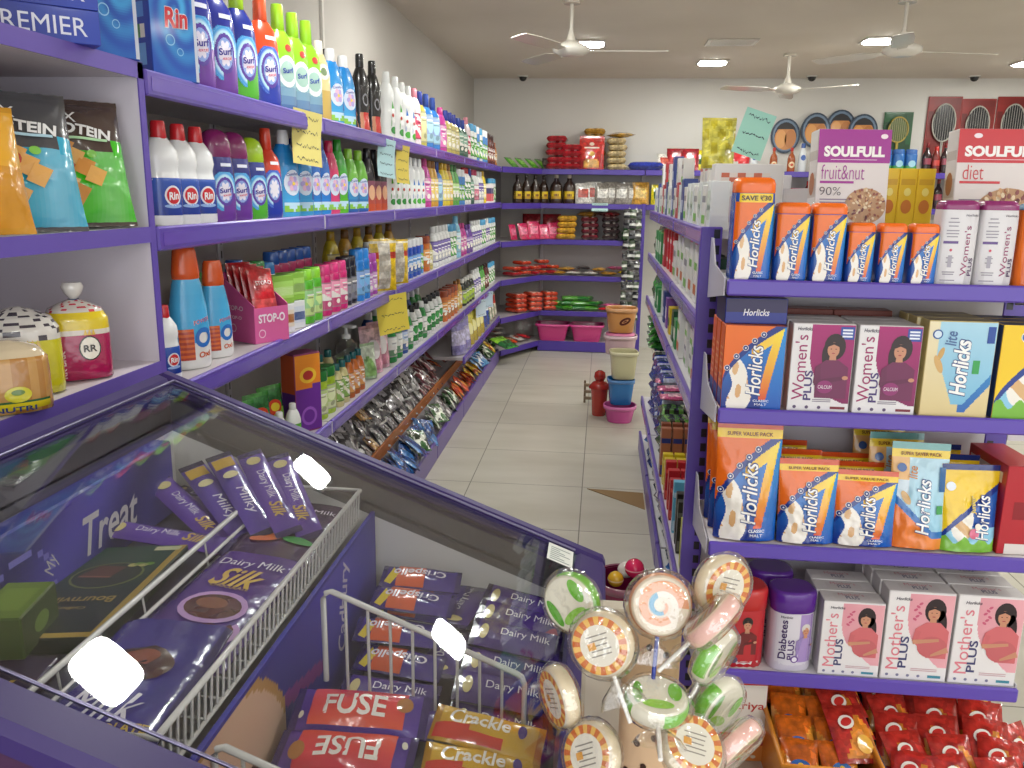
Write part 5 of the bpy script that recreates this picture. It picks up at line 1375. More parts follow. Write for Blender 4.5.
COMG = bottle('fabric_softener_bottle', 'bottle', .26, .08, .055, 'slim', lambda x, t, f: mixc('#5fbf2e', '#2f9a3a', t), '#2f9a2e', comf)
GRB = bottle('fabric_softener_bottle', 'bottle', .235, .085, .06, 'slim', lambda x, t, f: '#6db83a' if t > .58 else mixc('#2a4fa6', '#49b4e2', t * 1.6), '#8cc63a', comf)
def blk(b, S, w, h):
    b.patch(S, -w * .45, w * .45, h * .02, h * .26, 6, 5, lambda s, t: '#c93a34' if s > .3 else '#c88a6a', .0008, 'plastic'); b.blob(S, 0, h * .42, w * .2, h * .08, '#8a8a90', .0008, 'plastic', ring=.7)
BLK = bottle('black_bottle', 'bottle', .295, .075, .06, 'wave', '#1c1a1c', '#161416', blk)
def dko(b, S, w, h):
    b.blob(S, 0, h * .3, w * .25, h * .12, '#e6b08a', .0008, 'plastic')
DKO = bottle('black_bottle', 'bottle', .25, .07, .055, 'slim', lambda x, t, f: '#241f26' if t > .62 else mixc('#d2582a', '#6a4a6a', t * 1.5), '#1a181c', dko)
def wht(c1, c2):
    def a(b, S, w, h):
        b.poly(S, [(-w * .1, h * .2), (w * .38, h * .14), (w * .2, h * .48), (w * .04, h * .58)], c1, .0012, 'plastic'); b.blob(S, w * .12, h * .30, w * .2, h * .05, '#f0f2ee', .002, 'plastic'); b.blob(S, w * .15, h * .14, w * .28, h * .055, c2, .0014, 'plastic'); b.blob(S, w * .05, h * .36, w * .1, h * .03, '#b83a34', .0022, 'plastic')
    return a
WHG = bottle('cleaner_bottle', 'bottle', .285, .085, .06, 'duck', '#e6e8e6', '#eceeec', wht('#4aa83c', '#2f8a3a'))
WHB = bottle('cleaner_bottle', 'bottle', .275, .085, .06, 'duck', '#e6e8e6', '#eceeec', wht('#2f6fc0', '#4aa83c'))
def rala(b, S, w, h):
    b.patch(S, -w * .48, w * .48, h * .10, h * .46, 20, 14, lambda s, t: mixc('#16328c', '#2a56b4', t), .0008, 'plastic')
    b.blob(S, 0, h * .29, w * .26, w * .26, '#e6e8f0', .0014, 'plastic'); b.blob(S, 0, h * .29, w * .21, w * .21, '#cc2a34', .0018, 'plastic'); b.text('Rin', S, 0, h * .29, w * .2, '#f0f0f2', w * .32, 6, .0026, 'plastic', .15, .03); b.blob(S, 0, h * .19, w * .28, h * .02, '#8fb0e2', .0014, 'plastic')
RAL = bottle('bleach_bottle', 'bottle', .222, .085, .062, 'duck', '#e4e6e8', '#c9252e', rala)
RALS = bottle('bleach_bottle', 'bottle', .17, .06, .045, 'duck', '#e4e6e8', '#c9252e', rala)
def poxi(b, S, w, h):
    b.patch(S, -w * .44, -w * .12, h * .08, h * .34, 5, 12, lambda s, t: '#d8662a' if int(t * 12) % 2 else '#b2402a', .001, 'plastic')
    b.text('POWER', S, w * .12, h * .40, h * .035, '#c8323a', w * .46, 10, .0022, 'plastic', .15, .03, '#e8eef2', .03); b.text('Oxi', S, w * .14, h * .12, h * .05, '#c85a2a', w * .34, 6, .0022, 'plastic', .1, .03); b.blob(S, w * .14, h * .26, w * .25, h * .08, '#2f6fc0', .0012, 'plastic', rot=.8, ring=.55)
OXI = bottle('stain_remover_bottle', 'bottle', .285, .10, .07, 'cup', lambda x, t, f: '#e6e6e4' if t < .36 + .1 * x else mixc('#2fa0dc', '#58b8e8', t), '#dd5a24', poxi)
# simple items
def tubeitem(nm, h, w, d, body, cap, seed=0, shape='can', c3=None):
    R4 = random.Random(str((body, cap, h)))
    v0, v1 = R4.uniform(.08, .14), R4.uniform(.56, .66); kind = R4.randrange(3); dk = mixc(c3 or body, '#141420', .55)
    def fn(s, t):
        if t < .07 or t > .93: return dk
        if kind == 0: return c3 if (s - .5) ** 2 / .12 + (t - .58) ** 2 / .05 < 1 else mixc(body, '#ffffff', .25) if t > .3 else mixc(c3, dk, .35)
        if kind == 1: return c3 if t > .62 - .25 * s else ('#e8e6e0' if t > .34 else mixc(body, dk, .4))
        return c3 if abs(math.sin(6 * t + 3 * s)) > .55 else mixc(body, '#ffffff', .35)
    def a(b, S, w_, h_):
        if c3:
            b.patch(S, -w_ * .42, w_ * .44, h_ * v0, h_ * v1, 14, 20, fn, .0007, 'plastic')
            for k in range(2 + kind): b.patch(S, -w_ * (.26 - .04 * k), w_ * (.24 - .06 * k), h_ * (v1 - .12 - .05 * k), h_ * (v1 - .095 - .05 * k), 3, 1, '#f0eee8' if k != 1 else dk, .0013, 'plastic')
            b.blob(S, w_ * .05, h_ * (v0 + .12), w_ * .16, h_ * .05, '#f0ece0' if kind else dk, .0013, 'plastic', 10, rot=.4)
    return bottle(nm, 'bottle', h, w, d, shape, body, cap, a, n=18, mat='bottleprint')
CANS = {k: tubeitem('aerosol_can', h, .058, .058, b, c, 0, 'can', c3) for k, (h, b, c, c3) in {
    'blue': (.20, '#2b7fd0', '#2a86d8', '#7fb8e6'), 'pink': (.175, '#d22f76', '#da3a80', '#f0a0bc'), 'lime': (.175, '#5cba32', '#8fd63a', '#d2ec9a'), 'dark': (.18, '#26252e', '#2c2c38', '#8a8a96'),
    'bluecap': (.215, '#d24a7a', '#2f62b6', '#e8c0d0'), 'greencap': (.20, '#e8e4da', '#3a9a4a', '#5ab86a'), 'purple': (.17, '#9a3fa0', '#b04aa8', '#d8a0d8'), 'sky': (.19, '#e6e4e2', '#3f8fd8', '#5aa0e0')}.items()}
FARB = {}
for k, (h, w, shp, b_, c_, a_) in {
    'pinkw': (.28, .08, 'duck', '#e9d8dc', '#e08a9a', '#d84a6a'), 'olive': (.28, .09, 'deterg', '#b0a845', '#27388f', '#d8d29a'), 'bigblue': (.285, .11, 'deterg', '#2c6fb8', '#22408e', '#a9d2e6'),
    'magenta': (.255, .095, 'slim', '#b93a8e', '#b9347e', '#d66ab0'), 'goldb': (.255, .10, 'deterg', '#b8a85a', '#2a3690', '#d2c88a'), 'dkgreen': (.25, .10, 'deterg', '#2f5a4a', '#27409a', '#8ab09a'),
    'whitecan': (.25, .085, 'can', '#d8dcda', '#4a9ac8', '#5aa84a'), 'bluecan': (.25, .085, 'can', '#4a86c8', '#e2e4e6', '#7fc04a'), 'brown': (.25, .07, 'slim', '#5a2420', '#3a1a1a', '#8a4a3a'), 'orangeb': (.20, .06, 'slim', '#c87a3a', '#a8582a', '#e0b27a'),
    'gold': (.25, .08, 'slim', '#c9962e', '#8a5a1e', '#e8cc6a'), 'yellow': (.25, .085, 'slim', '#d8c02c', '#c9a01c', '#efe08a'), 'greenb': (.25, .085, 'slim', '#5aa84a', '#3f7a3a', '#bfe09a'), 'pinkcap': (.245, .085, 'slim', '#d8dcda', '#c8406a', '#e08aa0'),
    'redcap': (.25, .085, 'duck', '#e6e6e4', '#c22a34', '#4a9a4a'), 'whiteb': (.24, .085, 'slim', '#e2e4e2', '#d8dada', '#7a6ab0'), 'royal': (.19, .075, 'can', '#1f49b0', '#e0e2e4', '#7fb0ea'), 'amber': (.165, .05, 'slim', '#b5622a', '#1f5f66', '#d89a5a'), 'amberl': (.16, .05, 'slim', '#c9c08a', '#1f6a6a', '#8ab05a'),
    'phenyl': (.20, .075, 'slim', '#2f8a42', '#e4e6e4', '#e6e8e2'), 'phenylw': (.205, .075, 'slim', '#e0e2de', '#2a2a2c', '#3a9a4a'), 'phenylb': (.20, .075, 'slim', '#2a4f9a', '#e4e6e4', '#c0d0ea'), 'lime': (.17, .08, 'jar', '#a8c83a', '#2f7a3a', '#e8f0c0'),
    'tallsky': (.27, .085, 'slim', '#8cc4de', '#7ab8d8', '#c8e4f0'), 'purpleb': (.2, .08, 'slim', '#6a3f9a', '#5a3088', '#a888cc'), 'dkjar': (.19, .09, 'slim', '#1f2a24', '#d8d8d2', '#a8c83a'), 'orangej': (.19, .09, 'jar', '#c96a2a', '#8a3a1e', '#e8a45a')}.items():
    FARB[k] = tubeitem('household_bottle', h, w, min(w, .065), b_, c_, 0, shp, a_)
# ---- top shelf
for y in (1.985, 2.11): lk(SURFP, 1, y, 'navy and purple detergent bottle', yaw=60)
lk(SURFG, 1, 2.245, 'navy and green detergent bottle with lime cap', yaw=60)
lk(SURFO, 1, 2.40, 'orange red and blue detergent bottle', yaw=60)
for y in (2.53, 2.65, 2.77): lk(CLG, 1, y, 'clear blue detergent bottle with lime cap', yaw=60)
lk(YEL, 1, 2.885, 'pale yellow fabric care bottle', yaw=60)
for y in (3.01, 3.16): lk(COM, 1, y, 'sky blue softener bottle with white cap', yaw=60)
lk(BLK, 1, 3.27, 'wavy black bottle', -1.06); lk(BLK, 1, 3.38, 'wavy black bottle'); lk(BLK, 1, 3.56, 'wavy black bottle')
for y in (3.79, 3.95): lk(WHG, 1, y, 'white cleaner bottle with green emblem')
for y in (4.08, 4.21): lk(WHB, 1, y, 'white cleaner bottle with blue emblem')
def fill(sh, k, ys, desc, x=-.965, **kw):
    for y in ys: lk(FARB[k] if isinstance(k, str) else k, sh, y, desc, x, **kw)
fill(1, 'pinkw', (4.34,), 'pale pink cleaner bottle')
fill(1, 'olive', (4.47,), 'olive bottle with navy cap'); fill(1, 'bigblue', (4.63, 4.81), 'big mid blue bottle'); fill(1, 'magenta', (5.03,), 'magenta bottle')
fill(1, 'goldb', (5.2, 5.34, 5.48), 'dull gold bottle with navy cap'); fill(1, 'dkgreen', (5.66, 5.82), 'dark green bottle with navy cap'); fill(1, 'pinkw', (5.97,), 'pink topped pale bottle')
fill(1, 'whitecan', (6.12, 6.26, 6.55), 'white household can with green mark'); fill(1, 'bluecan', (6.4, 6.7, 6.84), 'blue household can with white lid'); fill(1, 'brown', (7.06, 7.2, 7.34), 'thin brown bottle'); fill(1, 'orangeb', (7.5,), 'thin orange bottle')
# ---- second shelf
b_ = tubeitem('black_tube', .2, .05, .05, '#1a191c', '#111114', 0, 'can', '#5a5a60')
lk(b_, 2, 1.715, 'small black bottle behind the bookcase edge', -.99)
for y in (1.80, 1.885, 1.97): lk(RAL, 2, y, 'white bleach bottle with red cap', yaw=70, jit=3)
for y in (2.07, 2.17): lk(SURFPD, 2, y, 'navy and purple bottle with plum cap', yaw=62)
lk(SURFGD, 2, 2.28, 'navy and green bottle with lime cap', yaw=62); lk(SURFOS, 2, 2.395, 'red and blue detergent bottle', yaw=62)
for y in (2.53, 2.65): lk(COM, 2, y, 'sky blue softener bottle with white cap', yaw=60)
for y in (2.76, 2.86): lk(COMD, 2, y, 'deep blue softener bottle with navy cap', yaw=60)
for y in (2.93, 3.02): lk(COMD, 2, y, 'deep blue bottle in the back row', x=-1.08, yaw=60)
lk(COMP, 2, 2.96, 'pink softener bottle', yaw=60); lk(COMG, 2, 3.06, 'bright green softener bottle', yaw=60)
for y in (3.19, 3.32): lk(GRB, 2, y, 'green and blue softener bottle', yaw=60)
for y in (3.45, 3.55, 3.65): lk(DKO, 2, y, 'black and orange bottle')
for y in (3.78, 3.89, 4.0, 4.11): lk(WHG, 2, y, 'white cleaner bottle with green emblem', sc=.88)
for y in (4.22, 4.33, 4.44): lk(WHB, 2, y, 'white cleaner bottle with blue emblem', sc=.9)
fill(2, 'magenta', (4.56,), 'pink liquid bottle'); fill(2, 'gold', (4.68, 4.79), 'golden oil bottle'); fill(2, 'bigblue', (4.91,), 'mid blue bottle', sc=.88); fill(2, 'yellow', (5.04, 5.15), 'yellow bottle')
fill(2, 'gold', (5.26,), 'golden oil bottle'); fill(2, 'greenb', (5.37, 5.49), 'mid green bottle'); fill(2, 'bluecan', (5.61, 5.73), 'blue household can with white lid', sc=.92); fill(2, 'redcap', (5.86, 5.98), 'white bottle with red cap')
fill(2, 'dkgreen', (6.12,), 'dark green bottle with navy cap'); fill(2, 'pinkcap', (6.25, 6.38), 'white bottle with pink cap'); fill(2, 'whiteb', (6.51, 6.64), 'plain white bottle'); fill(2, 'yellow', (6.77,), 'yellow bottle', -.965)
PKB = plainc('soap_carton', .13, .07, .15, '#d9d2d4', ((.1, .5, '#c8545a'), (.5, .8, '#3f3a6a')))
lk(PKB, 2, 6.92, 'small printed soap carton'); lk(PKB, 2, 7.06, 'small printed soap carton')
fill(2, 'whitecan', (7.2, 7.32, 7.44), 'white household can with green mark', sc=.8)
# ---- third shelf
lk(OXI, 3, 1.79, 'blue and white bottle with orange cap, back row', x=-1.09, yaw=62); lk(RALS, 3, 1.745, 'small white bleach bottle with red cap', x=-.955, yaw=70)
lk(OXI, 3, 1.895, 'largest blue and white bottle with orange cap', x=-.975, yaw=62, jit=0); lk(OXI, 3, 2.035, 'smaller blue and white bottle with orange cap', x=-.975, yaw=62, sc=.86, jit=0)
GP = bag('green_pouch', .11, .2, .04, '#3f8a3a', lambda s, t: '#2f6a2e' if t > .4 else '#7ab84a', seed=31, kind='pouch')
lk(GP, 3, 2.16, 'dark green pouch behind the orange capped bottles', x=-1.08, dz=.1)
def stopo():
    b = MB(); w, d, h = .12, .15, .19
    b.prism([(-d / 2, 0), (d / 2, 0), (d / 2, h), (-d / 2, h * .55)], 0, -w / 2, -w / 2 + .003, '#d45a9a', 'carton'); b.prism([(-d / 2, 0), (d / 2, 0), (d / 2, h), (-d / 2, h * .55)], 0, w / 2 - .003, w / 2, '#d45a9a', 'carton')
    b.box(-w / 2 + .003, w / 2 - .003, -d / 2, -d / 2 + .003, 0, h * .52, '#d8649e', 'carton'); b.box(-w / 2 + .003, w / 2 - .003, d / 2 - .003, d / 2, 0, h, '#c9508e', 'carton'); b.box(-w / 2 + .003, w / 2 - .003, -d / 2 + .003, d / 2 - .003, 0, .003, '#c9508e', 'carton')
    S = flat(-d / 2); b.text('STOP-O', S, 0, h * .36, h * .13, '#f0e6ee', w * .78, 0, .0014, 'carton', 0, .03)
    SX = side(-w / 2); b.text('STOP-O', SX, -d * .05, h * .5, h * .07, '#f0e0ea', d * .5, 0, .0014, 'carton'); b.text('STOP-O', SX, -d * .05, h * .36, h * .05, '#f0e0ea', d * .4, 0, .0014, 'carton')
    b.blob(SX, -d * .1, h * .2, d * .08, d * .08, '#f0d2e2', .0012, ring=.8); b.blob(S, -w * .3, h * .14, w * .1, w * .1, '#f0d2e2', .0012, ring=.8)
    return Proto('display_box', 'display box', [('display_box', b, None)])
lk(stopo(), 3, 2.30, 'pink display box of red air freshener cards', x=-.985, yaw=62, jit=0)
STC = bag('freshener_card', .085, .12, .02, '#c8242c', lambda s, t: '#c8242c' if t > .3 else '#e05a5a', seed=33, deco=lambda b, S, w, h: b.text('STOP-O', S, 0, .02, .012, '#f2dcdc', .055, 0, .002, 'film', 0, .02))
for i in range(4): put(STC, (-.945 - .028 * i, 2.27 + .018 * i, 1.10 + .145 + .004 * i), (math.radians(-12), 0, math.radians(62)), 'red freshener card', 'inside the pink display box', 'the front')
EC = plainc('small_carton', .085, .04, .085, '#dfe2e4', ((.2, .8, '#cfd6e2'), (.3, .6, '#4a6ab0')))
EC2 = plainc('small_carton', .085, .04, .085, '#dfe2e4', ((.2, .8, '#e6dcc8'), (.35, .65, '#d8862a')))
EC3 = plainc('small_carton', .085, .04, .085, '#8cc04a', ((.2, .8, '#a8d86a'), (.3, .6, '#e8ecd8')))
for i, (pr, y, z, n_) in enumerate(((EC2, 2.415, 0, 'white carton with an orange mark'), (EC, 2.51, 0, 'white carton with a blue mark'), (EC3, 2.42, .0875, 'lime carton'), (EC3, 2.515, .0875, 'lime carton'))): lk(pr, 3, y, 'small ' + n_ + ' by the pink box', x=-.955, dz=z, jit=2)
for y, k, n_ in ((2.42, 'bluecap', 'pink can with blue lid'), (2.5, 'greencap', 'white can with green lid'), (2.58, 'greencap', 'white can with green lid'), (2.66, 'sky', 'white can with sky blue lid')): lk(CANS[k], 3, y, n_ + ', back row', x=-1.09)
for y in (2.62, 2.70): lk(CANS['lime'], 3, y, 'lime green aerosol can', x=-.95)
for y in (2.80, 2.90, 2.985): lk(CANS['pink'], 3, y, 'bright pink aerosol can', x=-.95)
for y in (2.78, 2.86, 2.94, 3.02, 3.1): lk(CANS['bluecap'], 3, y, 'pink can with blue lid, back row', x=-1.12)
for y in (3.07, 3.14): lk(CANS['dark'], 3, y, 'dark aerosol can', x=-.96)
for y in (3.21, 3.29): lk(CANS['blue'], 3, y, 'bright blue aerosol can', x=-.95)
for y in (3.37, 3.44): lk(CANS['purple'], 3, y, 'purple aerosol can', x=-.96)
# yellow brush packs hanging on the shelf edge
def tigerpack(h):
    def fn(s, t):
        if t > .9: return '#e6dcc0'
        if abs(s - .5) < .2: return '#cfc9ba' if math.sin(t * 26) > 0 else '#b9b0a0'
        return '#e2bd24' if (t < .6 or math.sin(t * 16) > -.3) else '#c8402a'
    return bag('scrubber_pack', .14, h, .035, '#e2bd24', fn, seed=41, kind='pillow', nu=18, nv=24)
TP, TP2 = tigerpack(.22), tigerpack(.20)
put(TP, (-.925, 3.52, 1.215), (0, 0, math.radians(50)), 'yellow scrubber pack hanging nearest the till', WH[3]); put(TP2, (-.92, 3.76, 1.21), (0, 0, math.radians(60)), 'yellow scrubber pack with a white middle, farther one', WH[3])
for y in (3.61, 3.70, 3.85, 3.94): lk(FARB['whiteb'], 3, y, 'white bottle behind the yellow packs', x=-1.02, sc=.85)
for y in (4.03, 4.12, 4.21, 4.30): lk(FARB['royal'], 3, y, 'royal blue can with white lid')
lk(FARB['bluecan'], 3, 4.40, 'light blue can', sc=.75); lk(FARB['orangej'], 3, 4.52, 'orange brown jar'); lk(FARB['goldb'], 3, 4.64, 'dull gold bottle with navy cap', sc=.75)
fill(3, 'whiteb', (4.78, 4.88, 4.98, 5.08, 5.18), 'plain white bottle', sc=.95); fill(3, 'whitecan', (5.3, 5.4), 'white household can with green mark', sc=.9); fill(3, 'tallsky', (5.55,), 'tall pale blue bottle'); fill(3, 'magenta', (5.7, 5.82), 'magenta bottle', sc=.85); fill(3, 'purpleb', (5.95, 6.08), 'purple bottle')
fill(3, 'whiteb', (6.22, 6.34, 6.46, 6.58, 6.94, 7.06), 'far plain white bottle', sc=.9); fill(3, 'whitecan', (6.7, 6.82, 7.18, 7.3, 7.42), 'far white can with green mark', sc=.85)
for i, y in enumerate((3.3, 3.5, 3.7, 3.9, 4.1, 4.3)): lk(FARB['gold' if i % 2 else 'yellow'], 3, y + .25, ('golden' if i % 2 else 'yellow') + ' bottle, back row', x=-1.16)
# ---- fourth shelf
REF = bottle('refill_bottle', 'bottle', .125, .055, .04, 'slim', lambda x, t, f: '#e2e4e0' if t > .6 else '#5aa83a', '#e4e6e2', None)
GNB = bag('refill_pack', .10, .17, .035, '#3f9a3a', lambda s, t: '#2f7a34' if t > .55 else ('#8ac63a' if s > .4 else '#c8402a'), seed=44, deco=lambda b, S, w, h: (b.blob(S, 0, .1 * h, .3 * w, .14 * h, '#d8472a', .002, 'film'), b.blob(S, 0, .1 * h, .18 * w, .08 * h, '#efd23a', .0025, 'film')))
for i, y in enumerate((2.15, 2.26, 2.37, 2.475)): put(GNB, (-1.02, y, .745 + .09), (math.radians(-6), 0, math.radians(64)), 'green refill pack with red badge', WH[4], TE)
for y in (2.24, 2.35, 2.46): lk(REF, 4, y, 'small green refill bottle with white cap', x=-.945)
def tallbox(b, w, d, h):
    S = flat(-d / 2); b.patch(S, -w * .48, w * .48, 0.005, h * .98, 6, 18, lambda s, t: mixc('#d8602a', '#e8922c', t) if t > .52 + .1 * s else '#6a2f92', .0006); b.blob(S, 0, h * .72, w * .32, h * .1, '#efc23a', .0012); b.blob(S, 0, h * .72, w * .2, h * .06, '#b93a34', .0016); b.blob(S, 0, h * .2, w * .3, h * .12, '#9a5ac0', .001, ring=.7)
    b.patch(side(-w / 2), -d * .48, d * .48, 0.005, h * .98, 1, 8, lambda s, t: '#c9562a' if t > .55 else '#5a2884', .0006)
TBX = carton('tall_carton', 'carton', .105, .07, .262, '#8a3a6a', tallbox)
lk(TBX, 4, 2.60, 'tall orange and purple carton', yaw=58, jit=0)
fill(4, 'lime', (2.74, 2.83), 'lime green jar with dark lid'); fill(4, 'amberl', (2.92, 2.99), 'pale amber bottle with teal cap', -.95); fill(4, 'amber', (3.06, 3.13, 3.20), 'amber bottle with teal cap', -.95)
for y in (2.8, 2.9, 3.0, 3.1): lk(FARB['amberl'], 4, y, 'pale amber bottle, back row', x=-1.04, sc=1.1)
pb = MB(); pc = MB(); ss = secs_of([(0, .92), (.03, 1), (.5, 1), (.66, .9), (.74, .5), (.78, .3)], .25, .10, .07); pb.loft(ss, '#a9c49a', 'clearpet', 22, 3); pb.loft([(.004, .044, .03), (.11, .046, .032)], '#9cc27a', 'plastic', 18, 3); pb.blob(fsurf(ss, 3), 0, .09, .03, .04, '#e6ecdc', .001, 'plastic')
pc.loft([(.19, .018, .018), (.205, .018, .018), (.21, .007, .007), (.235, .006, .006)], '#e4e6e4', 'plastic', 14); pc.box(-.014, .014, -.045, .012, .235, .246, '#e4e6e4', 'plastic', .003)
PUMP = Proto('pump_bottle', 'bottle', [('bottle_body', pb, None), ('pump', pc, None)])
lk(PUMP, 4, 3.28, 'clear green hand wash bottle with white pump', x=-1.02)
PNK = bag('pink_pouch', .13, .21, .045, '#d8a8b4', lambda s, t: '#e2c0c8' if t > .5 else '#d08a9c', seed=47, kind='pouch', deco=lambda b, S, w, h: b.blob(S, 0, .0, .3 * w, .2 * h, '#e9e2e0', .002, 'film'))
GRP_ = bag('green_wash_pouch', .085, .15, .045, '#a8c29a', lambda s, t: '#d0dcc4' if t > .45 + .2 * math.sin(s * 5) else '#8ab46a', seed=48, kind='pouch')
for i, y in enumerate((3.50, 3.62)): put(PNK, (-.98, y, .745 + .106), (math.radians(-5), 0, math.radians(62)), 'pale pink hand wash pouch', WH[4], TE)
put(GRP_, (-.965, 3.40, .745 + .076), (math.radians(-5), 0, math.radians(62)), 'pale green hand wash pouch', WH[4])
ks = ['phenyl', 'phenyl', 'phenylb', 'phenyl', 'phenylw', 'phenylw', 'phenyl', 'phenylw', 'phenylw', 'phenylw', 'phenylw']
dn = {'phenyl': 'green floor cleaner bottle with white cap', 'phenylb': 'blue floor cleaner bottle with white cap', 'phenylw': 'white floor cleaner bottle with black cap'}
for i, k in enumerate(ks): lk(FARB[k], 4, 3.76 + .115 * i, dn[k])
for i in range(9): lk(FARB['phenyl' if i % 3 else 'phenylb'], 4, 3.82 + .13 * i, ('green' if i % 3 else 'blue') + ' floor cleaner bottle, back row', x=-1.08, sc=1.12)
fill(4, 'orangej', (5.05, 5.17, 5.29, 5.41), 'orange brown jar'); fill(4, 'gold', (5.54, 5.66), 'golden bottle', sc=.8); fill(4, 'dkjar', (5.8, 5.92, 6.04, 6.16), 'dark bottle with lime label'); fill(4, 'whiteb', (6.3, 6.42, 6.54), 'plain white bottle', sc=.85); fill(4, 'greenb', (6.68, 6.8), 'mid green bottle', sc=.8); fill(4, 'brown', (6.94, 7.06), 'thin brown bottle', sc=.8); fill(4, 'whitecan', (7.2, 7.32, 7.44), 'white household can with green mark', sc=.75)
# ---- lowest shelf (far bays)
LIL = bag('detergent_bag', .17, .23, .08, '#a8a0d0', lambda s, t: '#c8c2e4' if .3 < t < .7 else '#8f86c4', seed=51, kind='pouch'); YLB = bag('detergent_bag', .16, .24, .07, '#d2bc28', lambda s, t: '#e6d84a' if t > .4 else '#b8a01e', seed=52, kind='pouch', deco=lambda b, S, w, h: b.blob(S, 0, 0, .3 * w, .18 * h, '#efe8a0', .002, 'film')); BLB = bag('detergent_bag', .15, .21, .07, '#3a5ab0', lambda s, t: '#e0e4ea' if t > .55 else '#2f4a9a', seed=53, kind='pouch'); MXB = bag('detergent_bag', .15, .2, .07, '#b8a890', lambda s, t: '#c84a3a' if t > .6 else '#e0d8c8' if s > .5 else '#4a7a4a', seed=54, kind='pouch')
for pr, ys, n_ in ((LIL, (5.66, 5.86), 'lilac detergent bag'), (YLB, (6.06, 6.24, 6.42, 6.6), 'yellow detergent bag'), (BLB, (6.78, 6.94), 'blue and white detergent bag'), (MXB, (7.1, 7.26, 7.42), 'red and white detergent bag')):
    for y in ys: put(pr, (-.965, y, .425 + .118), (math.radians(-4), 0, math.radians(68)), n_, WH[5], TE)
for i, y in enumerate((5.05, 5.22, 5.39)): pass
# ---- tray of scouring pads and packets
def sach(c1, c2, c3, seed, w=.115, h=.14, d=.022):
    def fn(s, t):
        k = math.sin(s * 9 + seed) + math.sin(t * 7 + s * 5 + seed * 2)
        return c1 if k > .5 else c2 if k > -.5 else c3
    return bag('scouring_pad_packet', w, h, d, c1, fn, seed=seed, nu=12, nv=14, wr=.3)
SP_ = {'bw': [sach('#e2e0dc', '#2a282a', '#8a8684', s) for s in (61, 62, 63)], 'sil': [sach('#a8a4a4', '#5a5656', '#dedada', s) for s in (64, 65)], 'mar': [sach('#6a2a34', '#d8d0cc', '#8a4a50', s) for s in (66, 67)],
      'gold': [sach('#d8a04a', '#6a3a1e', '#efd2a0', s) for s in (68, 69)], 'grn': [sach('#3f6a3a', '#dfe2d4', '#2a3a26', s) for s in (70, 71)], 'blue': [sach('#1f4f96', '#14305e', '#3f78b8', s, .15, .17) for s in (72, 73)],
      'org': [sach('#d8562a', '#b83422', '#e89a4a', s) for s in (74, 75)], 'yel': [sach('#d8b82c', '#b84a2a', '#f0e08a', s) for s in (76,)], 'lb': [sach('#5a9ad0', '#e0e4e8', '#2f5a9a', s) for s in (77,)]}
NMS = {'bw': 'black and white scouring packet', 'sil': 'silver scouring packet', 'mar': 'maroon and white scouring packet', 'gold': 'gold scouring packet', 'grn': 'green and white packet', 'blue': 'dark blue packet', 'org': 'orange red packet', 'yel': 'yellow packet', 'lb': 'light blue packet'}
R_ = random.Random(77)
def tray(k, x, y, row, lift=0):
    z = .10 + (-.93 - x) * 1.015
    pr = R_.choice(SP_[k])
    e = (Matrix.Rotation(math.radians(90 + R_.uniform(-55, 55)), 4, 'Z') @ Matrix.Rotation(math.radians(-48 + R_.uniform(-14, 14)), 4, 'X') @ Matrix.Rotation(math.radians(R_.uniform(-25, 25)), 4, 'Y')).to_euler()
    put(pr, (x, y, z + .055 + lift), e, NMS[k], 'long rack tray, ' + row, TE)
def trayflat(k, x, y, row):
    z = .10 + (-.93 - x) * 1.015
    e = (Matrix.Rotation(math.radians(90), 4, 'Z') @ Matrix.Rotation(math.radians(-45), 4, 'X') @ Matrix.Rotation(math.radians(R_.uniform(-30, 30)), 4, 'Y')).to_euler()
    put(R_.choice(SP_[k]), (x + .012, y, z + .014), e, NMS[k], 'long rack tray, ' + row, TE, None, .86)
seqU = ['gold', 'grn', 'gold', 'bw', 'sil', 'sil', 'bw', 'gold', 'bw', 'bw', 'sil', 'bw', 'bw', 'bw', 'sil', 'bw', 'mar', 'mar', 'mar', 'mar']
y = 2.98
for i, k in enumerate(seqU):
    trayflat(k, -1.105, y, 'upper row'); trayflat('bw' if i % 3 else k, -1.20, y + .05, 'upper row')
    y += .132
y = 3.05
for i, k in enumerate(seqU):
    tray(k, -1.14 - .05 * (i % 2), y, 'upper row', .026); y += .132
seqL = ['blue', 'blue', 'blue', 'blue', 'blue', 'grn', 'blue', 'grn', 'grn', 'sil', 'grn', 'grn', 'org', 'org', 'org', 'org', 'yel', 'yel', 'lb', 'lb', 'grn', 'grn', 'yel', 'grn']
y = 3.45
for i, k in enumerate(seqL):
    trayflat(k, -.985, y, 'lower row'); y += .17
y = 3.53
for i, k in enumerate(seqL):
    tray(k, -.966, y, 'lower row', -.012); y += .17
for i in range(7): tray(('org', 'mar', 'bw', 'org', 'yel', 'grn', 'lb')[i], -1.14, 5.62 + .26 * i, 'far part')
GRNP = bag('green_packet', .2, .22, .05, '#4f9a3a', lambda s, t: '#8ac63a' if t > .5 else '#2f6a3a', seed=81, wr=.2)
put(GRNP, (-.86, 7.45, .175), (math.radians(-70), 0, math.radians(60)), 'green packet sticking out past the purple rail', 'far end of the long rack')
settle(these('scouring_pad_packet') + these('green_packet'), [o for o in COL.objects if o.name.split('.')[0] == 'wall_rack'], (.002, 0, .005), 5)
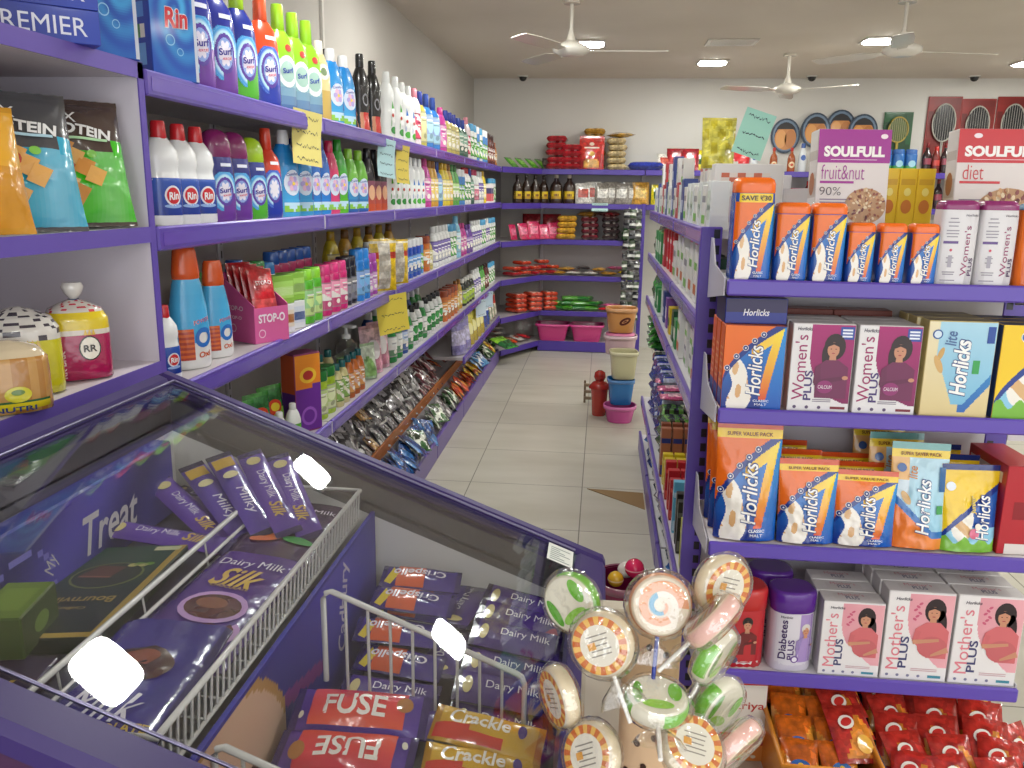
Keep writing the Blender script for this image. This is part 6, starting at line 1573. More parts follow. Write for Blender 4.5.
# ---- paper price tags on the shelf edges
def tag(lab, y, z, w, h, col, lines, x=-.8965, tilt=0, rz=90, wh=None):
    b = MB()
    S = lambda u, v, o: (u, -o + .006 * math.sin((v / h + .5) * 3), v)
    b.patch(S, -w / 2, w / 2, -h / 2, h / 2, 4, 8, col, 0, 'paper'); b.patch(lambda u, v, o: (u, .0006 + .006 * math.sin((v / h + .5) * 3), v), w / 2, -w / 2, -h / 2, h / 2, 4, 8, col, 0, 'paper')
    R2 = random.Random(int(y * 100))
    for i in range(lines):
        vv = h * (.36 - .76 * i / max(1, lines - 1)); u = -w * .36
        while u < w * .34:
            k = w * R2.uniform(.05, .10)
            pts = [(u, vv + h * .03 * R2.uniform(-1, 1)), (u + k * .5, vv + h * .045 * R2.uniform(-1, 1)), (u + k, vv + h * .03 * R2.uniform(-1, 1))]
            for p, q in zip(pts, pts[1:]):
                b.poly(S, [(p[0], p[1] - .0016), (q[0], q[1] - .0016), (q[0], q[1] + .0016), (p[0], p[1] + .0016)], '#3a3d4a', .0008, 'paper')
            u += k * 1.25
    thing('price_tag', lab, 'price tag', [('price_tag', b, None)], (x, y, z), (0, math.radians(tilt), math.radians(rz)))
tag('yellow handwritten price tag hanging under the lime capped bottles', 2.565, 1.675, .14, .16, '#d9cc7c', 4, tilt=4, rz=72)
tag('pale blue handwritten price tag hanging under the black bottles', 3.52, 1.655, .13, .155, '#b4d6da', 4, tilt=5, rz=72)
tag('narrow yellow handwritten price tag beside the pale blue one', 3.81, 1.64, .11, .165, '#d9c45c', 4, tilt=3, rz=72)
tag('large yellow handwritten tag hanging from the yellow scrubber packs', 3.53, 1.005, .16, .165, '#dfca50', 3, x=-.885, tilt=-6, rz=50)
tag('first small pale tag on the fourth shelf edge far along the rack', 6.33, .66, .16, .13, '#b9c8d4', 2, rz=70); tag('second small pale tag on the fourth shelf edge far along the rack', 6.75, .675, .16, .13, '#a9bccb', 2, rz=70)

# ================================================================== BOOKCASE GOODS
def maxp(c1, c2, c3, seed, txt=True):
    def fn(s, t):
        if t > .955: return c3
        if t > .52 + .05 * math.sin(s * 3) - (.0 if s < .84 else (s - .84) * 0): return mixc(c1, '#000000', .1 * (1 - t)) if s < .86 or t > .66 else c2
        return mixc(c2, '#ffffff', .12 * math.sin(s * 6) ** 2)
    def deco(b, S, w, h):
        if txt:
            b.text('MAX', S, -w * .14, h * .335, h * .085, '#e6e6e6', w * .36, -6, .004, 'film', .1, .035); b.text('PROTEIN', S, w * .02, h * .225, h * .085, '#e6e6e6', w * .66, -6, .004, 'film', .1, .035); b.patch(S, -w * .2, w * .3, h * .145, h * .165, 6, 1, mixc(c2, '#ffffff', .4), .004, 'film')
        R3 = random.Random(seed)
        for i in range(6):
            u, v = w * (-.15 + .09 * (i % 4)), h * (.08 - .07 * i)
            b.poly(S, [(u - .022, v - .008), (u + .006, v - .02), (u + .024, v + .008), (u - .004, v + .02)], R3.choice(('#d08a3a', '#c46a2e', '#e0a85a')), .0035 + .0006 * i, 'film')
        b.blob(S, -.12 * w, -.02 * h, .12 * w, .07 * h, '#c03a2a' if c2[1] < '8' else '#e0b23a', .005, 'film'); b.blob(S, .12 * w, .04 * h, .05 * w, .03 * h, '#7ac04a', .005, 'film')
    return bag('chips_bag', .20, .235, .075, c1, fn, deco, seed, 'pillow', 26, 30, .18, 'chips bag', mat='film')
MPG, MPB = maxp('#4a3a34', '#3fb81c', '#2f8a1e', 91), maxp('#4a4a4e', '#2fa6c8', '#3a3a3e', 92)
MPO = bag('chips_bag', .19, .20, .07, '#d99a22', lambda s, t: '#e2a62c' if t > .5 else '#cf8e1c', lambda b, S, w, h: (b.blob(S, -.1 * w, .05 * h, .1 * w, .07 * h, '#a86a1e', .004, 'film', ring=.8), b.blob(S, .12 * w, -.1 * h, .1 * w, .07 * h, '#a86a1e', .004, 'film', ring=.8), b.patch(S, -.3 * w, .1 * w, .2 * h, .22 * h, 4, 1, '#8a5a1e', .004, 'film')), 93, 'pillow', 20, 22, .18, 'chips bag', mat='film')
TEAL = bag('chips_bag', .17, .235, .06, '#1f7f86', lambda s, t: '#27929a' if t > .7 else '#166068', None, 94, 'pillow', 16, 20, .2, 'chips bag', mat='film'); REDC = bag('chips_bag', .17, .235, .06, '#8f1f24', lambda s, t: '#a8242a' if t > .7 else '#5a1a1c', None, 95, 'pillow', 16, 20, .2, 'chips bag', mat='film')
MSF = 'on the middle bookcase shelf'
def chip(pr, x, y, dsc, yaw, rx, z=1.4455, hh=.1175, where=MSF):
    put(pr, (x, y, z + hh), (math.radians(rx), 0, math.radians(yaw)), dsc, where)
chip(MPG, -.975, 1.50, 'brown and bright green protein chips bag at the far end', 54, -13)
chip(MPB, -.975, 1.34, 'grey and sky blue protein chips bag in the middle', 54, -14, hh=.114)
chip(MPO, -.97, 1.205, 'orange yellow chips bag nearest the till', 56, -14, hh=.098)
chip(TEAL, -1.11, 1.38, 'teal chips bag standing behind the sky blue bag', 45, -12, hh=.125); chip(REDC, -1.13, 1.51, 'dark red chips bag standing behind the green bag', 45, -12, hh=.12)
# bread
def breadbag(name, w, d, h, fn, knot, deco):
    b = MB(); n = 26
    secs = [(0, .42, .42), (.02 * h, .5, .5), (.5 * h, .5, .5), (.74 * h, .49, .48), (.86 * h, .40, .38), (.93 * h, .22, .22), (.97 * h, .07, .07)]
    ss = [(z, a * w, c * d) for z, a, c in secs]; fine = []
    for p, q in zip(ss, ss[1:]):
        for i in range(4): fine.append(tuple(p[k] + (q[k] - p[k]) * i / 4 for k in range(3)))
    fine.append(ss[-1])
    b.loft(fine, fn, 'film', n, 3.2); deco(b, fsurf(fine, 3.2), w, h)
    parts = [('bread_bag', b, None)]
    if knot:
        k = MB(); k.loft([(.955 * h, .012, .012), (.975 * h, .012, .012)], '#2a3a5a', 'plastic', 12); k.loft([(.975 * h, .008, .008), (1.04 * h, .018, .016), (1.12 * h, .024, .018), (1.17 * h, .020, .012)], '#d0ccc6', 'film', 9, capt=True)
        parts.append(('twisted_end', k, None))
    return Proto(name, 'bread', parts)
def rrdeco(b, S, w, h):
    b.blob(S, w * .12, h * .40, w * .17, h * .15, '#2a2426', .002, 'film'); b.blob(S, w * .12, h * .40, w * .15, h * .135, '#ece6dc', .003, 'film'); b.text('RR', S, w * .12, h * .40, h * .085, '#26222a', w * .2, 0, .005, 'film', 0, .02)
    for i in range(3): b.poly(S, [(w * (.04 + .06 * i), h * .56), (w * (.10 + .06 * i), h * .56), (w * (.07 + .06 * i), h * .64)], '#3a2a2a' if False else '#d9b23a', .003, 'film')
def rrdeco2(b, S, w, h):
    rrdeco(b, S, w, h); b.text('RR BRK', S, -w * .30, h * .22, h * .06, '#f0d8e2', h * .34, 90, .004, 'film', 0, .02)
R3 = random.Random(5)
BRP = breadbag('bread_loaf', .135, .11, .185, lambda x, t, f: '#a81a52' if t < .55 else '#d8cfc6' if t < .62 else '#dcc21e' if t < .86 else ('#c83a4a' if (int(x * 9) + int(t * 60)) % 5 == 0 else '#d6d0c8'), True, rrdeco2)
BRW = breadbag('bread_loaf', .15, .12, .18, lambda x, t, f: '#c9c21e' if t < .62 else ('#3a3440' if (int(x * 8 + 20) + int(t * 40)) % 4 == 0 else '#d2cec8'), False, rrdeco)
def brown_(b, S, w, h):
    b.blob(S, w * .05, h * .28, w * .16, h * .11, '#c8c02a', .002, 'film'); b.blob(S, w * .05, h * .31, w * .08, h * .04, '#5a7a2a', .003, 'film')
    b.patch(S, -w * .5, w * .5, 0, h * .16, 12, 2, '#cdbb22', .0015, 'film'); b.patch(S, -w * .5, w * .5, h * .16, h * .19, 12, 1, '#2a5a34', .0016, 'film')
    b.text('NUTRI', S, 0, h * .08, h * .07, '#2a3a6a', w * .5, 0, .003, 'film', 0, .02)
BRB = breadbag('bread_loaf', .14, .115, .135, lambda x, t, f: mixc('#b88a4a', '#a87434', .5 + .5 * math.sin(x * 14)) if t < .8 else '#c9b89a', False, brown_)
BSF = 'on the lower bookcase shelf'
put(BRP, (-.97, 1.455, 1.1712), (0, 0, math.radians(42)), 'bread loaf in a magenta and yellow twisted bag', BSF, '', None, .82)
put(BRW, (-.99, 1.325, 1.1712), (0, 0, math.radians(40)), 'bread loaf in a yellow bag with dotted top', BSF, '', None, .85)
put(BRB, (-.935, 1.215, 1.1712), (0, 0, math.radians(44)), 'sliced brown bread with a yellow band', BSF, '', None, .85)
put(BRB, (-1.15, 1.12, 1.1712), (0, 0, math.radians(30)), 'sliced brown bread standing behind the other loaves', BSF)
# tissue boxes and sweet jar on top
def prem(b, w, d, h):
    S = flat(-d / 2); b.patch(S, -w * .495, w * .495, .001, h * .99, 8, 3, lambda s, t: mixc('#1c2a86', '#2a44ac', s), .0006); b.text('PREMIER', S, w * .0, h * .48, h * .52, '#d8dcea', w * .78, 0, .0016, 'carton', 0, -.01)
    b.patch(side(-w / 2), -d * .48, d * .48, .001, h * .99, 1, 1, '#1b3a9a', .0006)
PREM = carton('tissue_box', 'tissue box', .19, .11, .055, '#22379c', prem)
for i in range(4): put(PREM, (-.975, 1.425 + .004 * (i % 2), 1.7576 + .0556 * i), (0, 0, math.radians(45 - 3 * (i % 2))), 'dark blue tissue box in the stack', 'on top of the bookcase', 'the bottom')
b = MB(); l_ = MB(); b.loft([(0, .05, .05), (.01, .062, .062), (.12, .062, .062), (.15, .045, .045)], '#d9cfc0', 'clearpet', 24, 4)
R3 = random.Random(8)
for i in range(90):
    a, r = R3.random() * 6.28, .05 * math.sqrt(R3.random()); z = .014 + R3.random() * .1
    m = Matrix.Translation((r * math.cos(a), r * math.sin(a), z)) @ Matrix.Rotation(R3.random() * 3, 4, 'X') @ Matrix.Rotation(R3.random() * 3, 4, 'Z')
    b.box(-.008, .008, -.006, .006, -.004, .004, R3.choice(('#8a5a9a', '#c9a83a', '#b84a5a', '#d8d2c2', '#7a4a2e', '#4a3a7a')), 'film', .002, m)
b.patch(lambda u, v, o: (u, -.0625 - o, v), -.02, .02, .05, .13, 1, 1, '#d8d2a8', .001, 'paper')
l_.loft([(.148, .048, .048), (.175, .048, .048)], '#b8302a', 'plastic', 24)
thing('sweet_jar', 'clear jar of wrapped sweets beside the dark blue tissue boxes', 'jar', [('jar_body', b, None), ('lid', l_, None)], (-.985, 1.225, 1.7576), (0, 0, math.radians(40)))
# ================================================================== GOODS ON THE BACK RACK
BW = {0: 'back rack top shelf', 1: 'back rack second shelf', 2: 'back rack third shelf', 3: 'back rack fourth shelf', 4: 'back rack fifth shelf', 5: 'back rack lowest shelf'}
BZZ = BZ + [.10]
FBC = {}
def fbag(c1, c2, seed, w=.2, h=.26, d=.05, **k): return bag('food_bag', w, h, d, c1, (lambda s, t: c2 if .32 < t < .68 and .2 < s < .8 else c1), seed=seed, nu=12, nv=14, wr=.16, **k)
FB = {'redred': fbag('#b8202c', '#d84a4a', 101), 'grn': fbag('#4f9a2e', '#8ac84a', 102), 'dgrn': fbag('#2f7a34', '#3f9a3a', 103), 'beige': fbag('#cdb78a', '#e0d0a8', 104), 'yel': fbag('#d8a83a', '#b8862a', 105), 'mar': fbag('#6a1f2a', '#d8ccc6', 106), 'bw': fbag('#2a2426', '#d8d2ce', 107),
      'pink': fbag('#c8285a', '#e87a9a', 108), 'org': fbag('#d8502a', '#efb08a', 109), 'white': fbag('#d8d4cc', '#b84a3a', 110), 'blue': fbag('#2a3a9a', '#3f56c0', 111), 'tan': fbag('#c9963a', '#e0bc6a', 112), 'dark': fbag('#3a3236', '#8a7a72', 113), 'clear': fbag('#8f887e', '#d8d4cc', 114), 'pnk2': fbag('#d05a8a', '#efb8c8', 115), 'crim': fbag('#8f1a24', '#c02a34', 116), 'ylgr': fbag('#d8c81e', '#3a5a2a', 117)}
for k_, v_ in {'redred': ('#b8202c', '#e0a0a0', 101), 'grn': ('#4f9a2e', '#c8e09a', 102), 'dgrn': ('#2f7a34', '#8ac05a', 103), 'beige': ('#d2bd90', '#b89a5a', 104), 'yel': ('#dca83a', '#b07a22', 105), 'mar': ('#6a1f2a', '#d8ccc6', 106), 'bw': ('#3a2a2c', '#e2dcd6', 107), 'org': ('#d8482a', '#f0d8c8', 109), 'tan': ('#c9963a', '#e6cf9a', 112), 'blue': ('#2a3a9a', '#3f56c0', 111)}.items(): FBC[k_] = v_
BN = {'redred': 'red bag', 'grn': 'light green bag', 'dgrn': 'dark green bag', 'beige': 'beige bag', 'yel': 'yellow bag', 'mar': 'maroon and white bag', 'bw': 'black and white bag', 'pink': 'bright pink packet', 'org': 'orange packet', 'white': 'white packet', 'blue': 'royal blue bag', 'tan': 'tan packet', 'dark': 'dark packet', 'clear': 'clear snack packet', 'pnk2': 'pink packet', 'crim': 'crimson bag', 'ylgr': 'yellow packet with green corner'}
BRK = {}
def brick(k):
    if k not in BRK:
        c1, c2, sd = FBC[k]
        BRK[k] = bag('food_bag', .2, .26, .058, c1, lambda s, t: c2 if .18 < s < .42 or .60 < s < .78 else c1, seed=sd, nu=16, nv=16, kind='brick', wr=.03)
    return BRK[k]
def stack(k, sh, x, n, y=8.335, t=.05, sc=1.0, yaw=0, what='in a stack'):
    for i in range(n):
        put(brick(k), (x + R_.uniform(-.008, .008), y, BZZ[sh] + .003 + (t * (i + .5)) * sc), (FLAT, 0, 0) if yaw == 0 else (Matrix.Rotation(math.radians(yaw), 4, 'Z') @ Matrix.Rotation(FLAT, 4, 'X')).to_euler(), BN[k] + ' ' + what, BW[sh], 'the bottom', None, sc)
def standb(k, sh, x, y=8.27, sc=.8, yaw=0, rx=-10, what='standing', h=.26):
    put(FB[k], (x, y, BZZ[sh] + h / 2 * sc * math.cos(math.radians(rx)) + .026 * abs(math.sin(math.radians(rx))) * sc + .002), (math.radians(rx), 0, math.radians(yaw)), BN[k] + ' ' + what, BW[sh], 'the corner', None, sc)
# top shelf
for i in range(4): standb('grn', 0, -.86 + .085 * i, 7.98 + .11 * i, .52, 60, -50, 'slumped in a row')
for i in range(2): standb('dark', 0, -.55 + .09 * i, 8.3, .5, 0, -40, 'slumped')
for x, n, k in ((-.46, 5, 'redred'), (-.31, 4, 'redred')): stack(k, 0, x, n, t=.058, what='in the ' + ('taller' if n == 5 else 'shorter') + ' stack')
stack('crim', 0, -.42, 2, 8.44, .05, what='behind the stacks') if False else None
RGB = bag('food_bag', .235, .31, .06, '#b8242c', lambda s, t: '#c23028' if t > .30 else ('#d8a04a' if (s - .5) ** 2 + (t - .1) ** 2 < .1 else '#a81e26'), lambda b, S, w, h: (b.blob(S, 0, .25 * h, .1 * w, .05 * h, '#e8d8c0', .003, 'film'), b.patch(S, -.3 * w, .3 * w, .12 * h, .16 * h, 6, 1, '#ecdccc', .003, 'film'), b.blob(S, 0, -.04 * h, .12 * w, .07 * h, '#e0b04a', .003, 'film')), 120, 'pouch', 16, 20, .1)
put(RGB, (-.125, 8.235, 1.747 + .158), (math.radians(-6), 0, 0), 'large upright red bag with a gold bowl print', BW[0])
stack('tan', 0, -.1, 6, 8.43, .058, 1.05, what='piled behind the large red bag')
stack('beige', 0, .11, 5, t=.058, sc=.95)
put(FB['yel'], (.14, 8.33, 1.747 + .305), (FLAT, 0, .4), 'yellow bag topping the beige stack', BW[0])
stack('blue', 0, .40, 1, t=.055, yaw=86, sc=1.3, what='lying flat'); 
for i in range(2): standb('crim', 0, .66 + .14 * i, 8.30, .8, 0, -16, 'standing'); 
put(FB['white'], (.56, 8.28, 1.747 + .085), (math.radians(-30), 0, .3), 'white packet leaning by the crimson bags', BW[0], '', None, .65)
for i in range(3): standb('ylgr', 0, .88 + .13 * i, 8.32, .75, 0, -14, 'standing')
# second shelf
OILD = tubeitem('oil_bottle', .27, .085, .075, '#2a1c12', '#3a241a', 0, 'oil'); 
def oill(b, S, w, h): b.patch(S, -w * .47, w * .47, h * .16, h * .42, 8, 3, lambda s, t: '#d8b81e' if t > .2 else '#b8901a', .001, 'carton'); b.patch(S, -w * .2, w * .2, h * .25, h * .33, 2, 1, '#7a4a1e', .0016, 'carton')
OILD = bottle('oil_bottle', 'bottle', .262, .09, .08, 'oil', '#2f1c12', '#2a1a16', oill)
for i in range(4): put(OILD, (-.80 + .075 * i, 7.98 + .10 * i, 1.4305), (0, 0, math.radians(35)), 'dark oil bottle with a yellow label', BW[1], 'the corner')
OILB = bottle('oil_bottle', 'bottle', .278, .12, .10, 'oil', '#33201a', '#c8beb0', oill)
for i in range(2): put(OILB, (-.455 + .125 * i, 8.28, 1.4305), (0, 0, .1), 'larger dark oil bottle with pale cap', BW[1], 'the corner')
for i in range(6):
    k = ('white', 'white', 'clear', 'clear', 'clear', 'pnk2' if False else 'clear', 'dark')[i]
    standb(k, 1, -.195 + .092 * i, 8.26 + .02 * (i % 2), .74 + .06 * (i % 2), R_.uniform(-8, 8), -8, 'standing upright')
standb('tan', 1, .35, 8.27, .8, 0, -8, 'standing upright')
for i in range(2): standb('ylgr', 1, .52 + .15 * i, 8.25, .72, 0, -8, 'past the post')
# the second shelf runs on past the post
b = MB(); b.box(.402, .80, 8.184, 8.512, 1.408, 1.4295, DECK, 'enamel'); e_ = MB(); e_.box(.402, .80, 8.17, 8.183, 1.384, 1.434, PURD, 'enamel', .004)
thing('bracket_shelf', 'short purple edged shelf between the back rack post and the gondola', 'shelf', [('shelf_board', b, None), ('shelf_edge', e_, None)])
# third shelf
for i in range(6): standb('pink', 2, -.83 + .09 * i, 7.93 + .085 * i if i < 4 else 8.25 + .02 * (i % 2), .56 + .05 * (i % 3), 50 - 8 * i + R_.uniform(-14, 14), -14 - 6 * (i % 2), 'in the slanted corner row')
stack('redred', 2, -.62, 1, 8.36, .05, .9, 30, 'lying on top of the pink row') if False else None
for i in range(2): standb('crim', 2, -.70 + .2 * i, 8.42, .9, 0, -10, 'standing behind the pink packets')
stack('yel', 2, -.345, 4, t=.058, sc=.98); stack('mar', 2, -.12, 4, t=.058, sc=.88); stack('bw', 2, .085, 4, t=.058, sc=.88); stack('dgrn', 2, .262, 4, t=.058, sc=.70)
put(FB['crim'], (.06, 8.34, 1.09 + .245), (FLAT, 0, .3), 'crimson bag lying on the black and white stack', BW[2])
put(FB['tan'], (-.14, 8.36, 1.09 + .245), (FLAT, 0, -.2), 'tan packet lying on the maroon stack', BW[2])
# fourth shelf
for i in range(5):
    for j in range(2 + (i % 2)): put(brick('org' if (i + j) % 2 else 'redred'), (-.84 + .085 * i, 7.98 + .085 * i if i < 3 else 8.30, .745 + .03 + .05 * j), (Matrix.Rotation(math.radians(R_.uniform(20, 80)), 4, 'Z') @ Matrix.Rotation(FLAT, 4, 'X')).to_euler(), ('orange' if (i + j) % 2 else 'red') + ' packet in the messy corner pile', BW[3], 'the corner', None, .62)
for i, k in enumerate(('tan', 'tan', 'white', 'dark', 'white', 'tan', 'tan', 'pnk2', 'ylgr')): put(FB[k], (-.42 + .082 * i, 8.30 + .03 * (i % 2), .745 + .025 + .036 * (i % 2)), (Matrix.Rotation(math.radians(R_.uniform(-40, 40)), 4, 'Z') @ Matrix.Rotation(FLAT, 4, 'X')).to_euler(), BN[k] + ' lying loose', BW[3], 'the corner', None, .7)
# fifth shelf
for i in range(3):
    for j in range(4): put(brick('org'), (-.80 + .15 * i, 8.02 + .13 * i, .40 + .026 + .046 * j), (Matrix.Rotation(math.radians(45 - 15 * i + R_.uniform(-6, 6)), 4, 'Z') @ Matrix.Rotation(FLAT, 4, 'X')).to_euler(), 'orange and white packet in the ' + ('corner', 'middle', 'outer')[i] + ' pile', BW[4], 'the bottom', None, .72)
for i in range(4):
    for j in range(3 if i in (1, 2) else 2): put(brick('grn' if (i + j) % 2 else 'dgrn'), (-.44 + .115 * i + .02 * j, 8.29, .40 + .03 + .046 * j), (Matrix.Rotation(math.radians(R_.uniform(60, 110)), 4, 'Z') @ Matrix.Rotation(FLAT, 4, 'X')).to_euler(), BN['grn' if (i + j) % 2 else 'dgrn'] + ' in the green heap', BW[4], 'the corner', None, .75)
for i, k in enumerate(('redred', 'pnk2', 'white', 'redred', 'tan', 'tan')): put(FB[k], (.06 + .052 * i, 8.28, .40 + .026 + .03 * (i % 2)), (Matrix.Rotation(math.radians(90 + R_.uniform(-20, 20)), 4, 'Z') @ Matrix.Rotation(FLAT, 4, 'X')).to_euler(), BN[k] + ' lying loose', BW[4], 'the corner', None, .65)
# lowest: pink tubs, bag, corner packets
def tub():
    b = MB(); w0, d0, w1, d1, h = .13, .10, .16, .13, .165
    b.loft([(0, w0 - .004, d0 - .004), (.006, w0, d0), (h, w1, d1)], '#d23f86', 'plastic', 32, 6, capt=False); b.loft([(.01, w0 - .006, d0 - .006), (h, w1 - .005, d1 - .005)], '#b02f6e', 'plastic', 32, 6, capt=False)
    r = MB(); r.loft([(h - .02, w1 + .002, d1 + .002), (h - .02, w1 + .012, d1 + .012), (h + .002, w1 + .014, d1 + .014), (h + .004, w1, d1), (h - .004, w1 - .006, d1 - .006)], '#d94a90', 'plastic', 32, 6, capb=False, capt=False)
    return Proto('plastic_tub', 'tub', [('tub_body', b, None), ('rim', r, None)])
TUB = tub()
for x, l in ((-.455, 'nearer the corner'), (-.115, 'nearer the buckets')): put(TUB, (x, 8.30, .1005), (0, 0, 0), 'bright pink plastic tub ' + l, 'on the back rack foot shelf')
for i in range(5): put(FB['crim'], (-.53 + .045 * i, 8.30, .20), (math.radians(-80), 0, math.radians(80 + 5 * i)), 'crimson packet', 'pink tub nearer the corner', 'the corner', None, .42)
for i in range(5): put(FB['tan' if i % 2 else 'white'], (-.2 + .045 * i, 8.30, .20), (math.radians(-60), 0, math.radians(70 + 12 * i)), ('tan' if i % 2 else 'white') + ' packet', 'pink tub nearer the buckets', 'the corner', None, .42)
b = MB(); pack(b, .22, .2, .12, '#c8c8c8', 14, 14, 'pillow', .3, 5, 'wrap'); thing('plastic_bag', 'crumpled clear plastic bag beside the pink tubs', 'bag', [('plastic_bag', b, None)], (-.755, 8.36, .102), (0, 0, .3))
for i in range(4): put(FB['white'], (-.99, 7.90 + .0 * i, .125 + .045 * i), (Matrix.Rotation(math.radians(50), 4, 'Z') @ Matrix.Rotation(FLAT, 4, 'X')).to_euler(), 'white and red packet in the corner stack', BW[5], 'the bottom', None, .6)
for i in range(3): put(FB[('org', 'white', 'redred')[i % 3]], (-.86 + .06 * i, 8.0 + .08 * i, .13), (Matrix.Rotation(math.radians(50 + 20 * i), 4, 'Z') @ Matrix.Rotation(math.radians(-75), 4, 'X')).to_euler(), BN[('org', 'white', 'redred')[i % 3]] + ' lying loose in the corner', BW[5], 'the corner', None, .55)
tag('pale blue handwritten tag on the back rack second shelf edge', 0, 0, .15, .075, '#b8d8d4', 2)
o = SC.objects[-1] if False else None
for ob in COL.objects:
    if ob.get('label', '').startswith('pale blue handwritten tag on the back'):
        ob.location = (-.03, 8.165, 1.405); ob.rotation_euler = (0, 0, 0)
settle(these('food_bag', lambda r: 'pink tub' not in r[2]), [o for o in COL.objects if o.name.split('.')[0] in ('back_rack', 'oil_bottle', 'plastic_tub')], (0, 0, .004), 5)
# hanging strips of sachets
SA = [bag('sachet', .058, .084, .016, c1, (lambda c1, c2: lambda s, t: c2 if .3 < t < .65 else c1)(c1, c2), seed=130 + i, nu=8, nv=10, wr=.25) for i, (c1, c2) in enumerate((('#232426', '#c8c8c4'), ('#3a4a34', '#d0d0c8'), ('#4a4a4c', '#1c1c1e')))]
for q, (x, y) in enumerate(((.25, 8.145), (.315, 8.135))):
    b = MB(); b.box(-.008, .008, -.001, .001, -1.02, 0, '#d8d4cc', 'plastic'); b.tube([(0, 0, 0), (0, .002, .02)], .002, '#8a8a8a', 'steel', 6)
    thing('hanging_strip', 'white strip hooked on the second shelf edge, ' + ('inner' if q == 0 else 'outer') + ' one', 'hanging strip', [('hanging_strip', b, None)], (x, y + .012, 1.40))
    for i in range(11):
        for s_ in (-1, 1):
            put(SA[(i * 2 + q + (s_ > 0)) % 3], (x + s_ * .024, y - .012 - .004 * (s_ > 0), 1.35 - .097 * i), (math.radians(-10), math.radians(R_.uniform(-6, 6)), math.radians(R_.uniform(-25, 25))), ('dark', 'dark green', 'grey')[(i * 2 + q + (s_ > 0)) % 3] + ' sachet', ('inner' if q == 0 else 'outer') + ' strip by the purple post', 'the top')
# ================================================================== BUCKET STACK BY THE AISLE
def vessel(name, cat, h, r0, r1, col, e=2, rim=True, handle=False, deco=None, mat='plastic', n=32, lid=None):
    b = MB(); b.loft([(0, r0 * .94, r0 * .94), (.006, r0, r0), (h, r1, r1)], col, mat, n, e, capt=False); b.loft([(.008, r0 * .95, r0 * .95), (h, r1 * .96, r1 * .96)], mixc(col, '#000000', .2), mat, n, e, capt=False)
    if deco: deco(b, fsurf([(0, r0, r0), (h, r1, r1)], e), r1 * 2, h)
    p = [('bucket_body', b, None)]
    r = MB(); r.loft([(h - .022, r1 * .99, r1 * .99), (h - .022, r1 * 1.05, r1 * 1.05), (h, r1 * 1.06, r1 * 1.06), (h + .004, r1, r1), (h - .006, r1 * .95, r1 * .95)], mixc(col, '#ffffff', .08), mat, n, e, capb=False, capt=False); p.append(('rim', r, None))
    if lid:
        l = MB(); l.loft([(h + .004, r1 * .9, r1 * .9), (h + .012, r1 * .9, r1 * .9), (h + .02, r1 * .7, r1 * .7)], lid, mat, n, e); p.append(('lid', l, None))
    return Proto(name, cat, p)
FX, FY_ = .165, 5.66
put(vessel('plastic_basin', 'basin', .115, .085, .108, '#d95aa8', 2.4), (FX, FY_ - .02, 0), (0, 0, 0), 'bright pink plastic basin on the floor', 'foot of the bucket stack')
put(vessel('plastic_bucket', 'bucket', .172, .072, .088, '#2a7ac0', 4), (FX, FY_, .121), (0, 0, .12), 'square blue plastic bucket in the pink basin', 'bucket stack')
put(vessel('plastic_bucket', 'bucket', .185, .075, .092, '#d8d2a8', 4), (FX + .012, FY_, .300), (0, 0, .1), 'square cream plastic bucket on the blue bucket', 'bucket stack')
put(vessel('storage_container', 'container', .13, .10, .112, '#d9b8c2', 3, mat='plastic', lid='#d87aa2'), (FX - .01, FY_ + .225, .43), (0, 0, 0), 'translucent container with a pink lid under the brown bucket', 'bucket stack')
b = MB(); b.box(-.07, .07, -.08, .08, 0, .429, '#c8b4a8', 'plastic', .01); thing('storage_box', 'tall pale plastic box standing behind the cream bucket', 'box', [('storage_box', b, None)], (FX + .01, FY_ + .225, 0))
def oval(b, S, w, h):
    b.blob(S, w * .12, h * .5, w * .2, h * .14, '#5a2a1e', .001, 'plastic', rot=.5); b.text('LOGO', S, 0, 0, .001, '#c9894a') if False else None; b.blob(S, w * .12, h * .5, w * .12, h * .05, '#c98a5a', .0016, 'plastic', rot=.5, ring=.6)
put(vessel('plastic_bucket', 'bucket', .165, .088, .107, '#cf9050', 3, deco=oval), (FX - .01, FY_ + .22, .586), (0, 0, 0), 'orange brown bucket with an oval badge topping the stack', 'bucket stack')
b = MB(); r = MB(); b.loft([(0, .055, .055), (.006, .06, .06), (.20, .075, .075), (.215, .085, .085)], '#b8382e', 'plastic', 28); r.loft([(.215, .095, .095), (.225, .097, .097), (.26, .06, .06), (.27, .035, .035), (.275, .04, .04), (.30, .052, .052), (.335, .045, .045), (.35, .02, .02)], '#a8281e', 'plastic', 28)
thing('waste_bin', 'slim red plastic bin with a round knob lid beside the buckets', 'bin', [('bin_body', b, None), ('lid', r, None)], (.022, 5.77, 0)).scale = (.8, .8, .92)
b = MB()
for i in range(3): b.box(-.09, .07, -.012, .012, .03 + .05 * i, .05 + .05 * i, '#8a7862', 'wood', .002)
for x in (-.085, .065): b.box(x - .008, x + .008, .012, .026, 0, .17, '#7a6a56', 'wood', .002)
thing('wooden_crate', 'low slatted brown wooden crate end behind the red bin', 'crate', [('wooden_crate', b, None)], (.0, 6.10, 0))
# cardboard triangle on the floor
b = MB(); b.prism([(-.03, 4.225), (.262, 4.20), (.262, 3.96)], 2, .0005, .003, '#8c6f4a', 'paper'); thing('cardboard_sheet', 'brown triangular cardboard piece lying on the floor by the gondola', 'cardboard', [('cardboard_sheet', b, None)])
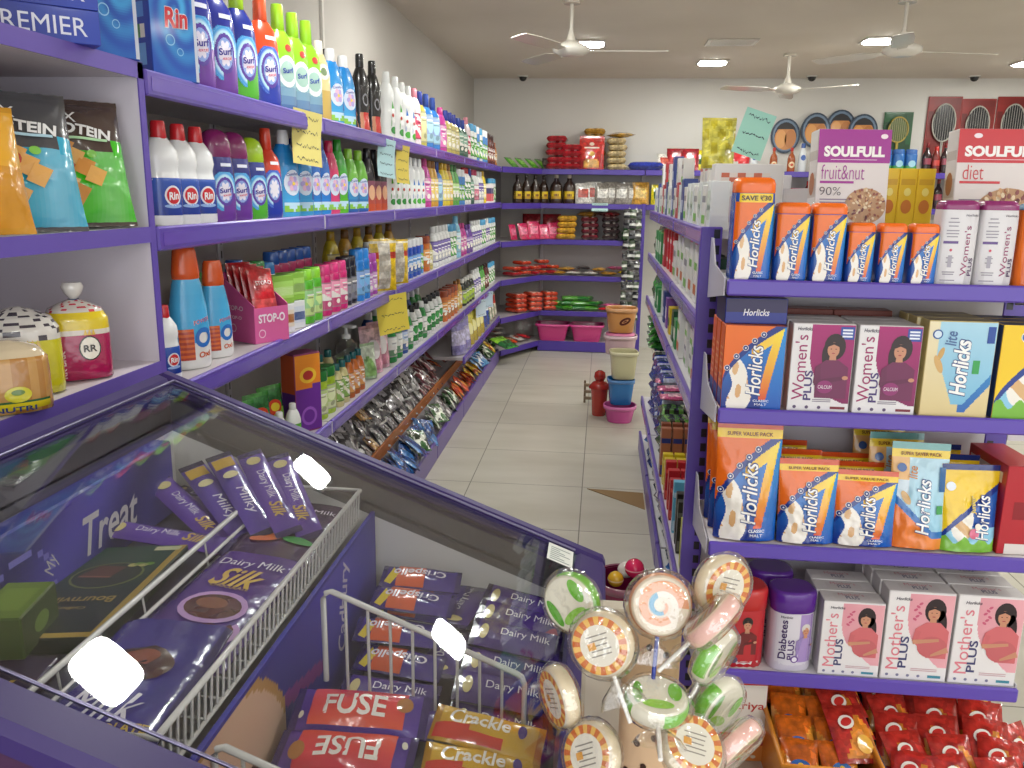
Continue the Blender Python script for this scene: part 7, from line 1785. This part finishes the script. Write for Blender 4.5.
# maroon toy bucket
put(vessel('toy_bucket', 'bucket', .30, .07, .100, '#7a1440', 2), (.115, 2.56, 0), (0, 0, 0), 'maroon plastic bucket on the floor holding bright toys', 'between chest and gondola')
for x, y, z, r_, c, n in ((.145, 2.56, .335, .032, '#d8285a', 'pink'), (.085, 2.535, .305, .026, '#d8a82a', 'yellow'), (.12, 2.60, .31, .028, '#e0d8d0', 'white')):
    b = MB(); b.loft([(-r_, .002, .002)] + [(r_ * math.sin(a), r_ * math.cos(a), r_ * math.cos(a)) for a in [PI * (k / 8 - .5) for k in range(1, 8)]] + [(r_, .002, .002)], c, 'plastic', 18)
    b.loft([(-.002, r_ * 1.01, r_ * 1.01), (.002, r_ * 1.01, r_ * 1.01)], mixc(c, '#ffffff', .3), 'plastic', 18)
    thing('toy_ball', f'small {n} toy ball in the maroon bucket', 'toy', [('toy_ball', b, None)], (x, y, z))
for x, c, n in ((.165, '#b82a2a', 'red'), (.18, '#2a3a9a', 'blue')):
    b = MB(); b.tube([(0, 0, 0), (.012, -.005, .14)], .008, c, 'plastic', 10); b.tube([(.012, -.005, .14), (.013, -.006, .155)], .005, '#e0dcd4', 'plastic', 10); thing('marker_pen', f'{n} marker standing in the maroon bucket', 'pen', [('marker_pen', b, None)], (x, 2.53, .19))
# ================================================================== GOODS ON THE AISLE FACE OF THE GONDOLA
GW = {1: 'gondola top shelf', 2: 'gondola second shelf', 3: 'gondola third shelf', 4: 'gondola low shelf', 5: 'gondola foot shelf'}
GZZ = {1: 1.43, 2: 1.19, 3: .94, 4: .33, 5: .09}
def gk(pr, sh, y, desc, x=.326, dz=0, yaw=-90, sc=1.0, where=None):
    put(pr, (x, y, GZZ[sh] + .0008 + dz), (0, 0, math.radians(yaw)), desc, where or GW[sh], 'the till', None, sc)
def pbox(w, d, h, c, bands): return plainc('medicine_carton', w, d, h, c, bands)
PB = [pbox(.085, .05, .12, '#e0ded8', ((.1, .3, '#7ab84a'), (.6, .75, '#8a8a90'))), pbox(.07, .05, .13, '#dfe2e0', ((.2, .8, '#c9d2c4'), (.4, .5, '#5a9a4a'))), pbox(.085, .06, .20, '#e2e0da', ((.12, .28, '#c86a2a'), (.5, .62, '#6aa83a'), (.9, .98, '#c8342c'))), pbox(.08, .05, .15, '#3a4a8a', ((.2, .5, '#c8d0e4'),)), pbox(.08, .05, .14, '#b8343a', ((.3, .6, '#e6dcd4'),)),
      pbox(.09, .06, .12, '#2f8a4a', ((.3, .7, '#d8e4d0'),)), pbox(.09, .06, .11, '#c8282e', ((.4, .6, '#f0e4d8'),)), pbox(.085, .05, .13, '#1f4a2e', ((.2, .5, '#8ab88a'),)), pbox(.08, .05, .14, '#7a4a9a', ((.3, .7, '#e0d4e8'),)), pbox(.08, .05, .12, '#d8b82a', ((.3, .6, '#4a6a2a'),))]
PN = ['white carton with a green band', 'pale carton with green stripe', 'tall white carton with coloured bands', 'navy carton', 'red carton', 'green carton', 'bright red carton', 'dark green carton', 'purple carton', 'yellow carton']
y = 2.39
for i, k in enumerate((1, 0, 1, 0, 1, 1, 0, 3, 1, 4, 0, 3, 0, 1, 3, 0, 4, 0, 1, 3, 0, 1)):
    gk(PB[k], 1, y, PN[k] + ', front row', .312); y += .115
y = 2.46
for i, k in enumerate((0, 1, 0, 2, 2, 2, 2, 3, 0, 4, 1, 0, 2, 0, 3)):
    if i not in (0, 1, 2): gk(PB[k], 1, y, PN[k] + ', second row', .40, dz=.0); 
    y += .15
for i, k in enumerate((0, 1, 3, 0, 4, 1)): gk(PB[k], 1, 3.30 + .22 * i, PN[k] + ', upper layer', .312, dz=.131, sc=.8)
WPK = carton('ointment_carton', 'carton', .19, .07, .178, '#dcd8d4', lambda b, w, d, h: (b.patch(flat(-d / 2), -w * .4, w * .3, h * .72, h * .86, 6, 2, lambda s, t: '#c8603a' if (s * 6 + t * 2) % 2 < .7 else '#e0d2c8', .0008), b.patch(flat(-d / 2), -w * .45, -w * .2, h * .1, h * .5, 1, 1, '#c9b8c0', .0008)))
put(WPK, (.402, 2.50, 1.4315), (0, 0, 0), 'large white carton behind the tall malt drink jar', 'gondola end top')
OP = bag('oil_pouch', .105, .155, .06, '#d2c23a', lambda s, t: '#c8b82e' if math.sin(s * 14) * math.sin(t * 12) > .2 else '#e0d45a', seed=140, kind='pouch', nu=16, nv=18, wr=.25)
put(OP, (.352, 2.78, 1.4315 + .172 + .078), (math.radians(-4), 0, 0), 'bulging yellow oil pouch standing on the cartons', 'gondola top shelf')
b = MB(); b.box(-.04, .04, -.035, .035, 0, .171, '#d8d4c8', 'carton', .002); b.patch(flat(-.035), -.035, .035, .05, .12, 1, 1, '#8ab86a', .0006); thing('carton', 'plain pale carton under the yellow oil pouch', 'carton', [('carton', b, None)], (.392, 2.78, 1.4312))
tag('mint green handwritten tag propped above the tall white cartons', 1, 0, .09, .135, '#9ccdbd', 3)
for ob in COL.objects:
    if ob.get('label', '').startswith('mint green handwritten'):
        ob.location = (.432, 2.62, 1.70); ob.rotation_euler = (math.radians(-8), math.radians(18), math.radians(0))
y = 2.40
for i, k in enumerate((7, 7, 2, 2, 0, 2, 2, 0, 6, 6, 6, 4, 5, 5, 5)):
    for j in range(2 if k in (6, 1) else 1): gk(PB[k], 2, y, PN[k] + (', stacked' if k in (6, 1) else ''), .327, dz=.1045 * j if k == 1 else .0885 * j, sc=.8 if k in (1, 6) else 1.0 if k == 2 else 1.25)
    y += .155
y = 2.40
for i, k in enumerate((2, 2, 0, 0, 2, 5, 7, 9, 8, 3, 1, 5, 5)):
    for j in range(2 if k in (1, 0) else 1): gk(PB[k], 3, y, PN[k] + (', stacked' if k in (1, 0) else ''), .322, dz=.105 * j if k == 1 else .097 * j, sc=.8 if k in (0, 1) else 1.0 if k == 2 else .95)
    y += .175
LG = bag('green_leaf_packet', .14, .16, .05, '#3f8a34', lambda s, t: '#5ab04a' if math.sin(s * 9 + t * 7) > 0 else '#2a6a2a', seed=150, nu=10, nv=12, wr=.3)
for i, (sh, y) in enumerate(((2, 4.70), (2, 4.84), (3, 4.68), (3, 4.82))): put(LG, (.33, y, GZZ[sh] + .082), (math.radians(-8), 0, math.radians(-80)), 'leafy green packet near the far end', GW[sh], 'the till')
# low shelf: from yellow toothbrush packs near the till to blue packet piles far off
def stick(c1, c2, h, seed):
    return plainc('toothpaste_carton', .05, .04, h, c1, ((.05, .25, c2), (.7, .8, c2)))
SK = {'lime': stick('#c8cc1e', '#e0e45a', .20, 1), 'blk': stick('#2a2824', '#6a6a62', .22, 2), 'lb': stick('#6ab8d8', '#c8e4ee', .23, 3), 'red': stick('#b8242c', '#e05a4a', .19, 4), 'yel': stick('#d8c02a', '#efe08a', .16, 5), 'brn': stick('#8a4a32', '#d8b08a', .26, 6), 'brb': stick('#a8684a', '#23307a', .26, 7)}
SKN = {'lime': 'lime yellow slim carton', 'blk': 'black slim carton', 'lb': 'light blue slim carton', 'red': 'red slim carton', 'yel': 'yellow slim carton', 'brn': 'brown slim carton', 'brb': 'brown slim carton with navy foot'}
for k, y, xs in (('lime', 2.60, (.312,)), ('lime', 2.50, (.318,)), ('blk', 2.72, (.310, .358)), ('blk', 2.80, (.312,)), ('lb', 2.90, (.31, .357, .404)), ('red', 3.02, (.308, .354, .40)), ('red', 3.13, (.31, .357, .402)), ('red', 3.24, (.308, .355, .40)), ('yel', 3.35, (.312, .36, .41)), ('yel', 3.42, (.31, .358, .405)), ('brb', 3.52, (.306, .355, .404, .453)), ('brn', 3.60, (.31, .359, .408))):
    for x in xs: gk(SK[k], 4, y, SKN[k], x, 0, 0, .84)
BLP = bag('blue_packet', .16, .12, .052, '#27348f', lambda s, t: '#c8cce4' if abs(math.sin(s * 8)) > .9 or (.4 < t < .5 and .3 < s < .7) else '#2a3a9a', seed=160, nu=16, nv=12, wr=.05, kind='brick')
for i in range(4):
    for j in range(6): put(BLP, (.366, 4.10 + .19 * i, .33 + .03 + .055 * j), (Matrix.Rotation(math.radians(-90 + R_.uniform(-12, 12)), 4, 'Z') @ Matrix.Rotation(FLAT, 4, 'X')).to_euler(), 'royal blue packet in the ' + ORD[i] + ' stack', GW[4], 'the bottom')
GBK = bag('green_black_packet', .17, .13, .05, '#2f5a2e', lambda s, t: '#1f2420' if math.sin(t * 20 + s * 3) > .2 else '#6aa84a', seed=165, nu=16, nv=12, wr=.05, kind='brick')
for i in range(2):
    for j in range(4): put(GBK, (.368, 3.73 + .19 * i, .33 + .03 + .052 * j), (Matrix.Rotation(math.radians(-90 + R_.uniform(-15, 15)), 4, 'Z') @ Matrix.Rotation(FLAT, 4, 'X')).to_euler(), 'green and black packet in the ' + ('nearer' if i == 0 else 'farther') + ' stack', GW[4], 'the bottom')
for i in range(3): put(FB['pnk2'], (.352, 3.75 + .17 * i, .33 + .30), (Matrix.Rotation(math.radians(-90), 4, 'Z') @ Matrix.Rotation(FLAT, 4, 'X')).to_euler(), 'pink packet over the blue packets', GW[4], 'the till', None, .5)
for j in range(4):
    for i in range(2): put(LG, (.36, 4.68 + .16 * i, .33 + .37 + .0 + .045 * j), (Matrix.Rotation(math.radians(-90), 4, 'Z') @ Matrix.Rotation(FLAT, 4, 'X')).to_euler(), 'leafy green packet on the blue stacks, ' + ('nearer' if i == 0 else 'farther') + ' pile', GW[4], 'the bottom')
for i, (k, y) in enumerate((('lb', 2.6), ('blue', 2.75), ('org', 2.95), ('lb', 3.05), ('grn', 3.2), ('bw', 3.4), ('grn', 3.55), ('bw', 3.7), ('sil', 3.85), ('grn', 4.0), ('bw', 4.2), ('blue', 4.4), ('blue', 4.6), ('lb', 4.8))):
    put(R_.choice(SP_[k]), (.338, y, .09 + .062), (math.radians(-35), 0, math.radians(-80 + R_.uniform(-15, 15))), NMS[k] + ' lying', GW[5], 'the till', None, .8)
# ================================================================== FAR RIGHT BACK SHELVES
RWS = 'far back shelf right of the gondola'
BEER = bottle('sauce_bottle', 'bottle', .22, .07, .07, 'oil', '#9a4a20', '#b8302a', lambda b, S, w, h: (b.blob(S, 0, h * .3, w * .4, h * .13, '#e0c8a0', .001, 'plastic'), b.blob(S, 0, h * .3, w * .2, h * .06, '#b84a2a', .0016, 'plastic')))
WATER = bottle('water_bottle', 'bottle', .26, .075, .07, 'slim', '#c8ccd0', '#3a5a9a', lambda b, S, w, h: b.blob(S, 0, h * .5, w * .3, h * .1, '#3a5aa0', .001, 'plastic')); AMB = bottle('oil_bottle', 'bottle', .26, .085, .08, 'slim', '#b8862a', '#c8922e', lambda b, S, w, h: b.patch(S, -w * .45, w * .45, h * .2, h * .38, 6, 1, '#d8c07a', .001, 'plastic')); GRJ = bottle('pickle_jar', 'jar', .16, .09, .085, 'jar', '#8a9a5a', '#2f6a3a', lambda b, S, w, h: b.patch(S, -w * .45, w * .45, h * .2, h * .5, 6, 1, '#c8c890', .001, 'plastic'))
REDB_ = bottle('cola_bottle', 'bottle', .24, .075, .07, 'slim', '#6a1c18', '#b82a24', lambda b, S, w, h: b.patch(S, -w * .45, w * .45, h * .3, h * .5, 6, 1, '#b83a34', .001, 'plastic')); DKB = bottle('cola_bottle', 'bottle', .27, .08, .075, 'oil', '#2a1416', '#7a1a1e', lambda b, S, w, h: b.patch(S, -w * .45, w * .45, h * .3, h * .5, 6, 1, '#8a3a4a', .001, 'plastic'))
BLC = bottle('drink_can', 'can', .17, .085, .085, 'can', lambda x, t, f: '#2f6ab0' if t > .45 else '#4a9a5a', '#3a6ab0', lambda b, S, w, h: b.blob(S, 0, h * .4, w * .3, h * .14, '#9ac8d8', .001, 'plastic'))
b = MB(); pack(b, .17, .20, .06, '#c8242c', 12, 14, 'pouch', .2, 3); 
thing('sauce_pouch', 'red sauce pouch with a spout beside the mint tag', 'pouch', [('sauce_pouch', b, None)], (1.26, 8.28, 1.7475))
put(WATER, (1.38, 8.27, 1.7475), (0, 0, 0), 'clear bottle beside the red sauce pouch', RWS)
for x, pr, n in ((1.56, BEER, 'amber brown sauce bottle'), (1.72, BEER, 'amber brown sauce bottle'), (1.82, WATER, 'clear blue capped bottle'), (1.93, AMB, 'golden oil bottle'), (2.09, GRJ, 'green lidded pickle jar'), (2.22, AMB, 'golden oil bottle')): put(pr, (x, 8.27, 1.7475), (0, 0, 0), n, RWS, 'the gondola')
for x in (2.56, 2.67, 2.78): put(BLC, (x, 8.27, 1.7475 + .0), (0, 0, 0), 'blue and green lidded can', 'shelf under the green boxed racket', 'the gondola', None, 1.25)
for i, x in enumerate((2.92, 3.0, 3.08, 3.16, 3.24)): put(DKB if i % 2 == 0 else REDB_, (x, 8.27, 1.7475), (0, 0, 0), ('dark' if i % 2 == 0 else 'red') + ' cola bottle', 'shelf under the red boxed rackets', 'the gondola')
for i in range(8): put(REDB_ if i in (4, 8) else FB[('pnk2', 'blue', 'redred')[i % 3]], (1.5 + .1 * i + (1.0 if i > 7 else 0) * .6, 8.29, 1.431 if i in (4, 8) else 1.431 + .09), (0 if i in (4, 8) else math.radians(-10), 0, 0), (BN[('pnk2', 'blue', 'redred')[i % 3]] if i not in (4, 8) else 'red cola bottle') + ' on the lower shelf', 'far back right', 'the gondola', None, 1 if i in (4, 8) else .65)
for i in range(4): put(REDB_ if i % 2 else DKB, (2.86 + .1 * i, 8.29, 1.431), (0, 0, 0), ('red' if i % 2 else 'dark') + ' bottle on the lower shelf', 'under the red boxed rackets', 'the gondola')
# carded rackets hung on the wall
def discard():
    b = MB(); S = flat(0)
    b.prism([(.135 * math.cos(2 * PI * k / 28), .16 * math.sin(2 * PI * k / 28)) for k in range(28)], 1, 0, .02, '#2a3a4e', 'carton')
    S = lambda u, v, o: (u, -o, v)
    b.blob(S, 0, 0, .12, .145, '#6a7f96', .001, ring=.86); b.blob(S, 0, -.02, .10, .11, '#c9823a', .0012, 'plastic'); b.blob(S, -.04, -.03, .05, .085, '#d8964a', .002, 'plastic'); b.blob(S, .045, -.03, .05, .085, '#b8722e', .002, 'plastic'); b.poly(S, [(-.09, .06), (.09, .06), (.06, .10), (0, .125), (-.06, .10)], '#1e1a1c', .0024)
    return Proto('hanging_paddle', 'bat', [('hanging_paddle', b, None)])
DC = discard()
for i, x in enumerate((1.70, 1.97, 2.20, 2.40)): put(DC, (x, 8.525 - .025 * (i % 2), (2.09, 2.14, 2.17, 2.13)[i]), (0, 0, 0), 'round orange paddle toy on card', 'far wall above bottles', 'the gondola')
def racket(name, w, h, col, ring, net, lab, loc):
    b = MB(); S = lambda u, v, o: (u, -o, v)
    b.box(-w / 2, w / 2, 0, .012, -h / 2, h / 2, col, 'carton', .002)
    b.patch(S, -w * .47, w * .47, -h * .48, h * .48, 6, 10, lambda s, t: mixc(col, '#000000', .25 * (int(s * 6) + int(t * 10)) % 2 * .3), .0006)
    r = MB(); pts = [(w * .34 * math.cos(2 * PI * k / 28), -.02, h * .12 + h * .27 * math.sin(2 * PI * k / 28)) for k in range(28)]
    r.tube(pts, .007, ring, 'plastic', 8, True); r.tube([(0, -.02, -h * .15), (0, -.02, -h * .42)], .012, ring, 'plastic', 10)
    n = MB(); S2 = lambda u, v, o: (u, -.016 - o, v); n.blob(S2, 0, h * .12, w * .33, h * .265, net, .0, 'plastic')
    for k in range(-4, 5): n.tube([(w * .07 * k, -.019, h * .12 - h * .26 * math.sqrt(max(0, 1 - (k / 4.9) ** 2))), (w * .07 * k, -.019, h * .12 + h * .26 * math.sqrt(max(0, 1 - (k / 4.9) ** 2)))], .0015, mixc(ring, '#ffffff', .2), 'plastic', 5)
    thing(name, lab, 'racket', [('card', b, None), ('racket_frame', r, None), ('net', n, None)], loc)
racket('boxed_racket', .26, .42, '#1f5a30', '#b8a04a', '#5a6a32', 'green boxed racket with a golden oval head hung on the far wall', (2.72, 8.53, 2.10))
for i, x in enumerate((3.12, 3.42, 3.73)): racket('boxed_racket', .30, .62, '#8a2420', '#a8a49a', '#2a2a2c', ('first', 'second', 'third')[i] + ' red boxed racket from the gondola side on the far wall', (x, 8.53, 2.14 - .02 * (i % 2)))
# ================================================================== LOLLIPOP STAND
parts = []
LX, LY = .070, .84
b = MB(); b.loft([(.80, .031, .026), (1.07, .031, .026), (1.082, .029, .024), (1.088, .020, .016)], '#cfae8a', 'wood', 26, 3, cx=LX, cy=LY)
S = fsurf([(.80, .031, .026), (1.07, .031, .026)], 3); S_ = lambda u, v, o: (S(u, v, o)[0] + LX, S(u, v, o)[1] + LY, v)
for i in range(7):
    for j in range(3): b.blob(S_, (-.018 + .018 * j) + (.006 if i % 2 else -.004), .83 + .036 * i + .008 * (j % 2), .0034, .0042, '#3a1f14', .0007, 'wood', 10, rot=.3)
parts.append(('post', b, None))
b = MB(); b.box(LX - .034, LX + .05, LY - .04, LY + .04, .775, .80, '#b98a60', 'wood', .004); parts.append(('foot', b, None))
thing('lollipop_stand', 'drilled pale wooden post holding wrapped swirl lollipops', 'lollipop stand', parts)
b = MB(); b.box(-.03, .03, -.012, .012, 0, .265, '#bdb3a0', 'carton', .002); b.patch(flat(-.012), -.025, .025, .02, .22, 1, 1, '#c8bfae', .0006)
thing('backing_card', 'plain cream card standing behind the lollipop post', 'card', [('backing_card', b, None)], (.025, .93, .776))
b = MB(); b.box(-.09, .09, -.10, .20, .755, .7745, '#cfc8c0', 'board', .003); b.box(-.08, .08, -.09, .19, 0, .754, '#b9b2b0', 'board', .004)
thing('counter_stand', 'narrow pale counter block carrying the lollipop stand', 'counter', [('counter_stand', b, None)], (.136, .80, 0))
def lolly(kind):
    c = MB(); s = MB(); w = MB(); r, t = .031, .0085
    body = {'green': '#e4dfd0', 'label': '#dcd2c0', 'swirl': '#e4d8c6', 'stripe': '#e6cdb8'}[kind]
    prof = [(-t, r * .88, r * .88), (-t * .75, r * .97, r * .97), (0, r, r), (t * .75, r * .97, r * .97), (t, r * .88, r * .88)]
    XF = Matrix.Rotation(PI / 2, 4, 'X')     # disc faces -Y
    c.loft(prof, body, 'plastic', 34, xf=XF)
    rimc = {'green': lambda x, t_, f: '#6ab42e' if x > .15 or x < -.75 else '#e4dfd0', 'swirl': '#e0986a', 'label': '#e2d2b4', 'stripe': lambda x, t_, f: '#e0a06a' if x > 0 else '#e8b8b0'}[kind]
    c.loft([(-t * .85, r * .955, r * .955), (-t * .5, r * 1.0, r * 1.0), (0, r * 1.02, r * 1.02), (t * .5, r * 1.0, r * 1.0), (t * .85, r * .955, r * .955)], rimc, 'plastic', 34, xf=XF, capb=False, capt=False)
    F = lambda u, v, o: (u, -t - o, v); G = lambda u, v, o: (-u, t + o, v)
    for Q in (F, G):
        if kind == 'green':
            c.blob(Q, -r * .62, 0, r * .16, r * .5, '#5aa82a', .0006, 'plastic'); c.blob(Q, r * .55, r * .2, r * .22, r * .42, '#6ab82e', .0006, 'plastic'); c.blob(Q, 0, -r * .45, r * .5, r * .2, '#8ac83a', .0005, 'plastic')
        elif kind == 'label':
            for k in range(30): c.blob(Q, 0, 0, r * .89, r * .89, '#c8682a' if k % 2 else '#e2b45a', .0007, 'paper', 2, ring=.70, a0=2 * PI * k / 30, a1=2 * PI * (k + 1) / 30)
            c.blob(Q, 0, 0, r * .64, r * .64, '#e2ddd2', .0008, 'paper')
            for k in range(5): c.patch(Q, -r * (.36 - .05 * (k % 2)), r * (.36 - .04 * (k % 3)), r * (.30 - .15 * k), r * (.34 - .15 * k), 1, 1, '#8a847c', .0011, 'paper')
            c.patch(Q, -r * .38, -r * .12, -r * .08, r * .14, 1, 1, '#d89a3a', .0013, 'paper')
        elif kind == 'swirl':
            pts = []
            for k in range(60):
                a = k / 59 * 4.2 * PI; rr = r * .88 * (1 - k / 75); pts.append((rr * math.cos(a), rr * math.sin(a), rr))
            for k in range(59):
                p, q = pts[k], pts[k + 1]; kk = .60
                c.poly(Q, [(p[0], p[1]), (q[0], q[1]), (q[0] * kk, q[1] * kk), (p[0] * kk, p[1] * kk)], '#e0986a' if k < 24 or k > 50 else '#4a9ac0' if k > 36 else '#e8ddd0', .0006 + .00002 * k, 'plastic')
        else:
            for k in range(5): c.patch(Q, -r * .6, r * .6, r * (-.55 + .25 * k), r * (-.45 + .25 * k), 1, 1, ('#e08aa0', '#8ac83a', '#e2a05a')[k % 3], .0006, 'plastic')
    s.tube([(0, 0, -r * .9), (0, 0, -r - .045)], .0022, '#e2e0dc' if kind != 'swirl' else '#2f3f9a', 'plastic', 8)
    ring = lambda k: [(k * 1.0 * math.cos(a), k * math.sin(a)) for a in [2 * PI * i / 24 for i in range(24)]]
    wp = [(-t * 1.5, r * .4, r * .4), (-t * 1.7, r * .72, r * .72), (-t * 1.3, r * .98, r * .98), (0, r * 1.20, r * 1.16), (t * 1.3, r * .98, r * .98), (t * 1.7, r * .72, r * .72), (t * 1.5, r * .4, r * .4)]
    w.loft(wp, '#ffffff', 'wrap', 20, xf=XF)
    w.loft([(-r * 1.08, .005, .004), (-r * 1.25, .006, .005), (-r * 1.6, .020, .007), (-r * 1.95, .026, .004)], '#ffffff', 'wrap', 9, capt=False, capb=False)
    return Proto('lollipop', 'lollipop', [('candy', c, None), ('stick', s, None), ('wrapper', w, None)])
LK = {k: lolly(k) for k in ('green', 'label', 'swirl', 'stripe')}
def lol(kind, px, pz, Y, yaw, tilt, lean, desc, sc=1.0):
    """centre at (px, Y, pz): yaw turns the face, tilt nods it, lean rolls the stick"""
    e = (Matrix.Rotation(math.radians(lean), 4, 'Y') @ Matrix.Rotation(math.radians(yaw), 4, 'Z') @ Matrix.Rotation(math.radians(tilt), 4, 'X')).to_euler()
    put(LK[kind], (px, Y, pz), e, desc, 'on the wooden lollipop post', '', None, sc)
lol('green', -0.017, 1.108, 0.8, -15, -25, -48, 'green and white swirl lollipop leaning over the chest corner')
lol('label', 0.015, 1.097, 0.74, -10, -22, -28, 'round lollipop with an orange striped label facing the till')
lol('swirl', 0.0715, 1.1216, 0.78, 0, -18, 4, 'orange and blue swirl lollipop at the centre top')
lol('label', 0.134, 1.137, 0.8, 28, -15, 24, 'tallest lollipop with an orange striped label')
lol('stripe', 0.12, 1.121, 0.755, 72, 0, 40, 'lollipop seen edge on below the tallest one')
lol('green', 0.128, 1.07, 0.78, 58, -5, 28, 'green and pink edged lollipop beside the red jar')
lol('green', 0.069, 1.042, 0.735, 0, -84, 4, 'green lollipop lying face up before the post')
lol('green', 0.139, 1.002, 0.8, 40, -15, 42, 'large green and white lollipop low beside the orange basket')
lol('label', -0.025, 1.024, 0.76, -50, -38, -52, 'lollipop with an orange label tipped over the glass')
lol('label', 0.102, 1.009, 0.715, 5, -60, 18, 'lollipop with a green edge and label, low in front')
lol('label', 0.009, 0.992, 0.715, -20, -45, -38, 'lowest lollipop with an orange label before the post')
lol('stripe', 0.152, 0.984, 0.76, 55, -10, 48, 'pale striped lollipop lowest on the basket side')
finish_labels()
